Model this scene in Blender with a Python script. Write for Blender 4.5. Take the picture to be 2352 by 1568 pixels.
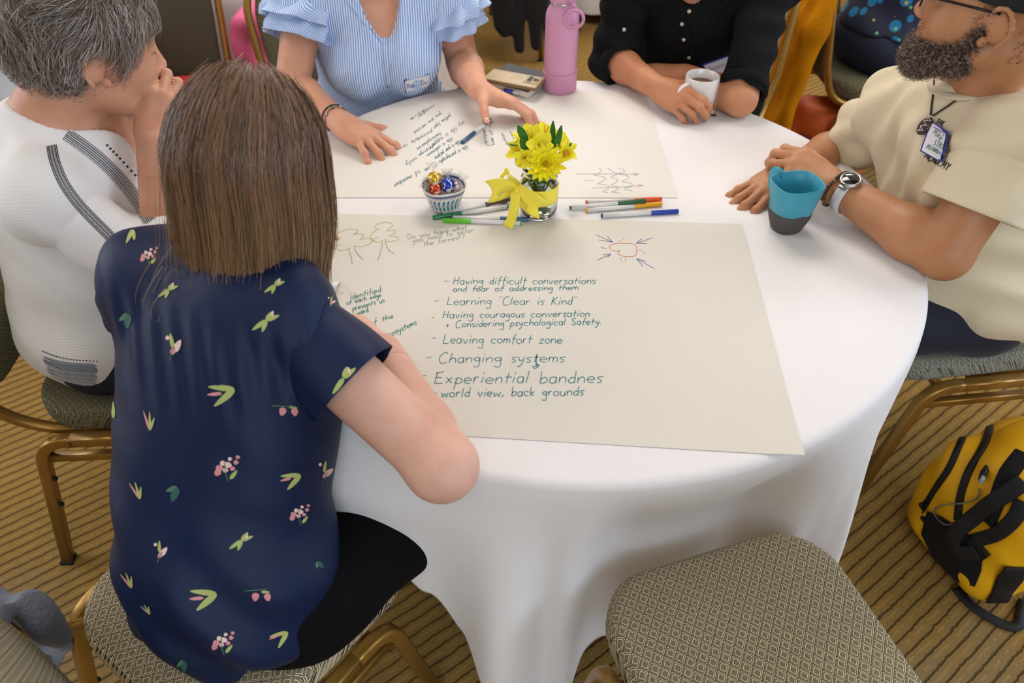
import bpy, bmesh, math, random
import numpy as np
from mathutils import Vector, Matrix
from mathutils.bvhtree import BVHTree

for _o in list(bpy.data.objects):
    bpy.data.objects.remove(_o)
scn = bpy.context.scene
COL = scn.collection
random.seed(7)
rng = np.random.default_rng(7)

# ------------------------------------------------------------------ camera, world, lights, exposure
FPX = 1764.0
PITCH = math.radians(41.9)
CAMZ = 1.622
cd = bpy.data.cameras.new('camera')
cam = bpy.data.objects.new('camera', cd)
COL.objects.link(cam)
cam.location = (0, 0, CAMZ)
cam.rotation_euler = (math.pi / 2 - PITCH, 0, 0)
cd.sensor_width = 36
cd.lens = FPX / 2352 * 36
cd.clip_start = 0.05
cd.dof.use_dof = True
cd.dof.focus_distance = 1.38
cd.dof.aperture_fstop = 4.0
scn.camera = cam

world = bpy.data.worlds.new('world')
scn.world = world
world.use_nodes = True
wb = world.node_tree.nodes['Background']
wb.inputs[0].default_value = (0.80, 0.86, 1.0, 1)
wb.inputs[1].default_value = 0.3


def area(name, loc, target, size, power, color, sy=None):
    ld = bpy.data.lights.new(name, 'AREA')
    ld.energy = power
    ld.color = color
    ld.size = size
    if sy:
        ld.shape = 'RECTANGLE'
        ld.size_y = sy
    o = bpy.data.objects.new(name, ld)
    COL.objects.link(o)
    o.location = loc
    o.rotation_euler = (Vector(target) - Vector(loc)).to_track_quat('-Z', 'Y').to_euler()
    return o


WARM = (1.0, 0.94, 0.88)
for _x, _y, _p in ((0.1, 2.9, 45), (-2.3, 1.2, 26), (2.4, 1.6, 24), (0.1, -0.9, 7), (-1.6, 5.2, 60), (1.6, 5.2, 60)):
    area('ceiling_lamp', (_x, _y, 2.93), (_x, _y, 0), 1.2, _p, WARM)
area('window_or_fill_light', (4.6, 1.0, 1.7), (0.3, 1.2, 0.7), 3.0, 95, (0.60, 0.76, 1.0), 1.8)
area('window_or_fill_light', (0.6, -2.8, 1.9), (0.1, 0.8, 0.4), 3.2, 85, (0.72, 0.85, 1.0), 1.8)  # added cool fill behind the camera for the drape; no known window there
area('window_or_fill_light', (-4.6, 1.8, 1.7), (-0.3, 1.4, 0.8), 3.0, 75, (0.78, 0.86, 1.0), 1.8)

scn.view_settings.view_transform = 'Standard'
scn.view_settings.look = 'None'
scn.view_settings.gamma = 1
scn.view_settings.use_curve_mapping = False
scn.view_settings.exposure = -0.12

# ------------------------------------------------------------------ geometry of the view, used to measure places in the photograph
CP, SP = math.cos(PITCH), math.sin(PITCH)
CAMP = Vector((0, 0, CAMZ))


def ray(u, v):
    x = (u - 1176) / FPX
    y = -(v - 784) / FPX
    return Vector((x, CP + y * SP, -SP + y * CP))


def Z(u, v, z):
    d = ray(u, v)
    t = (z - CAMZ) / d.z
    return Vector((d.x * t, d.y * t, z))


def Y(u, v, y):
    d = ray(u, v)
    t = y / d.y
    return Vector((d.x * t, y, CAMZ + d.z * t))


V = Vector


def lin(c):
    if isinstance(c, str):
        c = tuple(int(c[i:i + 2], 16) / 255 for i in (0, 2, 4))
    return tuple((q / 12.92 if q <= 0.04045 else ((q + 0.055) / 1.055) ** 2.4) for q in c)


# ------------------------------------------------------------------ materials
class NT:
    def __init__(s, name):
        s.m = bpy.data.materials.new(name)
        s.m.use_nodes = True
        s.t = s.m.node_tree
        s.b = s.t.nodes['Principled BSDF']

    def n(s, typ, **kw):
        nd = s.t.nodes.new(typ)
        for k, v in kw.items():
            setattr(nd, k, v)
        return nd

    def l(s, a, b):
        s.t.links.new(a, b)

    def math(s, op, a, b=None, c=None):
        nd = s.n('ShaderNodeMath', operation=op)
        for i, q in enumerate((a, b, c)):
            if q is None:
                continue
            if isinstance(q, (int, float)):
                nd.inputs[i].default_value = q
            else:
                s.l(q, nd.inputs[i])
        return nd.outputs[0]

    def mix(s, f, a, b):
        nd = s.n('ShaderNodeMix', data_type='RGBA')
        for i, q in ((0, f), (6, a), (7, b)):
            if isinstance(q, (int, float)):
                nd.inputs[i].default_value = q
            elif isinstance(q, tuple):
                nd.inputs[i].default_value = (*q[:3], 1)
            else:
                s.l(q, nd.inputs[i])
        return nd.outputs[2]

    def coord(s, which='Object'):
        return s.n('ShaderNodeTexCoord').outputs[which]

    def noise(s, scale, detail=3, rough=0.55, vec=None, out=0):
        nd = s.n('ShaderNodeTexNoise')
        nd.inputs['Scale'].default_value = scale
        nd.inputs['Detail'].default_value = detail
        nd.inputs['Roughness'].default_value = rough
        s.l(vec if vec is not None else s.coord(), nd.inputs['Vector'])
        return nd.outputs[out]

    def bump(s, h, strength=0.3, dist=0.002):
        nd = s.n('ShaderNodeBump')
        nd.inputs['Strength'].default_value = strength
        nd.inputs['Distance'].default_value = dist
        s.l(h, nd.inputs['Height'])
        s.l(nd.outputs[0], s.b.inputs['Normal'])
        return nd


def mat(name, col, rough=0.5, metal=0.0, bump=None, vary=None, sheen=0, coat=0, sss=0, trans=0, ior=1.45, spec=0.5):
    t = NT(name)
    c = lin(col)
    t.b.inputs['Base Color'].default_value = (*c, 1)
    t.b.inputs['Roughness'].default_value = rough
    t.b.inputs['Metallic'].default_value = metal
    t.b.inputs['Specular IOR Level'].default_value = spec
    t.b.inputs['IOR'].default_value = ior
    if sheen:
        t.b.inputs['Sheen Weight'].default_value = sheen
    if coat:
        t.b.inputs['Coat Weight'].default_value = coat
    if sss:
        t.b.inputs['Subsurface Weight'].default_value = sss
        t.b.inputs['Subsurface Radius'].default_value = (0.012, 0.005, 0.003)
        t.b.inputs['Subsurface Scale'].default_value = 1.0
    if trans:
        t.b.inputs['Transmission Weight'].default_value = trans
    if vary:
        sc, col2 = vary
        n = t.noise(sc, 4)
        r = t.n('ShaderNodeMapRange')
        r.inputs[1].default_value = 0.35
        r.inputs[2].default_value = 0.65
        t.l(n, r.inputs[0])
        t.l(t.mix(r.outputs[0], c, lin(col2)), t.b.inputs['Base Color'])
    if bump:
        sc, st, di = bump
        t.bump(t.noise(sc, 3), st, di)
    return t.m


def emat(name, col, e):
    m = mat(name, col)
    return m


# ------------------------------------------------------------------ objects
def mesh_obj(name, verts, faces, m, parent=None, smooth=True, origin=None, mats=None, fmat=None, colors=None):
    me = bpy.data.meshes.new(name)
    verts = np.asarray(verts, dtype=np.float32)
    off = None
    if parent is not None:
        off = np.array(world_loc(parent), dtype=np.float32)
    elif origin is not None:
        off = np.array(origin, dtype=np.float32)
    if off is not None:
        verts = verts - off
    if isinstance(faces, np.ndarray):
        nf, k = faces.shape
        me.vertices.add(len(verts))
        me.vertices.foreach_set('co', verts.ravel())
        me.loops.add(nf * k)
        me.loops.foreach_set('vertex_index', faces.astype(np.int32).ravel())
        me.polygons.add(nf)
        me.polygons.foreach_set('loop_start', np.arange(nf, dtype=np.int32) * k)
        try:
            me.polygons.foreach_set('loop_total', np.full(nf, k, dtype=np.int32))
        except Exception:
            pass
        me.update(calc_edges=True)
    else:
        me.from_pydata(verts.tolist(), [], faces)
    if mats:
        for q in mats:
            me.materials.append(q)
    elif m:
        me.materials.append(m)
    if fmat is not None:
        me.polygons.foreach_set('material_index', np.asarray(fmat, dtype=np.int32))
    if colors is not None:
        ca = me.color_attributes.new('tint', 'FLOAT_COLOR', 'POINT')
        c4 = np.ones((len(verts), 4), dtype=np.float32)
        c4[:, :3] = colors
        ca.data.foreach_set('color', c4.ravel())
    me.polygons.foreach_set('use_smooth', np.full(len(me.polygons), bool(smooth)))
    me.update()
    o = bpy.data.objects.new(name, me)
    COL.objects.link(o)
    if parent is not None:
        o.parent = parent
    elif origin is not None:
        o.location = origin
    return o


def world_loc(o):
    p = Vector((0, 0, 0))
    while o is not None:
        p += Vector(o.location)
        o = o.parent
    return p


def thing(name, label, cat, loc=(0, 0, 0), group=None, rz=0):
    o = bpy.data.objects.new(name, None)
    o.empty_display_size = 0.05
    COL.objects.link(o)
    o.location = loc
    o.rotation_euler = (0, 0, rz)
    tag(o, label, cat, group)
    return o


def tag(o, label=None, cat=None, group=None, kind=None):
    if label:
        o['label'] = label
    if cat:
        o['category'] = cat
    if group:
        o['group'] = group
    if kind:
        o['kind'] = kind
    return o


def copy_tree(o, parent=None):
    c = o.copy()
    COL.objects.link(c)
    c.parent = parent
    for ch in list(o.children):
        copy_tree(ch, c)
    return c


def fair(pts, n):
    """Catmull-Rom through pts, n samples per span"""
    P = [Vector(p) for p in pts]
    if len(P) < 3:
        return [P[0].lerp(P[-1], i / n) for i in range(n + 1)]
    out = []
    for i in range(len(P) - 1):
        a = P[i - 1] if i else P[0] * 2 - P[1]
        b, c = P[i], P[i + 1]
        d = P[i + 2] if i + 2 < len(P) else P[-1] * 2 - P[-2]
        for j in range(n):
            t = j / n
            out.append(0.5 * ((2 * b) + (c - a) * t + (2 * a - 5 * b + 4 * c - d) * t * t + (3 * b - a - 3 * c + d) * t ** 3))
    out.append(P[-1])
    return out


class MB:
    """collects shapes into one mesh"""

    def __init__(s):
        s.v = []
        s.f = []
        s.fm = []

    def add(s, v, f, mi=0):
        k = len(s.v)
        s.v += [tuple(p) for p in v]
        s.f += [tuple(i + k for i in q) for q in f]
        s.fm += [mi] * len(f)

    def sweep(s, path, prof, up=None, closed=False, cap=True, scale=None, mi=0):
        """prof: list of (a,b) offsets along side, normal"""
        P = [Vector(p) for p in path]
        n, m = len(P), len(prof)
        vs = []
        prev = None
        for i in range(n):
            if closed:
                t = (P[(i + 1) % n] - P[i - 1]).normalized()
            else:
                t = (P[min(i + 1, n - 1)] - P[max(i - 1, 0)]).normalized()
            if up is not None:
                uu = Vector(up[i]) if isinstance(up, list) else Vector(up)
                sd = t.cross(uu)
                if sd.length < 1e-4:
                    sd = t.cross(Vector((0.3, 0.9, 0.1)))
                sd.normalize()
                nn = sd.cross(t)
            else:
                if prev is None:
                    a = Vector((0, 0, 1)) if abs(t.z) < 0.9 else Vector((0, 1, 0))
                    prev = t.cross(a).normalized()
                sd = (prev - t * prev.dot(t)).normalized()
                prev = sd
                nn = sd.cross(t)
            k = scale[i] if scale else 1
            for a, b in prof:
                vs.append(P[i] + sd * a * k + nn * b * k)
        fs = []
        R = n if closed else n - 1
        for i in range(R):
            for j in range(m):
                a = i * m + j
                b = i * m + (j + 1) % m
                c = ((i + 1) % n) * m + (j + 1) % m
                d = ((i + 1) % n) * m + j
                fs.append((a, b, c, d))
        if cap and not closed:
            fs.append(tuple(range(m))[::-1])
            fs.append(tuple(range((n - 1) * m, n * m)))
        s.add(vs, fs, mi)
        return s

    def tube(s, path, r, seg=8, closed=False, scale=None, mi=0):
        prof = [(r * math.cos(a), r * math.sin(a)) for a in [2 * math.pi * i / seg for i in range(seg)]]
        return s.sweep(path, prof, None, closed, True, scale, mi)

    def lathe(s, prof, c=(0, 0, 0), seg=40, mi=0, sx=1, sy=1):
        """prof: list of (r,z)"""
        c = Vector(c)
        vs, fs = [], []
        m = len(prof)
        for i in range(seg):
            a = 2 * math.pi * i / seg
            for r, z in prof:
                vs.append((c.x + r * math.cos(a) * sx, c.y + r * math.sin(a) * sy, c.z + z))
        for i in range(seg):
            for j in range(m - 1):
                a = i * m + j
                b = ((i + 1) % seg) * m + j
                fs.append((a, b, b + 1, a + 1))
        s.add(vs, fs, mi)
        return s

    def box(s, c, h, R=None, mi=0, bev=0.0):
        c = Vector(c)
        R = R or Matrix.Identity(3)
        if bev <= 0:
            vs = [c + R @ Vector((x * h[0], y * h[1], z * h[2])) for x in (-1, 1) for y in (-1, 1) for z in (-1, 1)]
            fs = [(0, 1, 3, 2), (4, 6, 7, 5), (0, 4, 5, 1), (2, 3, 7, 6), (0, 2, 6, 4), (1, 5, 7, 3)]
            s.add(vs, fs, mi)
            return s
        bm = bmesh.new()
        bmesh.ops.create_cube(bm, size=2)
        for v in bm.verts:
            v.co = Vector((v.co.x * h[0], v.co.y * h[1], v.co.z * h[2]))
        bmesh.ops.bevel(bm, geom=list(bm.edges), offset=bev, segments=3, profile=0.5, affect='EDGES')
        bm.verts.index_update()
        vs = [c + R @ v.co for v in bm.verts]
        fs = [tuple(v.index for v in f.verts) for f in bm.faces]
        bm.free()
        s.add(vs, fs, mi)
        return s

    def ball(s, c, r, seg=16, R=None, mi=0):
        c = Vector(c)
        if isinstance(r, (int, float)):
            r = (r, r, r)
        R = R or Matrix.Identity(3)
        vs, fs = [], []
        n = seg // 2
        for i in range(n + 1):
            th = math.pi * i / n
            for j in range(seg):
                a = 2 * math.pi * j / seg
                vs.append(c + R @ Vector((r[0] * math.sin(th) * math.cos(a), r[1] * math.sin(th) * math.sin(a), r[2] * math.cos(th))))
        for i in range(n):
            for j in range(seg):
                a = i * seg + j
                b = i * seg + (j + 1) % seg
                fs.append((a, a + seg, b + seg, b))
        s.add(vs, fs, mi)
        return s

    def build(s, name, m, parent=None, smooth=True, origin=None, mats=None, local=False):
        """local: vertices are given in the parent's own frame"""
        if not local:
            o = mesh_obj(name, s.v, s.f, m, parent, smooth, origin, mats, s.fm if mats else None)
        else:
            o = mesh_obj(name, s.v, s.f, m, None, smooth, None, mats, s.fm if mats else None)
            o.parent = parent
        return o


def autosmooth(o, deg=35):
    me = o.data
    bm = bmesh.new()
    bm.from_mesh(me)
    lim = math.radians(deg)
    for e in bm.edges:
        if len(e.link_faces) == 2 and e.calc_face_angle(0) > lim:
            e.smooth = False
    bm.to_mesh(me)
    bm.free()
    return o


# ------------------------------------------------------------------ signed distance modelling
class SDF:
    def __init__(s):
        s.p = []

    def cap(s, a, b, ra, rb=None, k=0.02, op=1):
        s.p.append(('cap', np.array(a, float), np.array(b, float), ra, ra if rb is None else rb, k, op))
        return s

    def ell(s, c, r, R=None, k=0.02, op=1):
        if isinstance(r, (int, float)):
            r = (r, r, r)
        s.p.append(('ell', np.array(c, float), np.array(r, float), None if R is None else np.array(R, float), 0, k, op))
        return s

    def box(s, c, h, R=None, rd=0.01, k=0.01, op=1):
        s.p.append(('box', np.array(c, float), np.array(h, float), None if R is None else np.array(R, float), rd, k, op))
        return s

    def plane(s, c, n, k=0.004):
        """cut away everything on the side n points to"""
        n = np.array(n, float)
        s.p.append(('pla', np.array(c, float), n / np.linalg.norm(n), None, 0, k, -1))
        return s

    def grow(s, d):
        t = SDF()
        for q in s.p:
            q = list(q)
            if q[6] > 0:
                if q[0] == 'cap':
                    q[3] += d
                    q[4] += d
                elif q[0] in ('ell', 'box'):
                    q[2] = q[2] + d
            t.p.append(tuple(q))
        return t

    def bounds(s):
        lo, hi = np.full(3, 1e9), np.full(3, -1e9)
        for q in s.p:
            if q[6] < 0:
                continue
            if q[0] == 'cap':
                r = max(q[3], q[4]) + q[5]
                a, b = np.minimum(q[1], q[2]) - r, np.maximum(q[1], q[2]) + r
            else:
                r = (q[2].max() if q[0] == 'ell' else np.linalg.norm(q[2])) + q[5]
                a, b = q[1] - r, q[1] + r
            lo, hi = np.minimum(lo, a), np.maximum(hi, b)
        return lo, hi

    def mesh(s, h=0.004, disp=None, box=None, smooth=2):
        lo, hi = s.bounds()
        if box is not None:
            lo, hi = np.maximum(lo, box[0]), np.minimum(hi, box[1])
        lo = lo - 2 * h
        n = np.ceil((hi - lo) / h).astype(int) + 3
        D = np.full(n, 1.0, dtype=np.float32)
        ax = [lo[i] + h * np.arange(n[i]) for i in range(3)]
        for q in s.p:
            k = q[5]
            if q[0] == 'pla':
                X = [a.astype(np.float32) for a in ax]
                d = (X[0][:, None, None] - q[1][0]) * q[2][0] + (X[1][None, :, None] - q[1][1]) * q[2][1] + (X[2][None, None, :] - q[1][2]) * q[2][2]
                D = np.maximum(D, d.astype(np.float32))
                continue
            m = k + 3 * h
            if q[0] == 'cap':
                r = max(q[3], q[4]) + m
                a, b = np.minimum(q[1], q[2]) - r, np.maximum(q[1], q[2]) + r
            else:
                r = (q[2].max() if q[0] == 'ell' else np.linalg.norm(q[2])) + m
                a, b = q[1] - r, q[1] + r
            i0 = np.clip(np.floor((a - lo) / h).astype(int), 0, n)
            i1 = np.clip(np.ceil((b - lo) / h).astype(int) + 1, 0, n)
            if (i1 <= i0).any():
                continue
            sl = tuple(slice(i0[i], i1[i]) for i in range(3))
            x = ax[0][sl[0]].astype(np.float32)[:, None, None]
            y = ax[1][sl[1]].astype(np.float32)[None, :, None]
            z = ax[2][sl[2]].astype(np.float32)[None, None, :]
            if q[0] == 'cap':
                A, B = q[1], q[2]
                ab = B - A
                L = max(float(ab @ ab), 1e-9)
                px, py, pz = x - A[0], y - A[1], z - A[2]
                t = np.clip((px * ab[0] + py * ab[1] + pz * ab[2]) / L, 0, 1)
                d = np.sqrt((px - t * ab[0]) ** 2 + (py - t * ab[1]) ** 2 + (pz - t * ab[2]) ** 2) - (q[3] + (q[4] - q[3]) * t)
            else:
                px, py, pz = x - q[1][0], y - q[1][1], z - q[1][2]
                if q[3] is not None:
                    R = q[3]
                    px, py, pz = (px * R[0, 0] + py * R[1, 0] + pz * R[2, 0], px * R[0, 1] + py * R[1, 1] + pz * R[2, 1],
                                  px * R[0, 2] + py * R[1, 2] + pz * R[2, 2])
                if q[0] == 'ell':
                    r = q[2]
                    k0 = np.sqrt((px / r[0]) ** 2 + (py / r[1]) ** 2 + (pz / r[2]) ** 2)
                    k1 = np.sqrt((px / r[0] ** 2) ** 2 + (py / r[1] ** 2) ** 2 + (pz / r[2] ** 2) ** 2)
                    d = k0 * (k0 - 1) / np.maximum(k1, 1e-6)
                else:
                    r, rd = q[2], q[4]
                    dx, dy, dz = np.abs(px) - r[0] + rd, np.abs(py) - r[1] + rd, np.abs(pz) - r[2] + rd
                    d = np.sqrt(np.maximum(dx, 0) ** 2 + np.maximum(dy, 0) ** 2 + np.maximum(dz, 0) ** 2) + np.minimum(np.maximum(dx, np.maximum(dy, dz)), 0) - rd
            d = d.astype(np.float32)
            o = D[sl]
            if q[6] > 0:
                hh = np.maximum(k - np.abs(o - d), 0) / k
                D[sl] = np.minimum(o, d) - hh * hh * k * 0.25
            else:
                hh = np.maximum(k - np.abs(o + d), 0) / k
                D[sl] = np.maximum(o, -d) + hh * hh * k * 0.25
        D[0, :, :] = D[-1, :, :] = 1
        D[:, 0, :] = D[:, -1, :] = 1
        D[:, :, 0] = D[:, :, -1] = 1
        if disp is not None:
            idx = np.nonzero(np.abs(D) < 5 * h + 0.006)
            P = np.stack([ax[i][idx[i]] for i in range(3)], 1)
            D[idx] += disp(P).astype(np.float32)
        return surfnet(D, lo, h, smooth)


def surfnet(D, lo, h, smooth=2):
    S = D < 0
    n = np.array(D.shape)
    st = np.array([n[1] * n[2], n[2], 1])
    Df = D.ravel()
    cid_all, P_all, quads = [], [], []
    for a in range(3):
        sl0 = [slice(None)] * 3
        sl1 = [slice(None)] * 3
        sl0[a] = slice(0, -1)
        sl1[a] = slice(1, None)
        I = np.nonzero(S[tuple(sl0)] != S[tuple(sl1)])
        I = np.stack(I, 1)
        lid = I @ st
        d0 = Df[lid]
        d1 = Df[lid + st[a]]
        t = d0 / (d0 - d1)
        P = I.astype(np.float64)
        P[:, a] += t
        b, c = (a + 1) % 3, (a + 2) % 3
        cells = np.stack([lid - st[b] - st[c], lid - st[c], lid, lid - st[b]], 1)
        flip = ~(d0 < 0)
        cells[flip] = cells[flip][:, ::-1]
        quads.append(cells)
        cid_all.append(cells.ravel())
        P_all.append(np.repeat(P, 4, 0))
    cid = np.concatenate(cid_all)
    P = np.concatenate(P_all)
    uq, inv = np.unique(cid, return_inverse=True)
    inv = inv.ravel()
    cnt = np.bincount(inv)
    Vt = np.stack([np.bincount(inv, P[:, i]) / cnt for i in range(3)], 1)
    Q = inv.reshape(-1, 4)
    for _ in range(smooth):
        acc = np.zeros_like(Vt)
        c = np.zeros(len(Vt))
        for i in range(4):
            a, b = Q[:, i], Q[:, (i + 1) % 4]
            for k in range(3):
                acc[:, k] += np.bincount(a, Vt[b, k], len(Vt))
            c += np.bincount(a, minlength=len(Vt))
        Vt = Vt * 0.45 + acc / np.maximum(c, 1)[:, None] * 0.55
    return Vt * h + lo, Q


def frame(f, u):
    """columns: right-hand x (person's right is -x), forward y, up z"""
    f = Vector(f).normalized()
    u = Vector(u)
    x = f.cross(u).normalized()
    u = x.cross(f).normalized()
    return Matrix((x, f, u)).transposed()


def fold_disp(amp, seeds, base=0.0):
    """soft cloth folds: sums of warped sines along given directions"""
    def fn(P):
        out = np.zeros(len(P))
        for (d, freq, ph, w) in seeds:
            d = np.array(d, float)
            d /= np.linalg.norm(d)
            s = P @ d
            warp = np.sin(P @ np.array([7.1, 3.3, 5.2]) + ph) * 0.9 + np.sin(P @ np.array([-4.0, 9.0, 2.5]) * 1.3 + ph * 2) * 0.7
            f = np.sin(s * freq + warp * 1.4 + ph)
            msk = 0.5 + 0.5 * np.sin(P @ np.array([11.0, -6.0, 8.0]) + ph * 3.1)
            out += w * amp * f * msk
        return out + base
    return fn


def bvh_of(*objs):
    vs, fs = [], []
    for o in objs:
        k = len(vs)
        w = world_loc(o)
        vs += [v.co + w for v in o.data.vertices]
        fs += [tuple(i + k for i in p.vertices) for p in o.data.polygons]
    return BVHTree.FromPolygons(vs, fs)


def cast(bvh, u, v, off=0.0008):
    d = ray(u, v).normalized()
    hit = bvh.ray_cast(CAMP, d)
    if hit[0] is None:
        return None, None
    n = hit[1]
    if n.dot(d) > 0:
        n = -n
    return hit[0] + n * off, n


def strip_on(bvh, path, width, mb, off=0.0008, n=6, mi=0, thick=None):
    """ribbon following a pixel path over a surface; width in metres"""
    pts = fair([(p[0], p[1], 0) for p in path], n)
    ps, ns = [], []
    for p in pts:
        a, b = cast(bvh, p.x, p.y, off)
        if a is not None:
            ps.append(a)
            ns.append(b)
    if len(ps) < 2:
        return
    if thick:
        mb.sweep(ps, [(-width / 2, 0), (-width / 2 * .8, thick), (width / 2 * .8, thick), (width / 2, 0)], ns, mi=mi)
        return
    vs, fs = [], []
    for i, p in enumerate(ps):
        t = (ps[min(i + 1, len(ps) - 1)] - ps[max(i - 1, 0)]).normalized()
        sd = t.cross(ns[i]).normalized() * width / 2
        vs += [p - sd, p + sd]
    for i in range(len(ps) - 1):
        fs.append((2 * i, 2 * i + 1, 2 * i + 3, 2 * i + 2))
    mb.add(vs, fs, mi)


def patch_on(bvh, poly, mb, off=0.0008, mi=0, lim=0.08):
    """filled outline (pixels) laid on a surface, as a fan with an inner ring"""
    cx = sum(p[0] for p in poly) / len(poly)
    cy = sum(p[1] for p in poly) / len(poly)
    rings = [1.0, 0.5]
    vs = []
    for r in rings:
        for p in poly:
            for k in (1, .93, .86, .79, .72, .6):
                a, b = cast(bvh, cx + (p[0] - cx) * r * k, cy + (p[1] - cy) * r * k, off)
                if a is not None:
                    break
            if a is None:
                return
            vs.append(a)
    a, b = cast(bvh, cx, cy, off)
    if a is None:
        return
    if max((v - a).length for v in vs) > lim:
        return
    vs.append(a)
    n = len(poly)
    fs = []
    for i in range(n):
        j = (i + 1) % n
        fs.append((i, j, n + j, n + i))
        fs.append((n + i, n + j, 2 * n))
    mb.add(vs, fs, mi)


# ------------------------------------------------------------------ handwriting
GL = {
 'a': (4, "4h3i1i0h0f1e3e4g 4i4e"), 'b': (4, "0m0e 0g2i4h4f2e0e"), 'c': (4, "4h2i0h0f2e4e"), 'd': (4, "4h2i0g0f2e4f 4m4e"),
 'e': (4, "0g4g4h2i0h0f2e4e"), 'f': (3, "4m3m2k1d 0i4i"), 'g': (4, "4h2i0h0g2f4g 4i4b2a0b"), 'h': (4, "1m0e 0g2i4h4e"),
 'i': (1, "1i0e 1k1l"), 'j': (2, "2i2b0a 2k2l"), 'k': (4, "0m0e 4i0g 1g4e"), 'l': (1, "1m0e"), 'm': (6, "0i0e 0g1i3h3e 3g4i6h6e"),
 'n': (4, "0i0e 0g2i4h4e"), 'o': (4, "2i0h0f2e4f4h2i"), 'p': (4, "1i0a 0h2i4h4f2e0f"), 'q': (4, "4h2i0g0f2e4f 4i4a"),
 'r': (3, "0i0e 0g1i3i"), 's': (3, "4i1i0h2g3f2e0e"), 't': (3, "2l1e 0i4i"), 'u': (4, "0i0f1e3e4g 4i4e"), 'v': (4, "0i2e4i"),
 'w': (6, "0i1e3h5e6i"), 'x': (4, "0i4e 4i0e"), 'y': (4, "0i1f3g 4i3d1a0b"), 'z': (4, "0i4i 4i0e 0e4e"),
 'A': (6, "0e3m 3m6e 1h5h"), 'B': (5, "0m0e 0m3m4k3i0i 0i4h4f3e0e"), 'C': (6, "6l4m1k0h1e3d6e"), 'D': (6, "0m0e 0m4l6i4e0e"),
 'E': (5, "5m0l 1m0e 0i4i 0e5e"), 'G': (6, "6l4m1k0h1e4e6g 4h6h6e"), 'H': (6, "1m0e 6m5e 0i5i"), 'I': (1, "0m0e"),
 'K': (5, "1m0e 5m0h 1i5e"), 'L': (5, "1m0e 0e5e"), 'M': (7, "0e1m 1m3g 3g6m 6m7e"), 'N': (6, "0e0m 0m5e 5e5m"), 'O': (6, "3m0j0g3e6g6j3m"),
 'R': (5, "0e0m 0m4m4j0i 1i5e"), 'S': (5, "5l3m0k4h5f2e0f"), 'T': (6, "3m3e 0m6m"), 'U': (5, "0m0f3e5f5m"), 'Y': (6, "0m3i 6m3i 3i3e"),
 'J': (4, "4m4f2e0f"), 'P': (5, "0m0e 0m4l4j0i"), 'V': (6, "0m3e6m"), 'W': (7, "0m1e 1e3k 3k5e 5e7m"),
 '-': (4, "0h4h"), '+': (4, "0g4g 2i2e"), ',': (1, "1f0d"), '.': (1, "0e0f"), '"': (2, "0m0l 2m2l"), '?': (4, "0l2m4k2h2g 2e2f"),
 '(': (2, "2m0i0g2d"), ')': (2, "0m2i2g0d"), '/': (4, "0e4m"), "'": (1, "0m0l"),
}


def glyph_strokes(text, sp=2.0, jit=0.25, seed=0):
    r = random.Random(seed + len(text))
    x = 0
    out = []
    for ch in text:
        if ch == ' ':
            x += 6.0
            continue
        w, st = GL.get(ch, GL['o'])
        dy = r.uniform(-jit, jit)
        k = 1 + r.uniform(-0.08, 0.08)
        for s in st.split():
            pts = [(x + int(s[i]) * k, (ord(s[i + 1]) - 101) + dy) for i in range(0, len(s), 2)]
            out.append(pts)
        x += w * k + sp
    return out, x - sp


def write(text, p0, p1, xh, proj, mb, wid=0.0011, slant=0.15, seed=0, mi=0):
    """text from pixel p0 to p1 on its baseline, x-height in pixels, projected by proj(u,v)->(point, normal)"""
    st, L = glyph_strokes(text, seed=seed)
    bx = Vector((p1[0] - p0[0], p1[1] - p0[1])) / max(L, 1)
    e = bx.normalized()
    up = Vector((e.y, -e.x)) * (xh / 4)
    for s in st:
        pts = [(p0[0] + bx.x * (x + y * slant) + up.x * y, p0[1] + bx.y * (x + y * slant) + up.y * y, 0) for x, y in s]
        pp = fair(pts, 4) if len(pts) > 2 else [Vector(p) for p in pts]
        stroke([(q.x, q.y) for q in pp], proj, mb, wid, mi)


def stroke(pp, proj, mb, wid, mi=0):
    P = []
    for u, v in pp:
        a = proj(u, v)
        if a[0] is not None:
            P.append(a)
    if len(P) < 2:
        return
    vs, fs = [], []
    n = len(P)
    for i in range(n):
        t = (P[min(i + 1, n - 1)][0] - P[max(i - 1, 0)][0])
        if t.length < 1e-7:
            t = Vector((1, 0, 0))
        sd = t.normalized().cross(P[i][1]).normalized() * wid / 2
        vs += [P[i][0] - sd, P[i][0] + sd]
    for i in range(n - 1):
        fs.append((2 * i, 2 * i + 1, 2 * i + 3, 2 * i + 2))
    mb.add(vs, fs, mi)


# ------------------------------------------------------------------ hair
def strands(name, paths, widths, colors, m, parent, center, twist=0.35):
    """paths (N,K,3); flat ribbons turned outwards"""
    N, K, _ = paths.shape
    T = np.gradient(paths, axis=1)
    T /= np.maximum(np.linalg.norm(T, axis=2, keepdims=True), 1e-9)
    O = paths - np.asarray(center, float)[None, None, :]
    O += rng.normal(0, twist, (N, 1, 3)) * np.linalg.norm(O, axis=2, keepdims=True)
    Sd = np.cross(T, O)
    Sd /= np.maximum(np.linalg.norm(Sd, axis=2, keepdims=True), 1e-9)
    w = np.asarray(widths)[None, :, None] / 2
    A, B = paths - Sd * w, paths + Sd * w
    vs = np.stack([A, B], 2).reshape(-1, 3)
    base = (np.arange(N) * K * 2)[:, None] + (np.arange(K - 1) * 2)[None, :]
    fs = np.stack([base, base + 1, base + 3, base + 2], 2).reshape(-1, 4)
    cols = np.repeat(colors, K * 2, 0) if colors.ndim == 2 else np.repeat(colors.reshape(-1, 3), 2, 0)
    return mesh_obj(name, vs, fs, m, parent, True, colors=cols)


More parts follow.
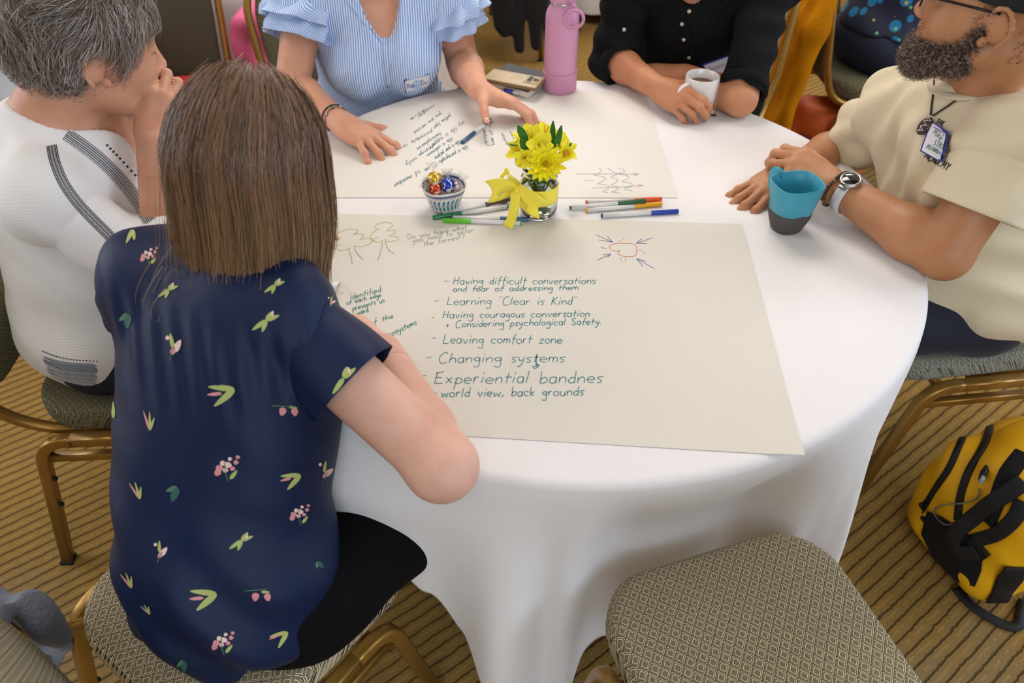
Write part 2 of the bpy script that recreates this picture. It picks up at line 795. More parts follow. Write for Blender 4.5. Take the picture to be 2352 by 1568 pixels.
def hair_mat(name, rough=0.42):
    t = NT(name)
    a = t.n('ShaderNodeAttribute', attribute_name='tint')
    t.l(a.outputs['Color'], t.b.inputs['Base Color'])
    t.b.inputs['Roughness'].default_value = rough
    t.b.inputs['Specular IOR Level'].default_value = 0.45
    return t.m
# ------------------------------------------------------------------ floor
T = 0.75            # table height
TC = Vector((0.12, 1.36, 0))
TR = 0.69


def carpet_mat():
    t = NT('ribbed_carpet')
    co = t.coord('Object')
    mp = t.n('ShaderNodeMapping')
    mp.inputs['Rotation'].default_value = (0, 0, -math.radians(37))
    t.l(co, mp.inputs['Vector'])
    sx = t.n('ShaderNodeSeparateXYZ')
    t.l(mp.outputs[0], sx.inputs[0])
    wob = t.noise(16, 4, 0.7, mp.outputs[0])
    wob2 = t.noise(90, 2, 0.6, mp.outputs[0])
    y = t.math('ADD', sx.outputs[1], t.math('MULTIPLY', t.math('SUBTRACT', wob, 0.5), 0.014))
    y = t.math('ADD', y, t.math('MULTIPLY', t.math('SUBTRACT', wob2, 0.5), 0.006))
    fr = t.math('FRACT', t.math('DIVIDE', y, 0.0285))
    dist = t.math('ABSOLUTE', t.math('SUBTRACT', fr, 0.5))          # 0.5 at groove
    groove = t.n('ShaderNodeMapRange', interpolation_type='SMOOTHSTEP')
    groove.inputs[1].default_value = 0.36
    groove.inputs[2].default_value = 0.49
    t.l(dist, groove.inputs[0])
    ridge = t.n('ShaderNodeMapRange', interpolation_type='SMOOTHSTEP')
    ridge.inputs[1].default_value = 0.13
    ridge.inputs[2].default_value = 0.0
    t.l(dist, ridge.inputs[0])
    big = t.noise(2.2, 3, 0.5, co)
    fine = t.noise(420, 2, 0.8, co)
    mr = t.n('ShaderNodeMapRange')
    mr.inputs[1].default_value = 0.3
    mr.inputs[2].default_value = 0.7
    t.l(fine, mr.inputs[0])
    base = t.mix(mr.outputs[0], lin('7a5e31'), lin('a98749'))
    mb_ = t.n('ShaderNodeMapRange')
    mb_.inputs[1].default_value = 0.52
    mb_.inputs[2].default_value = 0.66
    mb_.inputs[4].default_value = 0.35
    t.l(big, mb_.inputs[0])
    base = t.mix(mb_.outputs[0], base, lin('7d7468'))
    brk = t.noise(38, 3, 0.6, mp.outputs[0])
    rr = t.math('MULTIPLY', ridge.outputs[0], t.math('GREATER_THAN', brk, 0.47))
    base = t.mix(t.math('MULTIPLY', rr, 0.32), base, lin('c9a868'))
    base = t.mix(t.math('MULTIPLY', groove.outputs[0], 0.75), base, lin('453a26'))
    t.l(base, t.b.inputs['Base Color'])
    t.b.inputs['Roughness'].default_value = 0.95
    t.b.inputs['Specular IOR Level'].default_value = 0.1
    h = t.math('SUBTRACT', t.math('MULTIPLY', fine, 0.35), groove.outputs[0])
    t.bump(h, 0.8, 0.006)
    return t.m


fl = MB()
fl.box((0, 2.2, -0.05), (5.0, 5.2, 0.05))
floor = fl.build('floor', carpet_mat(), smooth=False)
tag(floor, 'ribbed golden brown carpet with dark wavy lines', kind='structure')

M_wall = mat('wall_paint', 'd8cdbb', 0.85, bump=(60, .1, .001))
M_ceil = mat('ceiling_paint', 'e6e2da', 0.9)
for nm, c, h in (('wall_right', (5.05, 2.2, 1.5), (.05, 5.3, 1.6)), ('wall_left', (-5.05, 2.2, 1.5), (.05, 5.3, 1.6)),
                 ('wall_back', (0, 7.45, 1.5), (5.1, .05, 1.6)), ('wall_front', (0, -3.05, 1.5), (5.1, .05, 1.6)), ('ceiling', (0, 2.2, 3.05), (5.1, 5.3, .05))):
    o = MB().box(c, h).build(nm, M_ceil if nm == 'ceiling' else M_wall, smooth=False)
    o['kind'] = 'structure'
M_gold = mat('gold_paint', 'ac8442', 0.30, 0.6, bump=(60, 0.08, 0.001), vary=(5, '9c7636'))
M_rubber = mat('black_rubber', '151412', 0.6)


def weave_mat(name, plane, dark, light, p=0.0215, q=0.0245):
    t = NT(name)
    s = t.n('ShaderNodeSeparateXYZ')
    t.l(t.coord('Object'), s.inputs[0])
    x = s.outputs[0]
    y = s.outputs[1 if plane == 'xy' else 2]
    if plane == 'xy':
        # let the pattern run on down the rolled edge
        y = t.math('SUBTRACT', y, t.math('MULTIPLY', s.outputs[2], 0.7))
    X, Yv = t.math('DIVIDE', x, p), t.math('DIVIDE', y, q)
    a, b = t.math('ADD', X, Yv), t.math('SUBTRACT', X, Yv)
    fa = t.math('SUBTRACT', t.math('FRACT', a), 0.5)
    fb = t.math('SUBTRACT', t.math('FRACT', b), 0.5)
    m = t.math('MAXIMUM', t.math('ABSOLUTE', fa), t.math('ABSOLUTE', fb))

    def band(lo, hi):
        return t.math('MULTIPLY', t.math('GREATER_THAN', m, lo), t.math('LESS_THAN', m, hi))
    r1 = band(0.235, 0.315)
    r2 = t.math('MULTIPLY', band(0.385, 0.455), t.math('GREATER_THAN', t.math('ADD', fa, fb), -0.12))
    gx = t.math('SINE', t.math('MULTIPLY', x, 2 * math.pi / 0.00155))
    gy = t.math('SINE', t.math('MULTIPLY', y, 2 * math.pi / 0.00175))
    dots = t.math('GREATER_THAN', t.math('ADD', gx, gy), 0.35)
    d1 = t.math('MULTIPLY', dots, t.math('LESS_THAN', m, 0.20))
    d2 = t.math('MULTIPLY', t.math('MULTIPLY', dots, band(0.33, 0.5)), t.math('LESS_THAN', t.math('ADD', fa, fb), -0.1))
    f = t.math('MAXIMUM', t.math('MAXIMUM', r1, r2), t.math('MULTIPLY', t.math('MAXIMUM', d1, d2), 0.8))
    n = t.noise(300, 2)
    f = t.math('MULTIPLY', f, t.math('ADD', 0.7, t.math('MULTIPLY', n, 0.45)))
    t.l(t.mix(f, lin(dark), lin(light)), t.b.inputs['Base Color'])
    t.b.inputs['Roughness'].default_value = 0.85
    t.b.inputs['Specular IOR Level'].default_value = 0.2
    t.bump(t.math('ADD', f, t.math('MULTIPLY', gx, 0.2)), 0.35, 0.0008)
    return t.m


M_seat = weave_mat('diamond_weave_seat', 'xy', '2c2622', 'e2d2ab')
M_back = weave_mat('diamond_weave_back', 'xz', '2c2622', 'e2d2ab')
M_seat2 = weave_mat('diamond_weave_olive_cast', 'xy', '3c3a2b', '989070')  # same weave, olive cast of the light put into its colours
M_back2 = weave_mat('diamond_weave_olive_cast_back', 'xz', '3a3829', '908868')  # backrest copy, olive light cast in the colours as well
M_seat3 = weave_mat('diamond_weave_pale', 'xy', '56574f', 'aaa898')


def rounded_poly(corners, radii, n=8):
    out = []
    m = len(corners)
    for i in range(m):
        p = Vector(corners[i])
        a = (Vector(corners[i - 1]) - p).normalized()
        b = (Vector(corners[(i + 1) % m]) - p).normalized()
        r = radii[i]
        ang = a.angle(b)
        d = r / math.tan(ang / 2)
        s, e = p + a * d, p + b * d
        c = p + (a + b).normalized() * (r / math.sin(ang / 2))
        a0 = math.atan2(s.y - c.y, s.x - c.x)
        a1 = math.atan2(e.y - c.y, e.x - c.x)
        while a1 - a0 > math.pi:
            a1 -= 2 * math.pi
        while a1 - a0 < -math.pi:
            a1 += 2 * math.pi
        for k in range(n + 1):
            t = a0 + (a1 - a0) * k / n
            out.append((c.x + r * math.cos(t), c.y + r * math.sin(t)))
    return out


def cushion(outline, th, crown, edge):
    """pillow mesh over an outline in xy, centred on z=0 bottom; returns verts, faces"""
    n = len(outline)
    cx = sum(p[0] for p in outline) / n
    cy = sum(p[1] for p in outline) / n
    prof = []           # (inset metres, z)
    for k in range(7):
        a = math.pi / 2 * k / 6
        prof.append((edge * (1 - math.sin(a)), edge * (1 - math.cos(a)) * 0.8))
    for k in range(1, 7):
        a = math.pi / 2 * k / 6
        prof.append((edge * (1 - math.cos(a)), th - edge + edge * math.sin(a)))
    vs, fs = [], []
    for ins, z in prof:
        for (x, y) in outline:
            d = math.hypot(x - cx, y - cy)
            f = 1 - ins / d
            vs.append((cx + (x - cx) * f, cy + (y - cy) * f, z))
    rings = len(prof)
    for f in (0.8, 0.6, 0.4, 0.2):
        for (x, y) in outline:
            d = math.hypot(x - cx, y - cy)
            g = (1 - edge / d) * f
            vs.append((cx + (x - cx) * g, cy + (y - cy) * g, th + crown * (1 - f * f)))
        rings += 1
    for r in range(rings - 1):
        for i in range(n):
            j = (i + 1) % n
            fs.append((r * n + i, r * n + j, (r + 1) * n + j, (r + 1) * n + i))
    vs.append((cx, cy, th + crown))
    c = len(vs) - 1
    for i in range(n):
        fs.append(((rings - 1) * n + i, (rings - 1) * n + (i + 1) % n, c))
    fs.append(tuple(range(n))[::-1])
    return vs, fs


SQ = [(q[0] * 1.0, q[1] * 1.0) for q in rounded_poly([(-.0125, -.0125), (.0125, -.0125), (.0125, .0125), (-.0125, .0125)], [.005] * 4, 3)]
SQS = [(a * 0.75, b * 0.75) for a, b in SQ]


def arc_path(pts, radii, n=7):
    """polyline with rounded corners in 3D"""
    P = [Vector(p) for p in pts]
    out = [P[0]]
    for i in range(1, len(P) - 1):
        a = (P[i - 1] - P[i])
        b = (P[i + 1] - P[i])
        r = radii[i - 1]
        s, e = P[i] + a.normalized() * r, P[i] + b.normalized() * r
        for k in range(n + 1):
            t = k / n
            out.append(s.lerp(P[i], t).lerp(P[i].lerp(e, t), t))
    out.append(P[-1])
    return out


def banquet_chair(label, loc, deg, seat_m=None, back_m=None, group='banquet chairs'):
    """faces +y in its own frame; deg = heading of the seat front measured from +x"""
    root = thing('banquet_chair', label, 'chair', (loc[0], loc[1], 0), group)
    # geometry in the chair's frame; the root carries the turn
    root.rotation_euler = (0, 0, math.radians(deg - 90))
    seat_m = seat_m or M_seat
    back_m = back_m or M_back
    out = rounded_poly([(-.206, -.185), (.206, -.185), (.214, .235), (-.214, .235)], [.115, .115, .085, .085], 9)
    # front edge bows out a little
    out = [(x, y + (0.02 * (1 - (x / .2) ** 2) if y > 0.1 else 0)) for x, y in out]
    v, f = cushion(out, 0.062, 0.010, 0.024)
    v = [(x, y, z + 0.418) for x, y, z in v]
    m = MB()
    m.add(v, f)
    m.build('seat', seat_m, root, local=True)
    m = MB()
    path = []
    bo = rounded_poly([(-.185, .50), (.185, .50), (.205, .93), (-.205, .93)], [.07, .07, .16, .16], 8)
    v, f = cushion([(x, z) for x, z in bo], 0.036, 0.006, 0.014)

    def tilt(x, z, d):
        return (x, -.255 - (z - .5) * .16 + d, z)
    vv = [tilt(a, b, c - 0.012) for a, b, c in v]
    m.add(vv, [q[::-1] for q in f])
    m.build('backrest', back_m, root, local=True)
    # frame tube round the backrest, running down and forward under the seat on each side
    loop = [tilt(x, z, -0.004) for x, z in rounded_poly([(-.205, .46), (.205, .46), (.225, .95), (-.225, .95)], [.03, .03, .17, .17], 8)]
    k0 = next(i for i, p in enumerate(loop) if p[0] > .19 and p[2] > .5)
    right = [p for p in loop[k0:]]
    # right side up, over the top, down the left side
    left_end = [i for i, p in enumerate(right) if p[0] < -.19 and p[2] > .5][-1]
    top = right[:left_end + 1]
    pr_ = arc_path([(.182, .02, .405), (.182, -.20, .405), (.213, -.262, .56)], [.10], 8)
    pl_ = [Vector((-p.x, p.y, p.z)) for p in pr_][::-1]
    full = pr_ + [Vector(p) for p in top] + pl_
    m = MB().tube(full, 0.0125, 10)
    m.build('back_frame', M_gold, root, local=True)
    for s in (-1, 1):
        x = .222 * s
        m = MB().sweep([(x, .06, .413), (x, -.10, .413)], SQ, (1, 0, 0))
        m.build('side_rail', M_gold, root, local=True)
        m = MB().sweep(arc_path([(x, .055, .413), (x, .135, .413), (x * 1.06, .215, .008)], [.06]), SQ, (1, 0, 0))
        lg = m.build('leg', M_gold, root, local=True)
        m = MB().box((x * 1.06, .2153, .006), (.014, .014, .006))
        g = m.build('glide', M_rubber, None)
        g.parent = lg
        m = MB().sweep(arc_path([(x, -.095, .413), (x, -.165, .413), (x * 1.06, -.255, .008)], [.06]), SQ, (1, 0, 0))
        lg = m.build('leg', M_gold, root, local=True)
        m = MB().box((x * 1.06, -.2553, .006), (.014, .014, .006))
        g = m.build('glide', M_rubber, None)
        g.parent = lg
        for zz in (.30, .21):
            yy = -.165 - (.413 - zz) / .405 * .09 + .016
            m = MB().ball((x * 1.03, yy, zz), (.006, .005, .006), 8)
            g = m.build('stacking_bumper', M_rubber, None)
            g.parent = lg
        m = MB().sweep([(x * .99, .142, .362), (x * .99, -.175, .362)], SQS, (1, 0, 0))
        m.build('brace', M_gold, root, local=True)
    m = MB().sweep([(-.222, .10, .40), (.222, .10, .40)], SQS, (0, 0, 1))
    m.build('cross_bar', M_gold, root, local=True)
    return root


CHAIR_AT = {
    'A': ((-.466, .662), 54), 'K': ((.404, .509), 108), 'B': ((-.82, 1.27), 3), 'E': ((1.03, 1.43), 187),
}
chA = banquet_chair('diamond-weave banquet chair under the woman in the navy floral blouse', *CHAIR_AT['A'], group='banquet chairs at the table')
chK = banquet_chair('empty diamond-weave banquet chair pushed against the tablecloth at the lower right', *CHAIR_AT['K'], group='banquet chairs at the table')
chB = banquet_chair('banquet chair under the grey-haired woman in the white blouse', *CHAIR_AT['B'], M_seat2, M_back2, 'banquet chairs at the table')
chE = banquet_chair('banquet chair under the bearded man, above the yellow backpack', *CHAIR_AT['E'], M_seat3, M_back, 'banquet chairs at the table')
chC = banquet_chair('banquet chair behind the woman in the blue striped blouse', (-.47, 2.27), -60, M_seat2, M_back2, 'banquet chairs at the table')
chD = banquet_chair('banquet chair behind the person in the black shirt, cream woven back', (.60, 2.36), -112, M_seat2, M_back, 'banquet chairs at the table')


# ------------------------------------------------------------------ table and cloth
tb = thing('round_table', 'round folding banquet table hidden under the white cloth', 'table', (TC.x, TC.y, 0))
M_ply = mat('plywood', 'b08a5a', 0.6)
M_steel = mat('steel', '8a8c90', 0.35, 0.8)
m = MB().lathe([(0, T - .024), (TR - .012, T - .024), (TR - .006, T - .020), (TR - .006, T - .006), (TR - .012, T - .003), (0, T - .003)], (TC.x, TC.y, 0), 96)
m.build('tabletop', M_ply, tb)
for sx in (-1, 1):
    for sy in (-1, 1):
        x, y = TC.x + sx * .33, TC.y + sy * .2
        MB().tube([(x, y, .0), (x, y, T - .024)], .014, 12).build('leg', M_steel, tb)


def smooth01(x):
    x = max(0.0, min(1.0, x))
    return x * x * (3 - 2 * x)


def wrapd(a, b):
    return (a - b + 180) % 360 - 180


HEM = [(-180, .60), (-150, .60), (-132, .605), (-127, .585), (-122, .53), (-117, .49), (-112, .41), (-107, .33), (-102, .22), (-98, .11), (-94, .05), (-91, .07),
       (-88, .13), (-84, .145), (-80, .10), (-76, .05), (-60, .04), (-12, .04), (-4, .30), (2, .60), (15, .60), (35, .25), (48, .60), (135, .60), (150, .3), (160, .60), (180, .60)]


def hem_z(ph):
    for (a, x), (b, y) in zip(HEM, HEM[1:]):
        if a <= ph <= b:
            t = (ph - a) / (b - a)
            return x + (y - x) * smooth01(t)
    return .6


def fold_r(ph, z):
    t = (T - z) / T
    g = smooth01(t * 1.35)
    a = math.radians(ph)
    f = math.sin(7 * a + 1.2 + .4 * math.sin(3 * a)) * .5 + math.sin(13 * a + 0.4 + .7 * math.sin(2 * a + 1)) * .35 + math.sin(23 * a + 2.0) * .15
    f = math.copysign(abs(f) ** 0.85, f)
    r = TR + .006 + t * .012 + g * .036 * f
    # deep folds seen at the right of the drape
    for c, w, d in ((-44, 2.6, .045), (-51, 3.0, -.030), (-62, 3.5, -.045), (-57, 2.2, .03), (-101, 4.0, .050), (-95.5, 2.2, -.03), (-91, 2.8, .050), (-110, 5, -.03), (-37, 2.6, .030), (-31, 3, -.03), (-116, 4, .022), (-84, 4, -.04)):
        r += d * g * math.exp(-(wrapd(ph, c) / w) ** 2)
    r -= g * .034 * smooth01((34 - abs(wrapd(ph, -22))) / 14)
    # over the lap of the front woman the cloth is pushed out
    r += .055 * math.exp(-(wrapd(ph, -130) / 16) ** 2) * smooth01(t * 6)
    # pushed in by the empty chair
    q = smooth01((24 - abs(wrapd(ph, -73))) / 15)
    r += -(max(0, r - .605)) * q * smooth01(t / .36)
    return r


vs, fs = [], []
NP = 720
rad = [0.0001] + [TR * k / 14 for k in range(1, 14)] + [TR - .012]
rings = 0
for r in rad:
    for i in range(NP):
        a = math.radians(i * 360 / NP - 180)
        vs.append((TC.x + r * math.cos(a), TC.y + r * math.sin(a), T))
    rings += 1
for k in range(1, 7):
    b = math.pi / 2 * k / 6
    for i in range(NP):
        a = math.radians(i * 360 / NP - 180)
        r = TR - .012 + .016 * math.sin(b)
        vs.append((TC.x + r * math.cos(a), TC.y + r * math.sin(a), T - .014 * (1 - math.cos(b))))
    rings += 1
ND = 46
for k in range(1, ND + 1):
    for i in range(NP):
        ph = i * 360 / NP - 180
        a = math.radians(ph)
        hz = hem_z(ph)
        z = (T - .014) + (hz - (T - .014)) * k / ND
        r = fold_r(ph, z)
        w = smooth01((T - .014 - z) / .02)
        r = (TR + .004) * (1 - w) + r * w
        vs.append((TC.x + r * math.cos(a), TC.y + r * math.sin(a), z))
    rings += 1
for r in range(rings - 1):
    for i in range(NP):
        j = (i + 1) % NP
        fs.append((r * NP + i, r * NP + j, (r + 1) * NP + j, (r + 1) * NP + i))
t = NT('white_linen')
t.b.inputs['Base Color'].default_value = (*lin('e9e6e6'), 1)
t.b.inputs['Roughness'].default_value = 0.8
t.b.inputs['Specular IOR Level'].default_value = 0.2
t.b.inputs['Sheen Weight'].default_value = 0.15
n1 = t.noise(7, 4, 0.6)
n2 = t.noise(500, 2, 0.6)
t.bump(t.math('ADD', n1, t.math('MULTIPLY', n2, 0.04)), 0.35, 0.010)
M_linen = t.m
cloth = mesh_obj('tablecloth', vs, np.array(fs), M_linen, origin=(TC.x, TC.y, 0))
sm = cloth.modifiers.new('thickness', 'SOLIDIFY')
sm.thickness = 0.0012
sm.offset = 1
tag(cloth, 'white linen cloth draped to the floor over the round table', 'tablecloth')

# ------------------------------------------------------------------ flip chart papers and what is drawn on them
t = NT('chart_paper')
n = t.noise(1.6, 2)
t.l(t.mix(n, lin('d8d3c8'), lin('ddd8ce')), t.b.inputs['Base Color'])
t.b.inputs['Roughness'].default_value = 0.75
t.b.inputs['Specular IOR Level'].default_value = 0.25
t.bump(t.noise(9, 3), 0.25, 0.01)
M_paper = t.m
t = NT('chart_paper_white')
n = t.noise(1.6, 2)
t.l(t.mix(n, lin('dedad2'), lin('e4e0d9')), t.b.inputs['Base Color'])
t.b.inputs['Roughness'].default_value = 0.7
t.bump(t.noise(8, 3), 0.25, 0.01)
M_paper2 = t.m
PZ = T + .0009


def paper(name, label, bl, br, ur, ul, m, free=False, keep=None):
    vs, fs = [], []
    nx, ny = 60, 40
    bl, br, ur, ul = [Vector((*p, 0)) for p in (bl, br, ur, ul)]
    for j in range(ny + 1):
        for i in range(nx + 1):
            p = bl.lerp(br, i / nx).lerp(ul.lerp(ur, i / nx), j / ny)
            d = p - TC
            r = d.length
            z = PZ
            if keep and keep(p):
                if r > TR + .002:
                    z -= (r - TR - .002) * .10
                z += 0.004 * smooth01((i / nx - .93) / .07) * smooth01((.08 - j / ny) / .08)
            elif r > TR - .006:
                p = TC + d * ((TR - .006) / r)
            z += .0006 * math.sin(p.x * 9 + p.y * 5) * math.sin(p.y * 11)*.3 + .00018
            vs.append((p.x, p.y, z))
    for j in range(ny):
        for i in range(nx):
            a = j * (nx + 1) + i
            fs.append((a, a + 1, a + nx + 2, a + nx + 1))
    o = mesh_obj(name, vs, np.array(fs), m, origin=(TC.x, TC.y, T))
    tag(o, label, 'paper', 'flip chart papers on the table')
    return o


pap1 = paper('chart_paper', 'near cream chart paper listing conversations in teal handwriting', (-.36, .782), (.426, .721), (.472, 1.331), (-.40, 1.372), M_paper,
             keep=lambda p: p.x > .2 and p.y < .95)
pap2 = paper('chart_paper', 'far chart paper written from the other side, under the moving hands', (-.44, 1.433), (.354, 1.432), (.353, 1.97), (-.44, 1.97), M_paper2)
UP = Vector((0, 0, 1))


def on_paper(u, v):
    return Z(u, v, PZ + .0008), UP


inks = {}


def ink(name, col):
    if name not in inks:
        inks[name] = (MB(), mat('ink_' + name, col, 0.6))
    return inks[name][0]


teal = ink('teal', '1d7d86')
LN = [('Having difficult conversations', (1041, 652), (1367, 651), 9.5), ('and fear of addressing them', (1041, 669), (1327, 665), 7.5),
      ('Learning "Clear is Kind"', (1027, 699), (1322, 699), 10.5), ('Having couragous conversation', (1017, 730), (1353, 726), 9.5),
      ('+ Considering psychological Safety.', (1024, 751), (1381, 744), 9), ('Leaving comfort zone', (1018, 788), (1290, 788), 12),
      ('Changing systems', (1008, 832), (1295, 831), 13), ('Experiential bandnes', (998, 880), (1381, 878), 15.5),
      ('world view, back grounds', (1014, 911), (1339, 907), 12)]
for i, (s, a, b, xh) in enumerate(LN):
    write(s, a, b, xh * .86, on_paper, teal, 0.0013, seed=i)
for a, b in (((1020, 645), (1031, 645)), ((997, 691), (1008, 690)), ((991, 729), (998, 728)), ((991, 777), (1002, 775)), ((979, 822), (992, 819)),
             ((967, 863), (978, 862)), ((993, 901), (1003, 902))):
    stroke([a, b], on_paper, teal, .001)
stroke([(1233, 816), (1231, 830), (1236, 842), (1228, 846), (1222, 842), (1240, 838), (1230, 836)], on_paper, teal, .0018)
t2 = ink('green_teal', '1f8579')
for i, (s, a, b, xh) in enumerate([('identified', (806, 687), (875, 670), 8.5), ('of each edge', (797, 699), (875, 681), 6.5), ('prevents us', (810, 713), (883, 693), 7.5),
                                   ('ward', (822, 723), (846, 715), 7.5), ('of the', (851, 747), (903, 730), 8), ('ecosystems', (886, 777), (957, 744), 8.5),
                                   ('s', (764, 677), (771, 675), 7), ('-', (783, 676), (788, 675), 6)]):
    write(s, a, b, xh * .76, on_paper, t2, .0012, seed=20 + i)
gr = ink('green', '2f8a55')
write('edge', (716, 611), (751, 598), 7, on_paper, gr, .0012, seed=31)
write('LEDGE', (672, 663), (726, 650), 5.5, on_paper, gr, .0012, seed=32)
gy = ink('grey', '8b938c')
for i, (s, a, b) in enumerate([('Do you have what', (937, 549), (1071, 526)), ('you need to enter', (948, 557), (1088, 532)), ('the forrest?', (974, 565), (1067, 547))]):
    write(s, a, b, 5.6, on_paper, gy, .0009, seed=40 + i)
write('MY', (655, 651), (680, 646), 5, on_paper, gy, .0009)


def z2(pts, ox, oy, s):
    return [(ox + x / s, oy + y / s) for x, y in pts]


def curve_px(pts):
    return [(q.x, q.y) for q in fair([(a, b, 0) for a, b in pts], 5)]


lg = ink('light_green', 'a3c45a')
for c in ([(325, 390), (315, 340), (370, 300), (360, 260), (440, 215), (510, 190), (600, 185), (640, 210), (580, 255), (640, 240), (715, 255), (665, 305), (730, 300), (800, 300), (820, 330), (760, 370), (680, 395), (620, 390)],
          [(430, 290), (385, 305), (365, 290), (390, 265)], [(440, 370), (400, 375), (385, 410), (420, 440), (500, 435), (530, 410)],
          [(905, 180), (860, 180), (845, 150), (880, 120), (960, 105), (1040, 115), (1050, 150), (985, 205), (1060, 200), (1100, 215), (1020, 270), (1090, 270), (1125, 290), (1110, 315), (1050, 335), (990, 330)],
          [(860, 195), (800, 240), (790, 290), (820, 335)], [(885, 285), (840, 295), (840, 330), (880, 340), (910, 335)]):
    stroke(curve_px(z2(c, 700, 490, 5.2275)), on_paper, lg, .0011)
br = ink('brown', '8c8378')
for c in ([(540, 410), (535, 450), (560, 530), (570, 605)], [(605, 375), (605, 430), (640, 490), (700, 555)], [(930, 320), (925, 400), (905, 480), (875, 565)], [(965, 305), (985, 390), (1020, 450), (1075, 478)]):
    stroke(curve_px(z2(c, 700, 490, 5.2275)), on_paper, br, .001)
rd = ink('red', 'cf6048')
stroke(curve_px([(700, 619), (716, 621), (727, 629), (732, 641), (730, 653), (720, 664)]), on_paper, rd, .0013)
stroke(curve_px(z2([(1665, 1195), (1605, 1190), (1590, 1160), (1620, 1142), (1700, 1138), (1775, 1148), (1785, 1200), (1770, 1232), (1700, 1235), (1650, 1215), (1668, 1190)], 900, 200, 3.178)), on_paper, rd, .001)
bl = ink('blue', '2f4f9f')
for c in ([(1492, 1077), (1610, 1130)], [(1572, 1088), (1612, 1130)], [(1510, 1115), (1615, 1130)], [(1900, 1100), (1785, 1138)], [(1825, 1103), (1785, 1138)], [(1862, 1140), (1785, 1138)],
          [(1497, 1262), (1597, 1220)], [(1540, 1222), (1597, 1218)], [(1575, 1240), (1597, 1220)], [(1918, 1325), (1787, 1250)], [(1787, 1250), (1832, 1307)], [(1787, 1250), (1855, 1270)]):
    stroke(z2(c, 900, 200, 3.178), on_paper, bl, .0011)
for c in ([(1525, 1165), (1550, 1173)], [(1530, 1172), (1570, 1178)], [(1662, 1130), (1668, 1115)], [(1688, 1105), (1690, 1115)], [(1790, 1188), (1830, 1192)], [(1835, 1205), (1852, 1210)],
          [(1672, 1245), (1672, 1270)], [(1710, 1243), (1705, 1272)]):
    stroke(z2(c, 900, 200, 3.178), on_paper, gy, .0009)
for nm, (b_, m_) in list(inks.items()):
    o = b_.build('handwriting' if nm in ('teal', 'green_teal', 'green', 'grey') else 'drawing', m_, pap1, smooth=False)
    o['kind'] = 'stuff'
inks.clear()
gy = ink('grey', '8d9298')
for c in ([(1343, 632), (1800, 633)], [(1765, 625), (1803, 633), (1765, 648)], [(1462, 735), (1750, 725)]):
    stroke(z2(c, 900, 200, 3.178), on_paper, gy, .0011)
for c in ([(1505, 588), (1530, 602), (1515, 625), (1475, 640), (1520, 648), (1560, 665), (1530, 690), (1500, 705), (1550, 710), (1585, 725), (1560, 750), (1540, 762), (1580, 770)],
          [(1575, 590), (1620, 620), (1645, 635), (1600, 655), (1640, 670), (1645, 690), (1600, 715), (1650, 728), (1640, 750), (1605, 765), (1660, 770)],
          [(1650, 590), (1690, 600), (1695, 620), (1655, 632), (1720, 645), (1725, 665), (1680, 690), (1745, 700), (1750, 720), (1700, 740), (1755, 757)]):
    stroke(curve_px(z2(c, 900, 200, 3.178)), on_paper, gy, .001)
rd = ink('red', 'dd8a70')
for c in ([(1755, 722), (1832, 716)], [(1790, 708), (1832, 716), (1795, 728)]):
    stroke(z2(c, 900, 200, 3.178), on_paper, rd, .0011)
ye = ink('yellow', 'dcc88a')
stroke(z2([(1400, 675), (1470, 680)], 900, 200, 3.178), on_paper, ye, .0016)
tl = ink('teal', '2a6f80')
for i, (s, a, b, xh) in enumerate([
        ('life is paragraphs the use', (1072, 333), (975, 388), 7), ('of member', (962, 390), (903, 424), 8), ('life is your purpose', (1053, 322), (998, 361), 7), ('life is unknown', (1037, 315), (980, 355), 6),
        ('my life is support', (1064, 278), (985, 336), 7), ('strange', (998, 328), (962, 354), 6), ('only', (955, 360), (932, 375), 7), ('hemispheres', (1010, 303), (957, 340), 6),
        ('possible is no', (992, 298), (905, 345), 6), ('we are', (905, 343), (884, 355), 6), ('yellow light', (1034, 262), (995, 290), 6), ('you are nervous', (1012, 258), (950, 303), 6),
        ('number', (995, 240), (958, 268), 5), ('leave', (979, 247), (943, 272), 5), ('use of my', (1135, 332), (1127, 280), 6), ('paper', (1118, 327), (1113, 292), 6),
        ('action', (1168, 332), (1155, 305), 5), ('first', (1186, 326), (1176, 302), 5)]):
    write(s, a, b, xh * .68, on_paper, tl, .0012, seed=60 + i)
stroke(curve_px([(1114, 325), (1118, 332), (1128, 333), (1137, 331)]), on_paper, tl, .0012)
for nm, (b_, m_) in list(inks.items()):
    b_.build('handwriting' if nm == 'teal' else 'drawing', m_, pap2, smooth=False)['kind'] = 'stuff'
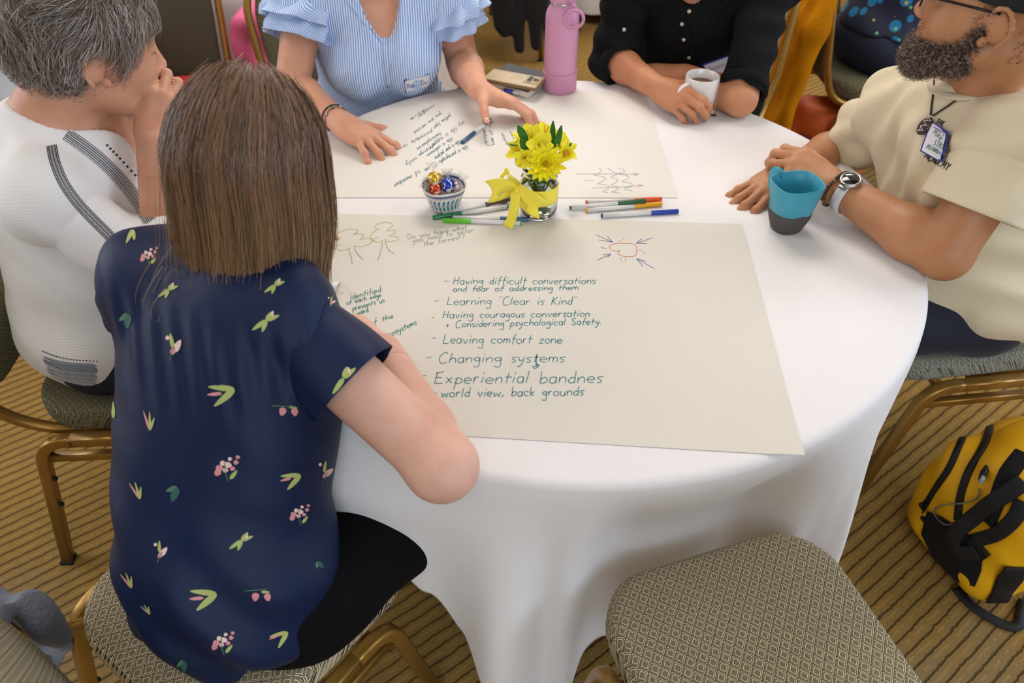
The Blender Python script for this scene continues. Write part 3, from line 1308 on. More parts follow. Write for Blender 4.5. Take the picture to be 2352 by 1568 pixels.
# ------------------------------------------------------------------ people
def skin_mat(name, col, col2, red, rough=0.5):
    t = NT(name)
    n = t.noise(14, 4)
    r = t.n('ShaderNodeMapRange')
    r.inputs[1].default_value = 0.35
    r.inputs[2].default_value = 0.65
    t.l(n, r.inputs[0])
    c = t.mix(r.outputs[0], lin(col), lin(col2))
    n2 = t.noise(26, 2)
    r2 = t.n('ShaderNodeMapRange')
    r2.inputs[1].default_value = 0.55
    r2.inputs[2].default_value = 0.75
    r2.inputs[4].default_value = 0.5
    t.l(n2, r2.inputs[0])
    c = t.mix(r2.outputs[0], c, lin(red))
    mole = t.n('ShaderNodeTexVoronoi')
    mole.inputs['Scale'].default_value = 16
    t.l(t.coord(), mole.inputs['Vector'])
    ms = t.math('LESS_THAN', mole.outputs['Distance'], 0.028)
    c = t.mix(t.math('MULTIPLY', ms, 0.55), c, lin('6a3d2c'))
    t.l(c, t.b.inputs['Base Color'])
    t.b.inputs['Roughness'].default_value = rough
    t.b.inputs['Subsurface Weight'].default_value = 0.12
    t.b.inputs['Subsurface Radius'].default_value = (0.010, 0.004, 0.002)
    t.b.inputs['Subsurface Scale'].default_value = 1.0
    t.b.inputs['Specular IOR Level'].default_value = 0.4
    t.bump(t.math('ADD', t.noise(260, 3), t.math('MULTIPLY', t.noise(40, 3), 1.2)), 0.25, 0.0012)
    return t.m


M_white = mat('eye_white', 'e8e2dc', 0.25, coat=0.5)
M_iris = mat('iris', '40301f', 0.2, coat=0.5)


def head_prims(S, c, F, s=1.0, male=0.0, tiny=True):
    """F: 3x3 frame (columns left... x=right-hand side of f x u, y forward, z up)"""
    F = Matrix(F)
    c = Vector(c)

    def P(x, y, z):
        return c + F @ Vector((x, y, z)) * s

    def E(p, r, k=.02, op=1, R=None):
        S.ell(P(*p), [q * s for q in r], F if R is None else F @ R, k * s, op)
    E((0, -.014, .030), (.076, .098, .088), .02)
    E((0, .030, .000), (.066, .066, .085), .03)
    E((0, .040, -.045), (.055, .052, .062), .03)
    w = .050 + .006 * male
    S.cap(P(-w, -.002, -.062), P(-.018, .070, -.098), .020 * s, .018 * s, .03 * s)
    S.cap(P(w, -.002, -.062), P(.018, .070, -.098), .020 * s, .018 * s, .03 * s)
    E((0, .076, -.098), (.020, .018, .018), .02)
    for q in (-1, 1):
        E((.036 * q, .062, -.030), (.026, .026, .024), .02)
        E((.030 * q, .094, .008), (.017, .012, .011), .010, -1)
        E((.031 * q, .080, .007), (.0135, .0135, .0135), .003)      # closed-over globe, lids
        E((.0115 * q, .102, -.033), (.0085, .010, .0075), .007)     # nostril wing
    S.cap(P(-.042, .072, .026), P(-.010, .086, .026), .010 * s, .010 * s, .016 * s)
    S.cap(P(.042, .072, .026), P(.010, .086, .026), .010 * s, .010 * s, .016 * s)
    S.cap(P(0, .084, .020), P(0, .108, -.024), .0085 * s, .0115 * s, .012 * s)
    E((0, .110, -.029), (.0105, .010, .009), .006)
    # mouth
    E((0, .082, -.060), (.030, .018, .020), .014)
    S.cap(P(-.020, .088, -.0555), P(0, .098, -.053), .0050 * s, .0058 * s, .006 * s)
    S.cap(P(.020, .088, -.0555), P(0, .098, -.053), .0050 * s, .0058 * s, .006 * s)
    S.cap(P(-.018, .087, -.0665), P(0, .096, -.068), .0050 * s, .0068 * s, .006 * s)
    S.cap(P(.018, .087, -.0665), P(0, .096, -.068), .0050 * s, .0068 * s, .006 * s)
    S.cap(P(-.024, .092, -.061), P(0, .106, -.0605), .0015 * s, .0018 * s, .002 * s, -1)
    S.cap(P(.024, .092, -.061), P(0, .106, -.0605), .0015 * s, .0018 * s, .002 * s, -1)
    # ears
    for q in (-1, 1):
        R = Matrix.Rotation(math.radians(-12), 3, 'X') @ Matrix.Rotation(math.radians(18 * q), 3, 'Z')
        E((.079 * q, -.010, -.010), (.0065, .017, .030), .008, 1, R)
        pts = []
        for i in range(9):
            a = math.radians(55 + i * 26) if True else 0
            yy, zz = .019 * math.cos(a), .031 * math.sin(a)
            if i > 6:
                yy *= .6
            v = Matrix.Rotation(math.radians(-12), 3, 'X') @ Vector((.0055 * q + (-.004 * q * 0), yy, zz))
            pts.append(P(.081 * q + v.x + .004 * q * (1 if yy < 0 else .2), -.010 + v.y, -.008 + v.z))
        for a, b in zip(pts, pts[1:]):
            S.cap(a, b, .0040 * s, .0040 * s, .004 * s)
        E((.084 * q, .004, -.034), (.006, .008, .009), .006)        # lobe
        E((.091 * q, -.003, -.012), (.0085, .0085, .011), .004, -1)  # concha
        E((.091 * q, -.010, .006), (.006, .005, .010), .004, -1)


def neck_prims(S, c, F, base, r=.056, s=1.0):
    c = Vector(c)
    F = Matrix(F)
    S.cap(c + F @ Vector((0, -.030, -.055)) * s, base, r * s, r * 1.06 * s, .025)


def hand(S, wrist, f, n, side, bends, thumb=(.9, .55, 15, 20), sc=1.0, spread=(9, 2, -4, -11), nails=None, palm_arch=0.0):
    """side +1 left hand, -1 right hand (with n = back of the hand). bends: four (a1,a2,a3) in degrees"""
    W = Vector(wrist)
    f = Vector(f).normalized()
    n = Vector(n)
    n = (n - f * n.dot(f)).normalized()
    t = f.cross(n) * side
    base = [(.024, .086, .0), (.0075, .090, .003), (-.0095, .086, .001), (-.0255, .078, -.003)]
    lens = [(.043, .025, .021), (.047, .029, .022), (.043, .027, .021), (.034, .020, .019)]
    rad = [.0092, .0094, .0088, .0078]
    # palm
    for (a, b, h), r in zip(base, (.0125, .0125, .012, .0115)):
        p0 = W + (t * (a * .45) + f * .008) * sc
        p1 = W + (t * a + f * (b - .004) + n * (h - .002)) * sc
        S.cap(p0, p1, .0155 * sc, r * sc, .014 * sc)
    S.cap(W + (t * .012 + f * .022 - n * .006) * sc, W + (t * .020 + f * .052 - n * .008) * sc, .0155 * sc, .012 * sc, .014 * sc)
    S.cap(W + (-t * .014 + f * .022 - n * .006) * sc, W + (-t * .020 + f * .055 - n * .006) * sc, .0145 * sc, .012 * sc, .014 * sc)
    tips = []
    for i in range(4):
        a, b, h = base[i]
        p = W + (t * a + f * b + n * h) * sc
        sp = math.radians(spread[i])
        d0 = (f * math.cos(sp) + t * math.sin(sp)).normalized()
        ang = 0
        q = p
        r = rad[i] * sc
        for j in range(3):
            ang += math.radians(bends[i][j])
            d = d0 * math.cos(ang) - n * math.sin(ang)
            q2 = q + d * lens[i][j] * sc
            r1 = r * (1 - .07)
            S.cap(q, q2, r * (1.04 if j else 1.0), r1, .0035 * sc)
            if j < 2:
                S.ell(q2, r1 * 1.06, None, .004 * sc)
            last, q, r = q, q2, r1
        tips.append((q, d, (n * math.cos(ang) + d0 * math.sin(ang)).normalized(), r))
    # thumb: leaves the side of the palm near its base
    tf, tt, b1, b2 = thumb
    p0 = W + (t * .018 + f * .020 - n * .006) * sc
    d = (f * tf + t * tt - n * .25).normalized()
    p1 = p0 + d * .040 * sc
    ax = n * .5 + f * 0 + (f.cross(n) * side) * 0
    inward = (f * .6 - n * .6 - t * .25).normalized()
    d2 = (d * math.cos(math.radians(b1)) + inward * math.sin(math.radians(b1))).normalized()
    p2 = p1 + d2 * .033 * sc
    d3 = (d2 * math.cos(math.radians(b2)) + inward * math.sin(math.radians(b2))).normalized()
    p3 = p2 + d3 * .024 * sc
    S.cap(p0, p1, .0165 * sc, .0115 * sc, .014 * sc)
    S.cap(p1, p2, .0108 * sc, .0098 * sc, .005 * sc)
    S.cap(p2, p3, .0102 * sc, .0082 * sc, .004 * sc)
    nn = (n * .7 + t * .5)
    nn = (nn - d3 * nn.dot(d3)).normalized()
    tips.append((p3, d3, nn, .0090 * sc))
    if nails is not None:
        for q, d, nn, r in tips:
            x = d.cross(nn).normalized()
            R = Matrix((x, d, nn)).transposed()
            nails.ball(q + nn * r * .62 + d * r * .12, (r * .66, r * .85, r * .42), 12, R)
    return tips


def nails_build(nb, root, m):
    """each nail a mesh of its own"""
    k = 0
    per = len(nb.v) // max(1, len(nb.f) and (len(nb.v) // (12 * 7)))
    n = 12 * 7
    nf = 12 * 6
    for i in range(len(nb.v) // n):
        vs = nb.v[i * n:(i + 1) * n]
        fs = [tuple(q - i * n for q in f) for f in nb.f[i * nf:(i + 1) * nf]]
        mesh_obj('fingernail', vs, fs, m, root)


def torso_prims(S, pel, chest, neckb, sl, sr, R1, R2, w=1.0, bust=0.0, belly=0.0, k=.05):
    pel, chest, neckb, sl, sr = map(Vector, (pel, chest, neckb, sl, sr))
    S.ell(pel, (.178 * w, .130 * w, .120), R1, k)
    mid = pel.lerp(chest, .5)
    S.ell(mid, (.148 * w, (.108 + belly * .04) * w, .150), R2, k)
    S.ell(chest, (.150 * w, .108 * w, .165), R2, k)
    S.cap(sl, sr, .052 * w, .052 * w, k)
    S.cap(sl, neckb, .054, .050, .03)
    S.cap(sr, neckb, .054, .050, .03)
    S.ell(sl, .060 * w, None, .03)
    S.ell(sr, .060 * w, None, .03)
    if bust:
        for q in (-1, 1):
            S.ell(chest + R2 @ Vector((.068 * q, .085, -.005)), (.058, .050 * bust, .058), R2, .04)
    if belly:
        S.ell(mid + R2 @ Vector((0, .05, -.03)), (.13, .09 * belly, .12), R2, .05)


def arm_prims(S, sh, el, wr, r=(.048, .036, .040, .026), k=.018, infl=0):
    sh, el, wr = map(Vector, (sh, el, wr))
    S.cap(sh, el, r[0] + infl, r[1] + infl, k)
    m = el.lerp(wr, .28)
    S.cap(el, m, r[1] * .98 + infl, r[2] + infl, k)
    S.cap(m, wr, r[2] + infl, r[3] + infl, k)
    return S


def leg_prims(S, hip, knee, ankle, w=1.0, infl=0):
    hip, knee, ankle = map(Vector, (hip, knee, ankle))
    S.cap(hip, knee, .082 * w + infl, .058 * w + infl, .04)
    m = knee.lerp(ankle, .35)
    S.cap(knee, m, .054 * w + infl, .052 * w + infl, .03)
    S.cap(m, ankle, .052 * w + infl, .034 * w + infl, .03)


def foot_prims(S, ankle, d, infl=0):
    ankle = Vector(ankle)
    d = Vector(d).normalized()
    S.cap(ankle - d * .03 - Vector((0, 0, .045)), ankle + d * .14 - Vector((0, 0, .058)), .036 + infl, .028 + infl, .03)
    S.cap(ankle, ankle - Vector((0, 0, .045)) + d * .02, .036 + infl, .036 + infl, .03)


def shoes(root, ankles, d, m):
    for a in ankles:
        a = Vector(a)
        S = SDF()
        S.cap(a - Vector(d).normalized() * .03 - V((0, 0, .042)), a + Vector(d).normalized() * .15 - V((0, 0, .052)), .040, .032, .03)
        S.cap(a, a - V((0, 0, .04)), .040, .042, .03)
        S.plane((a.x, a.y, a.z - .088), (0, 0, -1))
        v, q = S.mesh(.007)
        mesh_obj('shoe', v, q, m, root)


def lips_of(c, F, s=1.0):
    c = Vector(c)
    F = Matrix(F)
    return (np.array(c + F @ Vector((0, .094, -.0605)) * s), np.array([.024 * s, .013 * s, .0125 * s]), np.array(F))


def body(name, S, root, mats, h=.0045, hi=None, regions=(), disp=None):
    """one continuous skin surface; hi = list of (centre, radius, h) re-meshed finer. regions: (centre, radii, R, material)"""
    v, q = S.mesh(h, disp)
    V_, Q_ = [v], [q]
    if hi:
        keep = np.ones(len(q), bool)
        cen = v[q].mean(1)
        for c, r, hh in hi:
            c = np.array(c)
            keep &= ~(np.linalg.norm(cen - c, axis=1) < r - h * 0.6)
        Q_[0] = q[keep]
        off = len(v)
        for i, (c, r, hh) in enumerate(hi):
            c = np.array(c)
            v2, q2 = S.mesh(hh, disp, (c - r - .01, c + r + .01), smooth=2)
            cc = v2[q2].mean(1)
            kk = np.linalg.norm(cc - c, axis=1) < r
            for (c3, r3, h3) in hi[:i]:
                kk &= ~(np.linalg.norm(cc - np.array(c3), axis=1) < r3 - .002)
            V_.append(v2)
            Q_.append(q2[kk] + off)
            off += len(v2)
    v = np.concatenate(V_)
    q = np.concatenate(Q_)
    # drop unused vertices
    used = np.zeros(len(v), bool)
    used[q.ravel()] = True
    idx = np.cumsum(used) - 1
    v, q = v[used], idx[q]
    fm = np.zeros(len(q), int)
    cen = v[q].mean(1)
    for c, r, R, mi in regions:
        d = (cen - c) @ R
        fm[((d / r) ** 2).sum(1) < 1] = mi
    return mesh_obj(name, v, q, None, root, mats=mats, fmat=fm)


def sleeve(root, sh, el, m, t0, t1, r0, r1, ripple=.002, nf=7, name='sleeve', drop=.0, thick=.0016, hem=None, phase=0, amp1=1.0):
    sh, el = Vector(sh), Vector(el)
    ax = (el - sh)
    L = ax.length
    ax.normalize()
    a = ax.cross(Vector((0, 0, 1))).normalized()
    b = a.cross(ax)
    n, m_ = 26, 64
    vs = []
    for i in range(n + 1):
        t = i / n
        p = sh + ax * L * (t0 + (t1 - t0) * t)
        for j in range(m_):
            w = 2 * math.pi * j / m_
            r = r0 + (r1 - r0) * t ** 1.2 + ripple * (.3 + .7 * t * amp1) * math.sin(nf * w + phase + 3 * t + 1.3 * math.sin(2 * w)) + ripple * .5 * math.sin(3 * w + t * 9)
            q = p + (a * math.cos(w) + b * math.sin(w)) * r
            q.z -= drop * t
            vs.append(q)
    fs = [(i * m_ + j, i * m_ + (j + 1) % m_, (i + 1) * m_ + (j + 1) % m_, (i + 1) * m_ + j) for i in range(n) for j in range(m_)]
    o = mesh_obj(name, vs, np.array(fs), m, root)
    q = o.modifiers.new('thickness', 'SOLIDIFY')
    q.thickness = thick
    q.offset = 0
    return o


def cloth_mesh(name, S, root, m, h=.0045, disp=None, smooth=2, mats=None, region=None):
    v, q = S.mesh(h, disp, smooth=smooth)
    fm = region(v[q].mean(1)) if region else None
    return mesh_obj(name, v, q, m, root, mats=mats, fmat=fm)


def eyes(root, c, F, s=1.0, look=(0, 1, 0), back=0.0):
    c = Vector(c)
    F = Matrix(F)
    for q in (-1, 1):
        p = c + F @ Vector((.031 * q, .0825 - back, .0068)) * s
        mb_ = MB().ball(p, .0118 * s, 20, F)
        e = mb_.build('eye', M_white, root)
        mb_ = MB().ball(p + F @ Vector(look).normalized() * .0072 * s, .0056 * s, 14, F)
        e2 = mesh_obj('iris', mb_.v, mb_.f, M_iris, e)
        a, b = [], []
        for i in range(9):
            tt = i / 8 * 2 - 1
            a.append(c + F @ Vector(((.031 + .018 * tt) * q, .094 - .013 * max(0, tt) ** 2, .031 + .004 * (1 - tt * tt))) * s)
        b2_ = [c + F @ Vector(((.031 + .0125 * (i / 8 * 2 - 1)) * q, .0955 - .0065 * (i / 8 * 2 - 1) ** 2, .0035 - .003 * (1 - (i / 8 * 2 - 1) ** 2))) * s for i in range(9)]
        MB().tube(b2_, .0008 * s, 5).build('eyelashes', M_iris, root)
        mb_ = MB().tube(a, .0022 * s, 6, scale=[.5, .9, 1.2, 1.3, 1.3, 1.2, 1.0, .7, .3])
        mb_.build('eyebrow', M_brow, root)


M_brow = mat('brow_hair', '6b5a48', 0.8)
M_lip = mat('lips', 'b5695c', 0.45)
M_nail = mat('nail', 'e0b09c', 0.3, coat=0.3)
M_nail_d = mat('nail_warm', 'c0896a', 0.3, coat=0.3)
I3 = Matrix.Identity(3)


def heading(deg, lean=0.0):
    """frame facing deg (from +x) with forward lean of the up axis in degrees"""
    f = Vector((math.cos(math.radians(deg)), math.sin(math.radians(deg)), 0))
    up = Vector((0, 0, 1)) * math.cos(math.radians(lean)) + f * math.sin(math.radians(lean))
    return frame(f * math.cos(math.radians(lean)) - Vector((0, 0, 1)) * math.sin(math.radians(lean)), up)


# ---- the front woman, seen from behind: navy floral blouse, brown bob
SK_A = skin_mat('skin_fair', 'dbac98', 'd2a08c', 'd39482')
A = thing('person', 'woman with a light brown bob in a navy floral blouse, back to the camera', 'person', (-.43, .62, 0), 'people seated at the table')
A_head = V((-.352, .930, 1.100))
A_F = frame((.18, .90, -.42), (.16, .42, .9))
A_R1 = heading(72, 8)
A_R2 = heading(76, 26)
A_pel, A_ch, A_nb = V((-.428, .645, .58)), V((-.398, .80, .855)), V((-.378, .885, 1.0))
A_sl, A_sr = V((-.515, .885, .950)), V((-.315, .808, .942))
A_el, A_wr = V((-.098, .668, .797)), V((-.205, .905, .790))
A_el2, A_wr2 = V((-.61, .985, .79)), V((-.50, 1.10, .785))
S = SDF()
torso_prims(S, A_pel, A_ch, A_nb, A_sl, A_sr, A_R1, A_R2, 0.86, bust=1.0)
arm_prims(S, A_sr, A_el, A_wr, (.050, .044, .044, .028))
S.ell(A_el + V((.006, -.006, 0)), (.040, .040, .036), None, .03)
arm_prims(S, A_sl, A_el2, A_wr2, (.050, .044, .044, .028))
neck_prims(S, A_head, A_F, A_nb, .052)
head_prims(S, A_head, A_F, 0.97)
nb = MB()
tipsA = hand(S, A_wr, (-.50, .80, -.02), (.65, .35, .62), -1, [(45, 55, 35), (52, 60, 35), (58, 60, 35), (60, 60, 35)], thumb=(.9, .3, 35, 25), sc=.92, nails=nb)
hand(S, A_wr2, (.25, .95, -.03), (0, 0, 1), 1, [(12, 18, 10)] * 4, sc=.92, nails=nb)
for s_, x in ((-1, .10), (1, -.10)):
    pass
A_hl, A_hr = V((-.515, .66, .545)), V((-.328, .615, .520))
A_kl, A_kr = V((-.30, 1.03, .525)), V((-.055, .915, .505))
A_al, A_ar = V((-.26, 1.02, .10)), V((-.09, .96, .10))
leg_prims(S, A_hl, A_kl, A_al)
leg_prims(S, A_hr, A_kr, A_ar)
foot_prims(S, A_al, (.3, .9, 0))
foot_prims(S, A_ar, (.3, .9, 0))
bodyA = body('body', S, A, [SK_A, M_lip], .0055, [(A_el, .17, .0035), (A_wr + V((-.04, .07, 0)), .13, .0026), (A_head, .15, .0035)], [(*lips_of(A_head, A_F, .97), 1)])
nails_build(nb, A, M_nail)
eyes(A, A_head, A_F, .97)

t = NT('navy_satin')
n = t.noise(5, 3)
t.l(t.mix(n, lin('0b1a3a'), lin('0e2046')), t.b.inputs['Base Color'])
t.b.inputs['Roughness'].default_value = 0.48
t.b.inputs['Specular IOR Level'].default_value = 0.25
t.b.inputs['Sheen Weight'].default_value = 0.0
t.b.inputs['Sheen Tint'].default_value = (*lin('5a76b8'), 1)
t.bump(t.math('ADD', t.noise(900, 2), t.math('MULTIPLY', t.noise(11, 4), 4)), 0.2, 0.004)
M_navy = t.m

S = SDF()
torso_prims(S, A_pel, A_ch, A_nb - V((0, .01, .03)), A_sl, A_sr, A_R1, A_R2, 0.86, bust=1.0)
S = S.grow(.017)
# the loose tail of the blouse over the hips
S.cap(A_sl + V((.045, -.04, -.10)), A_pel + V((-.055, -.02, .06)), .080, .078, .08)
S.cap(A_sr + V((-.035, -.03, -.10)), A_pel + V((.040, .0, .06)), .083, .072, .08)
S.ell(A_pel + V((.0, -.01, -.03)), (.140, .130, .11), A_R1, .05)
S.plane((-.43, .6, .485), (0, -.1, -1), .02)
# neck opening
ax = (A_head - A_nb).normalized()
S.cap(A_nb + V((0, .03, -.01)), A_nb + V((0, .05, .10)), .070, .080, .006, -1)
fdA = fold_disp(.0055, [((1, .15, .1), 46, .3, .8), ((.9, .4, -.5), 60, 1.9, .6), ((.3, -.6, 1), 38, 4.2, .9), ((.6, .2, .9), 85, 2.2, .35)])
# big soft folds near the lap and gathers from the shoulder yoke


def dispA(P):
    out = fdA(P)
    lo = np.clip((.78 - P[:, 2]) / .2, 0, 1)
    out += lo * .009 * np.sin(P[:, 2] * 42 + P[:, 0] * 16 * np.sin(P[:, 0] * 8) + P[:, 1] * 9)
    up = np.clip((P[:, 2] - .86) / .06, 0, 1) * np.clip((1.0 - P[:, 2]) / .04, 0, 1)
    out += up * .0022 * np.sin(P[:, 0] * 210 + P[:, 1] * 30)
    return out


blouseA = cloth_mesh('blouse', S, A, M_navy, .004, dispA)
slA = [sleeve(A, A_sr, A_el, M_navy, -.02, .46, .062, .072, ripple=.0018), sleeve(A, A_sl, A_el2, M_navy, -.02, .5, .064, .076, ripple=.002)]
# trousers
M_black = mat('black_trousers', '09090c', 0.85, bump=(300, .2, .001), spec=.15)
S = SDF()
leg_prims(S, A_hl, A_kl, A_al, 1.0, .010)
leg_prims(S, A_hr, A_kr, A_ar, 1.0, .010)
S.ell(A_pel - V((0, 0, .03)), (.150, .135, .112), A_R1, .05)
S.plane((0, 0, .474), (0, 0, -1)) if False else None
cloth_mesh('trousers', S, A, M_black, .007, fold_disp(.004, [((.4, .9, 0), 40, 1, 1)]))
M_shoe = mat('black_shoe', '141414', 0.45)
shoes(A, (A_al, A_ar), (.3, .9, 0), M_shoe)

# printed sprigs, laid out where the photograph shows them
M_pr = [mat('print_leaf', 'a9b56a', .7), mat('print_stem', '4f7a5a', .7), mat('print_pink', 'd58f92', .7), mat('print_blush', 'ecc9c2', .7), mat('print_dark', '2c5a55', .7)]
bA = bvh_of(blouseA, *slA)


def leaf(mb_, x, y, ang, L, w, mi):
    ca, sa = math.cos(math.radians(ang)), -math.sin(math.radians(ang))
    poly = []
    for i in range(12):
        a = 2 * math.pi * i / 12
        lx, ly = (math.cos(a) + 1) / 2 * L, math.sin(a) * w / 2 * (1 - .35 * math.cos(a))
        poly.append((x + lx * ca - ly * sa * -1 * -1, y + lx * sa + ly * ca))
    patch_on(bA, poly, mb_, .0009, mi)


def stemline(mb_, x, y, ang, L, mi=1):
    ca, sa = math.cos(math.radians(ang)), -math.sin(math.radians(ang))
    strip_on(bA, [(x, y), (x + ca * L * .5 + sa * L * .06, y + sa * L * .5), (x + ca * L, y + sa * L)], .0012, mb_, .001, 4, mi)


def sprig(kind, x, y, ang, s=1.0):
    b = MB()
    if kind == 'v':       # two long leaves and a pink bud
        leaf(b, x, y, ang + 175, 62 * s, 13 * s, 0)
        leaf(b, x, y, ang + 220, 62 * s, 15 * s, 0)
        leaf(b, x - 30 * s, y + 10 * s, ang + 185, 34 * s, 8 * s, 2)
    elif kind == 'b':     # berry spray
        stemline(b, x, y, ang + 100, 45 * s)
        for dx, dy, r, mi in ((-20, -30, 9, 2), (-12, -42, 7, 3), (0, -38, 8, 3), (10, -30, 6, 2), (18, -44, 6, 2), (-24, -20, 8, 2), (4, -52, 5, 3), (22, -56, 5, 2), (-6, -26, 6, 3)):
            leaf(b, x + dx * s - r * s, y + dy * s, 0, 2 * r * s, 1.7 * r * s, mi)
        leaf(b, x + 4 * s, y - 6 * s, ang + 50, 26 * s, 9 * s, 0)
    elif kind == 'f':     # bud on stem
        stemline(b, x, y, ang + 75, 34 * s)
        leaf(b, x + 6 * s, y - 30 * s, ang + 100, 34 * s, 9 * s, 0)
        leaf(b, x + 8 * s, y - 20 * s, ang + 60, 32 * s, 15 * s, 3)
        leaf(b, x + 4 * s, y - 14 * s, ang + 75, 20 * s, 11 * s, 2)
        leaf(b, x - 6 * s, y - 48 * s, ang + 90, 10 * s, 9 * s, 3)
    elif kind == 't':     # twig of small leaves
        for a_, l_ in ((20, 40), (55, 30), (215, 50), (250, 36)):
            leaf(b, x, y, ang + a_, l_ * s, 13 * s, 0)
        leaf(b, x + 14 * s, y - 6 * s, ang + 75, 22 * s, 8 * s, 3)
    elif kind == 'd':     # drooping dark bell
        leaf(b, x, y, ang + 250, 34 * s, 18 * s, 4)
        leaf(b, x, y, ang + 200, 26 * s, 11 * s, 1)
    elif kind == 'g':     # grass-like
        leaf(b, x, y, ang + 100, 55 * s, 7 * s, 0)
        leaf(b, x, y, ang + 118, 60 * s, 6 * s, 2)
        leaf(b, x, y, ang + 80, 40 * s, 8 * s, 0)
    elif kind == 'h':     # hanging pink bells
        stemline(b, x - 30 * s, y - 4 * s, ang - 3, 50 * s)
        leaf(b, x - 4 * s, y, ang + 255, 20 * s, 16 * s, 2)
        leaf(b, x + 20 * s, y + 2 * s, ang + 280, 18 * s, 15 * s, 2)
        leaf(b, x + 8 * s, y - 2 * s, ang + 350, 20 * s, 6 * s, 0)
    if b.f:
        b.build('printed_sprig', None, blouseA, smooth=True, mats=M_pr)


for a in (('t', 612, 735, 0, .8), ('f', 392, 828, 0, 1.0), ('v', 540, 893, 0, 1), ('h', 655, 935, 0, 1), ('g', 345, 988, -10, .8), ('g', 262, 960, 12, 1), ('b', 525, 1105, 0, 1),
          ('v', 690, 1090, 8, .75), ('d', 408, 1118, 0, 1.05), ('g', 322, 1146, 5, .75), ('b', 690, 1205, 0, .8), ('t', 555, 1240, 0, .7), ('f', 362, 1292, -10, .8), ('g', 303, 1350, 10, .7),
          ('v', 498, 1362, 0, 1), ('h', 592, 1360, 8, 1), ('b', 515, 1503, 0, .9), ('v', 660, 1450, 20, .7), ('d', 420, 1515, 30, .8), ('t', 790, 868, 20, .9), ('d', 294, 720, 20, 1.0),
          ('t', 305, 528, 30, .7), ('b', 345, 610, 0, .7), ('t', 632, 655, 0, .6), ('t', 388, 665, 0, .6), ('g', 225, 960, 5, .7), ('g', 222, 770, 0, .6), ('f', 738, 1108, -20, .8),
          ('g', 345, 1410, 20, .5), ('d', 727, 1290, 70, .6), ('g', 690, 1520, -30, .7), ('f', 755, 705, -30, .4), ('b', 236, 1080, 10, .6)):
    sprig(*a)
# seam of the sleeve and edge stitching of the yoke
M_seam = mat('navy_seam', '0c1530', .7)
b = MB()
strip_on(bA, [(752, 688), (735, 740), (712, 790), (697, 850), (686, 910), (690, 960), (712, 990)], .0016, b, .0009)
b.build('sleeve_seam', M_seam, blouseA)

# hair
M_hairbase = mat('hair_under', '3a2a1e', 0.8, bump=(90, .6, .004))
M_hair = hair_mat('brown_hair')
S = SDF()
S.ell(A_head + V((0, -.010, .024)), (.086, .100, .108), A_F, .02)
S.ell(A_head + V((-.004, -.048, -.03)), (.078, .052, .092), frame((.15, 1, 0), (0, 0, 1)), .05)
S.cap(A_head + A_F @ V((0, .13, -.02)), A_head + A_F @ V((0, .16, -.12)), .070, .06, .03, -1)
cloth_mesh('hair', S, A, M_hairbase, .006)
hairA = [o for o in A.children if o.name.startswith('hair')][-1]
N, K = 13500, 14
U = np.array(A_F @ V((0, 0, 1)))
Fw = np.array(A_F @ V((0, 1, 0)))
Rt = np.array(A_F @ V((1, 0, 0)))
hc = np.array(A_head) + U * .012 - Fw * .012
az = rng.uniform(0, 2 * np.pi, N)
clump = np.round(az * 34 / 1.0) / 34 + rng.normal(0, .004, N)
th0 = np.arccos(1 - rng.uniform(0.0005, 1, N) ** 0.8 * 1.0)
lay = rng.uniform(0, 1, N) ** .7
tt = np.linspace(0, 1, K)
paths = np.zeros((N, K, 3))
part = np.where(rng.uniform(0, 1, N) < .5, 1, -1)
endz = .895 + .016 * rng.normal(0, 1, N)
# unit directions from parting line: strands leave a line running front to back, to left and right
y0 = rng.uniform(-.9, .8, N)
for k_ in range(K):
    s_ = tt[k_]
    a_ = az * (1 - .65 * s_) + clump * .65 * s_
    th = th0 + (np.pi * .52 - th0) * np.minimum(1, s_ / .55)
    st = np.sin(th)
    d = st[:, None] * (np.cos(a_)[:, None] * Rt + np.sin(a_)[:, None] * Fw) + np.cos(th)[:, None] * U
    rx = (.092 + .011 * lay)
    r = np.stack([rx, rx * 1.14, rx * 1.30], 1)
    loc = np.stack([st * np.cos(a_) * r[:, 0], st * np.sin(a_) * r[:, 1], np.cos(th) * r[:, 2]], 1)
    loc = loc * (.985 + .015 * min(1, s_ / .18))
    p = hc + loc[:, :1] * Rt + loc[:, 1:2] * Fw + loc[:, 2:3] * U
    paths[:, k_] = p
# the part past the widest ring hangs down under gravity
k0 = int(.55 * K)
ring = paths[:, k0].copy()
for k_ in range(k0 + 1, K):
    s_ = (k_ - k0) / (K - 1 - k0)
    z = ring[:, 2] + (endz - ring[:, 2]) * s_
    away = ring[:, :2] - np.array(A_head)[None, :2]
    inw = 1 + .10 * np.sin(np.pi * min(1, s_ * 1.15)) * (.4 + .6 * lay) - .16 * s_ ** 2.2 - .10 * (1 - lay) * s_
    xy = np.array(A_head)[None, :2] + away * inw[:, None]
    xy[:, 0] += -.040 * s_ ** 3 * (lay > .35) + .006 * np.sin(clump * 51 + s_ * 5) * s_
    xy[:, 1] += -.052 * s_ ** 2 + .006 * np.cos(clump * 37 + s_ * 4) * s_
    paths[:, k_, :2] = xy
    paths[:, k_, 2] = z
for _ in range(5):
    paths[:, 1:-1] = (paths[:, :-2] + paths[:, 1:-1] * 2 + paths[:, 2:]) / 4
paths += rng.normal(0, .0022, (N, 1, 3)) + rng.normal(0, .0006, paths.shape)
# flick of the ends to the left and some flyaways
fly = rng.uniform(0, 1, N) < .035
paths[fly] += (rng.normal(0, .018, (fly.sum(), 1, 3)) * (tt[None, :, None] ** 2)) + (np.array([-.02, -.012, .012]) * (tt[None, :, None] ** 3) * rng.uniform(0, 1.6, (fly.sum(), 1, 1)))
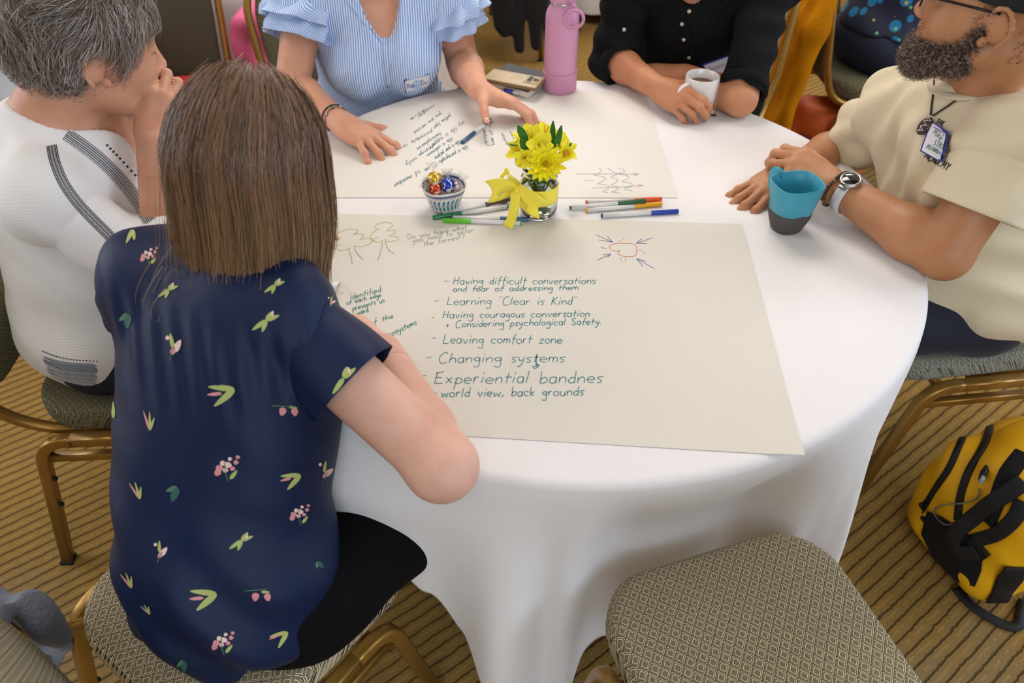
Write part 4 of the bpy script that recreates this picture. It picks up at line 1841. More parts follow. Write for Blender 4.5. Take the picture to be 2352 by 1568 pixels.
# lose strands in front of the face
front = (ring - np.array(A_head)) @ Fw
side = np.abs((ring - np.array(A_head)) @ Rt)
keep = ~((front > .055) & (side < .085))
paths = paths[keep]
lay, clump_, az_ = lay[keep], clump[keep], az[keep]
n_ = len(paths)
c0, c1, c2 = np.array(lin('3a2618')), np.array(lin('805a3c')), np.array(lin('b8956a'))
mixr = np.clip(.58 + .5 * np.sin(clump_ * 13 + 1) * .5 + .25 * np.sin(clump_ * 41) + rng.normal(0, .22, n_), 0, 1)[:, None, None]
col = c0 * (1 - mixr) + c1 * mixr
tip = (tt[None, :, None] ** 2.2) * rng.uniform(.2, 1.0, (n_, 1, 1))
col = col * (1 - tip * .8) + c2 * tip * .8
rootl = np.clip(1 - tt[None, :, None] * 3, 0, 1) * .35
col = col * (1 - rootl) + np.array(lin('8a7462')) * rootl
hw = .00105 * (1 - .45 * tt)
strands('hair_strands', paths, hw, col, M_hair, hairA, hc)
# loose wisps curling over the left shoulder
W_ = 220
wp = np.zeros((W_, K, 3))
for i in range(W_):
    s0 = V((-.475 + rng.uniform(0, .20) ** 1.0, .845 + rng.normal(0, .014), 1.0 + rng.normal(0, .015)))
    rr = rng.uniform(.008, .032)
    ph = rng.uniform(0, .8)
    for k_ in range(K):
        a = ph + tt[k_] * rng.uniform(2.0, 2.02) * 1.1
        p = s0 + V((-rr * math.sin(a) * 1.2 - .02 * tt[k_], -.014 * math.sin(a) - .030 * tt[k_], -.052 * tt[k_] + rr * .25 * (1 - math.cos(a))))
        wp[i, k_] = p
strands('hair_strands', wp, .0008 * (1 - .5 * tt), np.tile(np.array(lin('8f7350')), (W_, 1)) * rng.uniform(.5, 1.3, (W_, 1)), M_hair, hairA, np.array(A_head))
# ------------------------------------------------------------------ the grey-haired woman in white, on the left
SK_B = skin_mat('skin_tan_rosy', 'd19c7f', 'c48c6e', 'c97f68')
B = thing('person', 'short grey-haired woman in a white blouse with dark embroidery, hand at her mouth', 'person', (-.85, 1.26, 0), 'people seated at the table')
B_head = V((-.692, 1.262, 1.140))
B_F = frame((.80, .55, -.24), (.12, .1, 1))
B_R1, B_R2 = heading(10, 8), heading(20, 24)
B_pel, B_ch, B_nb = V((-.862, 1.265, .585)), V((-.800, 1.250, .880)), V((-.772, 1.238, 1.010))
B_sr, B_sl = V((-.770, 1.105, .955)), V((-.735, 1.41, .955))
B_el, B_wr = V((-.600, 1.075, .795)), Y(350, 330, 1.20)
B_kn = Y(376, 246, 1.245)
B_el2, B_wr2 = V((-.60, 1.52, .79)), V((-.46, 1.36, .785))
S = SDF()
torso_prims(S, B_pel, B_ch, B_nb, B_sl, B_sr, B_R1, B_R2, 0.92, bust=.8)
arm_prims(S, B_sr, B_el, B_wr, (.046, .038, .040, .026))
arm_prims(S, B_sl, B_el2, B_wr2, (.046, .038, .040, .026))
neck_prims(S, B_head, B_F, B_nb, .054)
S.cap(B_head + B_F @ V((0, -.055, -.06)), B_nb + V((-.035, -.01, .02)), .045, .05, .03)
head_prims(S, B_head, B_F, .97)
nb = MB()
hand(S, B_wr, B_kn - B_wr, (.50, -.78, .35), -1, [(28, 88, 50), (26, 92, 50), (24, 95, 50), (22, 95, 50)], thumb=(.8, .3, 30, 25), sc=.95, nails=nb)
hand(S, B_wr2, (.6, -.75, -.03), (0, 0, 1), 1, [(10, 18, 10)] * 4, sc=.93, nails=nb)
B_hr, B_hl = V((-.84, 1.17, .545)), V((-.84, 1.36, .545))
B_kr, B_kl = V((-.42, 1.20, .53)), V((-.43, 1.42, .53))
B_ar, B_al = V((-.44, 1.20, .10)), V((-.44, 1.42, .10))
for h_, k_, a_ in ((B_hr, B_kr, B_ar), (B_hl, B_kl, B_al)):
    leg_prims(S, h_, k_, a_, .95)
    foot_prims(S, a_, (1, 0, 0))
bodyB = body('body', S, B, [SK_B, M_lip], .0055, [(B_head, .155, .0028), (B_wr + (B_kn - B_wr) * .9, .12, .0026)], [(*lips_of(B_head, B_F, .97), 1)])
nails_build(nb, B, M_nail)
eyes(B, B_head, B_F, .97, (0, 1, -.3), .0022)
t = NT('white_gauze')
t.b.inputs['Base Color'].default_value = (*lin('ebe8e6'), 1)
t.b.inputs['Roughness'].default_value = 0.8
t.b.inputs['Sheen Weight'].default_value = 0.2
w_ = t.n('ShaderNodeTexWave', bands_direction='Z')
w_.inputs['Scale'].default_value = 60
w_.inputs['Distortion'].default_value = 6
w_.inputs['Detail'].default_value = 3
t.l(t.coord(), w_.inputs['Vector'])
t.bump(t.math('ADD', w_.outputs['Fac'], t.math('MULTIPLY', t.noise(13, 4), 4)), 0.10, 0.003)
M_gauze = t.m
S = SDF()
torso_prims(S, B_pel, B_ch, B_nb - V((0, 0, .025)), B_sl, B_sr, B_R1, B_R2, 0.92, bust=.8)
S = S.grow(.018)
S.cap(B_nb + V((-.035, 0, -.01)), B_ch + V((-.03, 0, 0)), .080, .12, .05)
S.cap(B_ch + V((-.035, 0, 0)), B_pel + V((-.02, 0, .04)), .125, .145, .06)
S.ell(B_pel + V((0, 0, -.01)), (.19, .155, .125), B_R1, .05)
S.plane((0, 0, .50), (0, 0, -1), .02)
fB = B_R2 @ V((0, 1, 0))
S.cap(B_nb + V((-.015, 0, .12)), B_nb + V((.010, .002, -.005)), .062, .066, .008, -1)
S.cap(B_nb + V((.03, .01, .02)), B_nb + V((.16, .055, -.12)), .062, .030, .008, -1)
fdB = fold_disp(.0045, [((.3, .6, .8), 50, 1.3, .8), ((1, .2, -.6), 44, 0.4, .7), ((.2, -.9, .5), 62, 2.6, .7), ((.8, .3, .7), 95, 5, .35)])
blouseB = cloth_mesh('blouse', S, B, M_gauze, .004, fdB)
SB = SDF()
arm_prims(SB, B_sr, B_el, B_el.lerp(B_wr, .35), (.062, .056, .054, .048), .03)
sB = [cloth_mesh('sleeve', SB, B, M_gauze, .004, fold_disp(.0042, [((.8, -.5, -.6), 75, 1.3, .8), ((.6, -.3, .7), 55, 0.4, .9)]))]
SB = SDF()
arm_prims(SB, B_sl, B_el2, B_el2.lerp(B_wr2, .35), (.062, .054, .054, .046), .03)
cloth_mesh('sleeve', SB, B, M_gauze, .006)
# embroidery
M_thread = mat('navy_thread', '161d33', .8)
M_stripe = mat('blue_grey_thread', '56617a', .85)
bB = bvh_of(blouseB, *sB)
e_ = MB()


def rails(path, offs, width, mb_):
    pp = fair([(a, b, 0) for a, b in path], 6)
    for o_ in offs:
        out = []
        for i, p in enumerate(pp):
            t_ = (pp[min(i + 1, len(pp) - 1)] - pp[max(i - 1, 0)]).normalized()
            out.append((p.x - t_.y * o_, p.y + t_.x * o_))
        strip_on(bB, out, width, mb_, .0007, 1)


def chain(path, off, amp, step, width, mb_):
    pp = fair([(a, b, 0) for a, b in path], 8)
    L = [0]
    for a, b in zip(pp, pp[1:]):
        L.append(L[-1] + (b - a).length)
    n = int(L[-1] / step)
    for sgn in (-1, 1):
        out = []
        for k in range(n * 2 + 1):
            d = k * step / 2
            i = max(0, min(len(pp) - 2, next((j for j in range(len(L) - 1) if L[j + 1] >= d), len(pp) - 2)))
            f = (d - L[i]) / max(1e-6, L[i + 1] - L[i])
            p = pp[i].lerp(pp[i + 1], f)
            t_ = (pp[i + 1] - pp[i]).normalized()
            o_ = off + sgn * amp * (1 if k % 2 else -1)
            out.append((p.x - t_.y * o_, p.y + t_.x * o_))
        strip_on(bB, out, width, mb_, .0007, 1)


sl_path = [(118, 334), (126, 372), (145, 418), (175, 462), (215, 505), (255, 545), (292, 590)]
rails(sl_path, (-11, -7.5, 0, 7.5, 11), .0012, e_)
chain(sl_path, -4, 2.6, 9, .0007, e_)
chain(sl_path, 4, 2.6, 9, .0007, e_)
nk = [(152, 308), (190, 335), (232, 368), (272, 408), (310, 455), (345, 510)]
rails(nk, (-14, -10, -4, 0, 5, 9), .0012, e_)
chain(nk, -7, 2.6, 8, .0007, e_)
chain(nk, 3, 2.8, 8, .0007, e_)
chain(nk, 13, 2.4, 9, .0007, e_)
for q in fair([(246, 334, 0), (275, 364, 0), (310, 402, 0), (347, 442, 0)], 4):
    patch_on(bB, [(q.x + 3 * math.cos(a), q.y + 3 * math.sin(a)) for a in [i * 1.047 for i in range(6)]], e_, .0008)
for a, b in (((286, 285), (335, 350)), ((292, 280), (340, 342)), ((298, 274), (343, 330)), ((304, 270), (345, 322))):
    strip_on(bB, [a, b], .0009, e_, .0007)
for q in fair([(98, 806, 0), (130, 818, 0), (170, 826, 0), (222, 829, 0)], 7):
    patch_on(bB, [(q.x + 2 * math.cos(a), q.y + 1.6 * math.sin(a)) for a in [i * 1.047 for i in range(6)]], e_, .0008)
e_.build('embroidery', M_thread, blouseB, smooth=False)['kind'] = 'stuff'
e_ = MB()
for k in range(26):
    y0_ = 822 + k * 2.3
    strip_on(bB, [(90 + k * 1.1 + rng.uniform(0, 14), y0_ - 4), (150, y0_ + 9), (226 - rng.uniform(0, 10), y0_ + 14)], .0011 + .0006 * rng.uniform(), e_, .0007)
e_.build('hem_stripes', M_stripe, blouseB, smooth=False)['kind'] = 'stuff'
M_navytr = mat('navy_trousers', '1a2036', .8, bump=(300, .2, .001))
S = SDF()
for h_, k_, a_ in ((B_hr, B_kr, B_ar), (B_hl, B_kl, B_al)):
    leg_prims(S, h_, k_, a_, .95, .010)
S.ell(B_pel - V((0, 0, .02)), (.18, .14, .11), B_R1, .05)
cloth_mesh('trousers', S, B, M_navytr, .008)
shoes(B, (B_ar, B_al), (1, 0, 0), M_shoe)


def short_hair(root, c, F, s, cols, n, length, base_m, hm, name='hair', lift=.016, sideburn=True, dens_noise=.2, comb=None, vol=1.0, wid=.0009, cap_front=.065, nape=-.062):
    """cap of short combed hair: strands leave the scalp and lie along the combing direction"""
    c, F = Vector(c), Matrix(F)
    S = SDF()
    S.ell(c + F @ V((0, -.022, .036)) * s, (.086 * s * vol, .106 * s * vol, .098 * s * vol), F, .01)
    S.ell(c + F @ V((0, -.060, -.005)) * s, (.068 * s, .050 * s, .055 * s), F, .03)
    # face and ears cut free
    S.cap(c + F @ V((-.09, cap_front + .06, -.03)) * s, c + F @ V((.09, cap_front + .06, -.03)) * s, .085 * s, .085 * s, .015, -1)
    for q in (-1, 1):
        S.ell(c + F @ V((.085 * q, .005, -.030)) * s, (.03 * s, .032 * s, .054 * s), F, .010, -1)
    v, q_ = S.mesh(.004)
    o = mesh_obj(name, v, q_, base_m, root)
    vn = np.array([x.normal for x in o.data.vertices])
    v = np.array([x.co for x in o.data.vertices]) + np.array(world_loc(o))
    lo = (v - np.array(c)) @ np.array(F) / s
    ok = np.nonzero((lo[:, 2] > nape) & ~((np.abs(lo[:, 0]) > .055) & (np.abs(lo[:, 1] + .002) < .026) & (lo[:, 2] < .026)))[0]
    idx = rng.choice(ok, n)
    p0, nn = v[idx] + rng.normal(0, .0015, (n, 3)), vn[idx]
    l0 = lo[idx]
    # combing field in head space
    if comb is None:
        d = np.zeros((n, 3))
        d[:, 1] = np.where(l0[:, 2] > .075, -.2 + 1.0 * np.clip((l0[:, 1] - .02) / .05, -1, 1) * .8, -.35)
        d[:, 0] = np.sign(l0[:, 0]) * .3 + .5 * (l0[:, 2] > .08)
        d[:, 2] = np.where(l0[:, 2] > .09, 0, -.9)
        d += .45 * np.sin(l0 @ np.array([[60, 20, 10], [-20, 50, 30], [35, -15, 55]]).T) + rng.normal(0, dens_noise, (n, 3))
    else:
        d = comb(l0, n)
    dw = d @ np.array(F).T
    dw -= nn * (dw * nn).sum(1, keepdims=True)
    dw /= np.maximum(np.linalg.norm(dw, axis=1, keepdims=True), 1e-6)
    K = 8
    L = length * rng.uniform(.6, 1.2, n) * np.where(l0[:, 2] < -.01, .5, 1.0)
    P = np.zeros((n, K, 3))
    bend = rng.uniform(.2, 1.0, n)
    for k in range(K):
        t_ = k / (K - 1)
        hgt = lift * np.sin(np.pi * min(1, t_ * .75)) * bend
        drop = -L * L * t_ * t_ * 3.5
        P[:, k] = p0 + dw * (L * t_)[:, None] + nn * (hgt + drop + .001)[:, None]
    cc = np.array([lin(q) for q in cols])
    wch = rng.integers(0, len(cc), n)
    col = cc[wch] * rng.uniform(.75, 1.2, (n, 1))
    strands(name + '_strands', P, wid * (1 - .5 * np.linspace(0, 1, K)), col, hm, o, np.array(c))
    return o


M_greybase = mat('grey_hair_under', '5c5148', .85, bump=(80, .6, .004))
short_hair(B, B_head, B_F, 1.03, ['8f857c', 'a39a92', '6b5a4c', '54423a', 'bdb5ae', '7d6b5e'], 13000, .042, M_greybase, M_hair, vol=1.06)

# ------------------------------------------------------------------ the woman in blue stripes, far left
SK_C = skin_mat('skin_light_tan', 'd8a184', 'cd9274', 'cf8468')
C = thing('person', 'woman in a light blue striped ruffle-sleeve blouse, hands spread over the far paper', 'person', (-.36, 2.10, 0), 'people seated at the table')
C_R1, C_R2 = heading(-72, 6), heading(-76, 16)
C_head, C_F = V((-.32, 1.955, 1.20)), heading(-70, 18)
C_pel, C_ch, C_nb = V((-.395, 2.16, .585)), V((-.352, 2.035, .850)), V((-.335, 2.00, 1.035))
C_sr, C_sl = V((-.515, 1.985, .965)), V((-.170, 2.06, .965))
C_el, C_wr = V((-.560, 1.885, .80)), Z(778, 278, .795)
C_el2, C_wr2 = V((-.135, 2.075, .785)), Z(1098, 205, .822)
S = SDF()
torso_prims(S, C_pel, C_ch, C_nb, C_sl, C_sr, C_R1, C_R2, 1.0, bust=1.1)
arm_prims(S, C_sr, C_el, C_wr, (.052, .042, .044, .027))
arm_prims(S, C_sl, C_el2, C_wr2, (.052, .042, .044, .027))
neck_prims(S, C_head, C_F, C_nb, .052)
head_prims(S, C_head, C_F, .97)
nb = MB()
k1 = Z(862, 335, .765) - C_wr
hand(S, C_wr, k1 + V((0, 0, .012)), (.05, .12, 1), -1, [(14, 22, 12), (16, 22, 12), (18, 24, 12), (16, 22, 12)], thumb=(.35, 1.1, 4, 2), sc=1.13, spread=(20, 7, -6, -20), nails=nb)
k2 = Z(1170, 243, .785) - C_wr2
hand(S, C_wr2, k2 + V((0, 0, .012)), (.15, .3, 1), 1, [(18, 34, 15), (14, 26, 14), (14, 24, 12), (16, 24, 12)], thumb=(.10, 1.0, 20, 12), sc=1.06, spread=(-6, -2, 6, 14), nails=nb)
C_hr, C_hl = V((-.49, 2.12, .545)), V((-.30, 2.18, .545))
C_kr, C_kl = V((-.36, 1.76, .53)), V((-.17, 1.80, .53))
C_ar, C_al = V((-.36, 1.80, .10)), V((-.17, 1.84, .10))
for h_, k_, a_ in ((C_hr, C_kr, C_ar), (C_hl, C_kl, C_al)):
    leg_prims(S, h_, k_, a_)
    foot_prims(S, a_, (.3, -.9, 0))
body('body', S, C, [SK_C, M_lip], .0055, [(C_wr + k1.normalized() * .09, .125, .0026), (C_wr2 + k2.normalized() * .08, .125, .0026)], [(*lips_of(C_head, C_F, .97), 1)])
nails_build(nb, C, M_nail)
eyes(C, C_head, C_F, .97)
short_hair(C, C_head, C_F, 1.04, ['6b4a30', '80603f', '54392a'], 1500, .06, mat('brown_hair_under', '4d3626', .8), M_hair)


def stripe_mat(name, c1, c2, p, ax='x', warp=.0):
    t = NT(name)
    s = t.n('ShaderNodeSeparateXYZ')
    t.l(t.coord(), s.inputs[0])
    x = s.outputs[0]
    if ax == 'a':
        x = t.math('ADD', s.outputs[0], t.math('MULTIPLY', s.outputs[2], .9))
    w = t.math('SINE', t.math('MULTIPLY', x, 2 * math.pi / p))
    r = t.n('ShaderNodeMapRange')
    r.inputs[1].default_value = -.35
    r.inputs[2].default_value = .35
    t.l(w, r.inputs[0])
    t.l(t.mix(r.outputs[0], lin(c1), lin(c2)), t.b.inputs['Base Color'])
    t.b.inputs['Roughness'].default_value = .8
    t.bump(t.math('ADD', w, t.math('MULTIPLY', t.noise(12, 4), 6)), .2, .003)
    return t.m


M_stripes = stripe_mat('blue_stripe_cotton', '7ca4e0', 'dde7f8', .0058)
M_stripes2 = stripe_mat('blue_stripe_cotton_bias', '7ca4e0', 'dde7f8', .0052, 'a')
S = SDF()
torso_prims(S, C_pel, C_ch, C_nb - V((0, 0, .03)), C_sl, C_sr, C_R1, C_R2, 1.0, bust=1.1)
S = S.grow(.018)
S.ell(C_pel + V((.01, -.02, .06)), (.185, .150, .14), C_R1, .05)
S.plane((0, 0, .50), (0, 0, -1), .01)
fC = C_R2 @ V((0, 1, 0))
S.cap(C_nb + V((0, 0, .10)), C_nb + V((0, -.02, -.01)), .068, .062, .006, -1)
S.cap(C_nb + fC * .05 + V((0, 0, -.02)), C_nb + fC * .155 + V((.01, 0, -.155)), .050, .012, .006, -1)
blouseC = cloth_mesh('blouse', S, C, M_stripes, .0045, fold_disp(.0045, [((1, .1, .2), 60, 1.3, .8), ((.5, 0, 1), 34, .4, .8)]))
for sh, el in ((C_sr, C_el), (C_sl, C_el2)):
    sleeve(C, sh, el, M_stripes2, -.10, .42, .070, .090, ripple=.008, nf=8, phase=2)
    sleeve(C, sh + V((0, 0, .012)), el, M_stripes2, -.16, .26, .066, .100, ripple=.011, nf=9, phase=0, name='ruffle')
bC = bvh_of(blouseC)
t_ = MB()
for pth in ([(800, 0), (835, 45), (884, 102)], [(884, 0), (882, 50), (884, 102)], [(884, 102), (888, 150), (893, 200)]):
    strip_on(bC, pth, .012, t_, .0015, 6, thick=.0012)
t_.build('placket', M_stripes, C)
M_wtr = mat('white_trousers', '4a5570', .8)
S = SDF()
for h_, k_, a_ in ((C_hr, C_kr, C_ar), (C_hl, C_kl, C_al)):
    leg_prims(S, h_, k_, a_, 1, .010)
S.ell(C_pel - V((0, 0, .02)), (.18, .14, .11), C_R1, .05)
cloth_mesh('trousers', S, C, M_wtr, .008)
shoes(C, (C_ar, C_al), (.3, -.9, 0), M_shoe)

M_badge = mat('badge_paper', 'e6e2ea', .5)
M_badge_blue = mat('badge_blue_ink', '2f3f98', .5)


def badge(root, bv, quad, inner, lines, ink_m, name='name_tag', off=.002, wavy=0):
    """quad, inner: pixel outlines; lines: (text, p0, p1, xheight, material)"""
    b = MB()

    def grid(qd, mi, of, n=7):
        vs = []
        for j in range(n + 1):
            for i in range(n + 1):
                u = (Vector((*qd[0], 0)).lerp(Vector((*qd[1], 0)), i / n)).lerp(Vector((*qd[3], 0)).lerp(Vector((*qd[2], 0)), i / n), j / n)
                p, nn = cast(bv, u.x, u.y, of)
                if p is None:
                    return
                vs.append(p)
        # flatten: a sticker is stiffer than the cloth
        cs = [vs[0], vs[n], vs[-1], vs[-1 - n]]
        out = []
        for j in range(n + 1):
            for i in range(n + 1):
                f = cs[0].lerp(cs[1], i / n).lerp(cs[3].lerp(cs[2], i / n), j / n)
                out.append(f.lerp(vs[j * (n + 1) + i], .5))
        b.add(out, [(j * (n + 1) + i, j * (n + 1) + i + 1, (j + 1) * (n + 1) + i + 1, (j + 1) * (n + 1) + i) for j in range(n) for i in range(n)], mi)
    grid(quad, 0, off)
    tagm = b.build(name, None, root, mats=[M_badge_blue])
    b.v, b.f, b.fm = [], [], []
    grid(inner, 0, off + .0012)
    b.build('paper', None, tagm, mats=[M_badge])
    bv2 = bvh_of(tagm.children[0])
    wr = {}
    for (s_, p0, p1, xh, m_) in lines:
        wr.setdefault(m_.name, (MB(), m_))
        write(s_, p0, p1, xh, lambda u, v: cast(bv2, u, v, .0006), wr[m_.name][0], .0011, seed=3)
    for mb_, m_ in wr.values():
        if mb_.f:
            mb_.build('lettering', m_, tagm)
    return tagm


M_inkblue = mat('blue_marker_ink', '2b3a8c', .5)
M_inkgreen = mat('green_marker_ink', '2d7a62', .5)
M_inkpurple = mat('purple_marker_ink', '8a63c0', .5)
M_inkaqua = mat('aqua_marker_ink', '62b6cc', .5)
M_inkpink = mat('pink_marker_ink', 'b0708a', .5)
badge(C, bC, [(927, 182), (985, 169), (986, 198), (931, 213)], [(931, 185), (982, 172), (983, 195), (934, 209)], [('Mandi Du', (936, 204), (980, 192), 6, M_inkblue)], None)
# bracelets
ax = (C_wr - C_el).normalized()
a_ = ax.cross(V((0, 0, 1))).normalized()
b_ = a_.cross(ax)
bb = MB().tube([C_wr - ax * .012 + (a_ * math.cos(w) + b_ * math.sin(w)) * .0305 for w in [i * math.pi / 14 for i in range(28)]], .0011, 6, closed=True)
brc = bb.build('bracelet', mat('bracelet_cord', '8a4a50', .5), C)
for i in range(9):
    w = i * .7
    p = C_wr - ax * .012 + (a_ * math.cos(w) + b_ * math.sin(w)) * .031
    MB().ball(p, .0034, 10).build('bead', mat('silver', 'b8bcc4', .25, .9) if i % 2 else mat('bead_teal', '3a6a72', .4), brc)
bb = MB().tube([C_wr - ax * .024 + (a_ * math.cos(w) + b_ * math.sin(w)) * .0315 for w in [i * math.pi / 14 for i in range(28)]], .0016, 6, closed=True)
bb.build('bracelet', mat('bracelet_dark', '2a3444', .5), C)
k2n = k2.normalized()
s2 = k2n.cross(V((.15, .3, 1)).normalized()).normalized()
M_ring = mat('ring_silver', 'd8d8dc', .15, 1)

# ------------------------------------------------------------------ the person in the black shirt, far right
SK_D = skin_mat('skin_sun_tan', 'c98e68', 'b97a55', 'bd7458')
D = thing('person', 'person in a black shirt with rolled sleeves holding a white mug', 'person', (.54, 2.20, 0), 'people seated at the table')
D_R1, D_R2 = heading(-105, 6), heading(-102, 14)
D_head, D_F = V((.455, 2.02, 1.21)), heading(-105, 12)
D_pel, D_ch, D_nb = V((.56, 2.26, .585)), V((.515, 2.155, .86)), V((.478, 2.11, 1.045))
D_sr, D_sl = V((.315, 2.13, .985)), V((.665, 2.09, .985))
D_el, D_wr = V((.275, 2.075, .795)), Z(1512, 203, .80)
D_el2, D_wr2 = Z(1700, 228, .795), Z(1575, 172, .785)
S = SDF()
torso_prims(S, D_pel, D_ch, D_nb, D_sl, D_sr, D_R1, D_R2, 1.0)
arm_prims(S, D_sr, D_el, D_wr, (.048, .040, .041, .028))
arm_prims(S, D_sl, D_el2, D_wr2, (.048, .040, .041, .028))
neck_prims(S, D_head, D_F, D_nb, .056)
head_prims(S, D_head, D_F, 1.0, .6)
nb = MB()
MUG = V((.470, 1.845, T))
hf = V((MUG.x - .062, MUG.y - .035, .805)) - D_wr
hand(S, D_wr, hf, (-.55, -.35, .75), -1, [(28, 52, 30), (32, 56, 32), (36, 60, 34), (40, 60, 36)], thumb=(.75, .55, 20, 25), sc=1.04, spread=(6, 2, -3, -8), nails=nb)
hand(S, D_wr2, Z(1500, 165, .785) - D_wr2, (0, -.2, 1), 1, [(12, 20, 12)] * 4, sc=1.0, nails=nb)
D_hr, D_hl = V((.46, 2.22, .545)), V((.66, 2.18, .545))
D_kr, D_kl = V((.36, 1.82, .53)), V((.54, 1.78, .53))
D_ar, D_al = V((.38, 1.84, .10)), V((.55, 1.80, .10))
for h_, k_, a_ in ((D_hr, D_kr, D_ar), (D_hl, D_kl, D_al)):
    leg_prims(S, h_, k_, a_)
    foot_prims(S, a_, (-.2, -.95, 0))
body('body', S, D, [SK_D, M_lip], .0055, [(D_wr + hf.normalized() * .08, .12, .0026)], [(*lips_of(D_head, D_F), 1)])
nails_build(nb, D, M_nail)
eyes(D, D_head, D_F)
short_hair(D, D_head, D_F, 1.05, ['4a3526', '5e4632', '33241a'], 1500, .07, mat('dark_hair_under', '33251b', .8), M_hair)
t = NT('black_gauze')
t.b.inputs['Base Color'].default_value = (*lin('0f1013'), 1)
t.b.inputs['Roughness'].default_value = .9
t.b.inputs['Specular IOR Level'].default_value = .2
t.b.inputs['Sheen Weight'].default_value = .0
t.bump(t.math('ADD', t.noise(240, 2), t.math('MULTIPLY', t.noise(16, 4), 3)), .35, .004)
M_blacksh = t.m
S = SDF()
torso_prims(S, D_pel, D_ch, D_nb - V((0, 0, .02)), D_sl, D_sr, D_R1, D_R2, 1.0)
S = S.grow(.020)
S.ell(D_pel + V((0, 0, .03)), (.195, .160, .15), D_R1, .05)
S.plane((0, 0, .50), (0, 0, -1), .01)
fD = D_R2 @ V((0, 1, 0))
S.cap(D_nb + V((0, 0, .12)), D_nb, .064, .062, .006, -1)
S.cap(D_nb + fD * .05 + V((-.01, 0, 0)), D_nb + fD * .17 + V((.0, 0, -.15)), .045, .016, .006, -1)
shirtD = cloth_mesh('shirt', S, D, M_blacksh, .0045, fold_disp(.006, [((1, .1, .3), 50, 1.3, .9), ((.6, 0, -1), 42, .4, .9)]))
for sh, el, wr, kk in ((D_sr, D_el, D_wr, .16), (D_sl, D_el2, D_wr2, -.12)):
    S = SDF()
    if kk > 0:
        S.cap(sh, el, .066, .060, .03)
        S.cap(el, el.lerp(wr, kk), .060, .056, .02)
        e_ = el.lerp(wr, kk)
        d_ = (wr - el).normalized()
    else:
        e_ = sh.lerp(el, 1 + kk)
        d_ = (el - sh).normalized()
        S.cap(sh, e_, .064, .056, .03)
    S.cap(e_ + d_ * .004, e_ + d_ * .09, .050, .060, .003, -1)
    cloth_mesh('sleeve', S, D, M_blacksh, .0045, fold_disp(.007, [((.2, .4, 1), 85, 1.3, .9), ((1, 0, .6), 70, .4, .7)]))
    pts = [e_ + d_ * .004 + (d_.cross(V((0, 0, 1))).normalized() * math.cos(w) + d_.cross(V((0, 0, 1))).normalized().cross(d_) * math.sin(w)) * .056 for w in [i * math.pi / 16 for i in range(32)]]
    MB().sweep(pts, [(-.006, -.012), (.006, -.012), (.008, 0), (.006, .014), (-.006, .014)], [d_] * 32, closed=True).build('cuff', M_blacksh, D)
bD = bvh_of(shirtD)
t_ = MB()
for pth in ([(1562, 0), (1574, 60), (1590, 110)], [(1668, 0), (1630, 60), (1596, 110)], [(1590, 110), (1588, 150)]):
    strip_on(bD, pth, .014, t_, .002, 6, thick=.0015)
t_.build('placket', M_blacksh, D)
M_button = mat('pale_button', 'cfc0a2', .35)
for (u, v) in ((1583, 27), (1567, 55), (1571, 90), (1583, 131), (1433, 68)):
    p, n = cast(bvh_of(shirtD, *[o for o in D.children if o.name.startswith('sleeve')]), u, v, .003)
    if p:
        R = frame(n.orthogonal(), n)
        MB().ball(p, (.0052, .0052, .0018), 12, R).build('button', M_button, D)
badge(D, bD, [(1612, 146), (1676, 124), (1670, 168), (1624, 178)], [(1617, 149), (1673, 128), (1667, 164), (1627, 173)], [('Jessica', (1628, 166), (1664, 152), 6, M_inkpink)], None)
bDb = bvh_of([o for o in D.children if o.name.startswith('body')][0])
for off_, pth in ((0, [(1598, 0), (1592, 40), (1597, 75), (1601, 80)]), (1, [(1640, 0), (1628, 40), (1606, 78), (1601, 80)]), (2, [(1604, 0), (1600, 30), (1604, 58), (1622, 30), (1630, 0)])):
    t_ = MB()
    strip_on(bDb, pth, .0012, t_, .001, 6, thick=.001)
    if t_.f:
        nk_ = t_.build('necklace', mat('silver_chain', 'b0aeb4', .3, .8), D)
p, n = cast(bDb, 1601, 82, .003)
if p:
    MB().ball(p, (.006, .003, .007), 12).build('pendant', mat('blue_stone', '8aa0cc', .2), D)
M_jeans = mat('dark_jeans', '20283a', .8)
S = SDF()
for h_, k_, a_ in ((D_hr, D_kr, D_ar), (D_hl, D_kl, D_al)):
    leg_prims(S, h_, k_, a_, 1, .010)
S.ell(D_pel - V((0, 0, .02)), (.18, .14, .11), D_R1, .05)
cloth_mesh('trousers', S, D, M_jeans, .008)
shoes(D, (D_ar, D_al), (-.2, -.95, 0), M_shoe)

# ------------------------------------------------------------------ the bearded man on the right
SK_E = skin_mat('skin_brown', 'bd8660', 'ae7850', 'b2714a', .48)
E = thing('person', 'bearded man in a cream T-shirt and black cap, arms on the table', 'person', (1.0, 1.40, 0), 'people seated at the table')
E_head = V((.800, 1.312, 1.190))
E_F = frame((-.875, .48, .03), (-.02, 0, 1))
E_R1, E_R2 = heading(184, 6), heading(172, 18)
E_pel, E_ch, E_nb = V((1.02, 1.40, .585)), V((.905, 1.385, .845)), V((.862, 1.358, 1.028))
E_sl, E_sr = V((.875, 1.235, .985)), V((.820, 1.520, .900))
E_el, E_wr = V((.800, 1.165, .795)), Z(1918, 432, .812)
E_el2, E_wr2 = V((.805, 1.715, .715)), Z(1818, 392, .785)
S = SDF()
torso_prims(S, E_pel, E_ch, E_nb, E_sl, E_sr, E_R1, E_R2, 1.06, belly=1.0)
arm_prims(S, E_sl, E_el, E_wr, (.060, .047, .050, .031))
arm_prims(S, E_sr, E_el2, E_wr2, (.060, .047, .050, .031))
S.cap(E_head + E_F @ V((0, -.035, -.055)), E_nb, .062, .066, .025)
head_prims(S, E_head, E_F, 1.0, 1.0)
nb = MB()
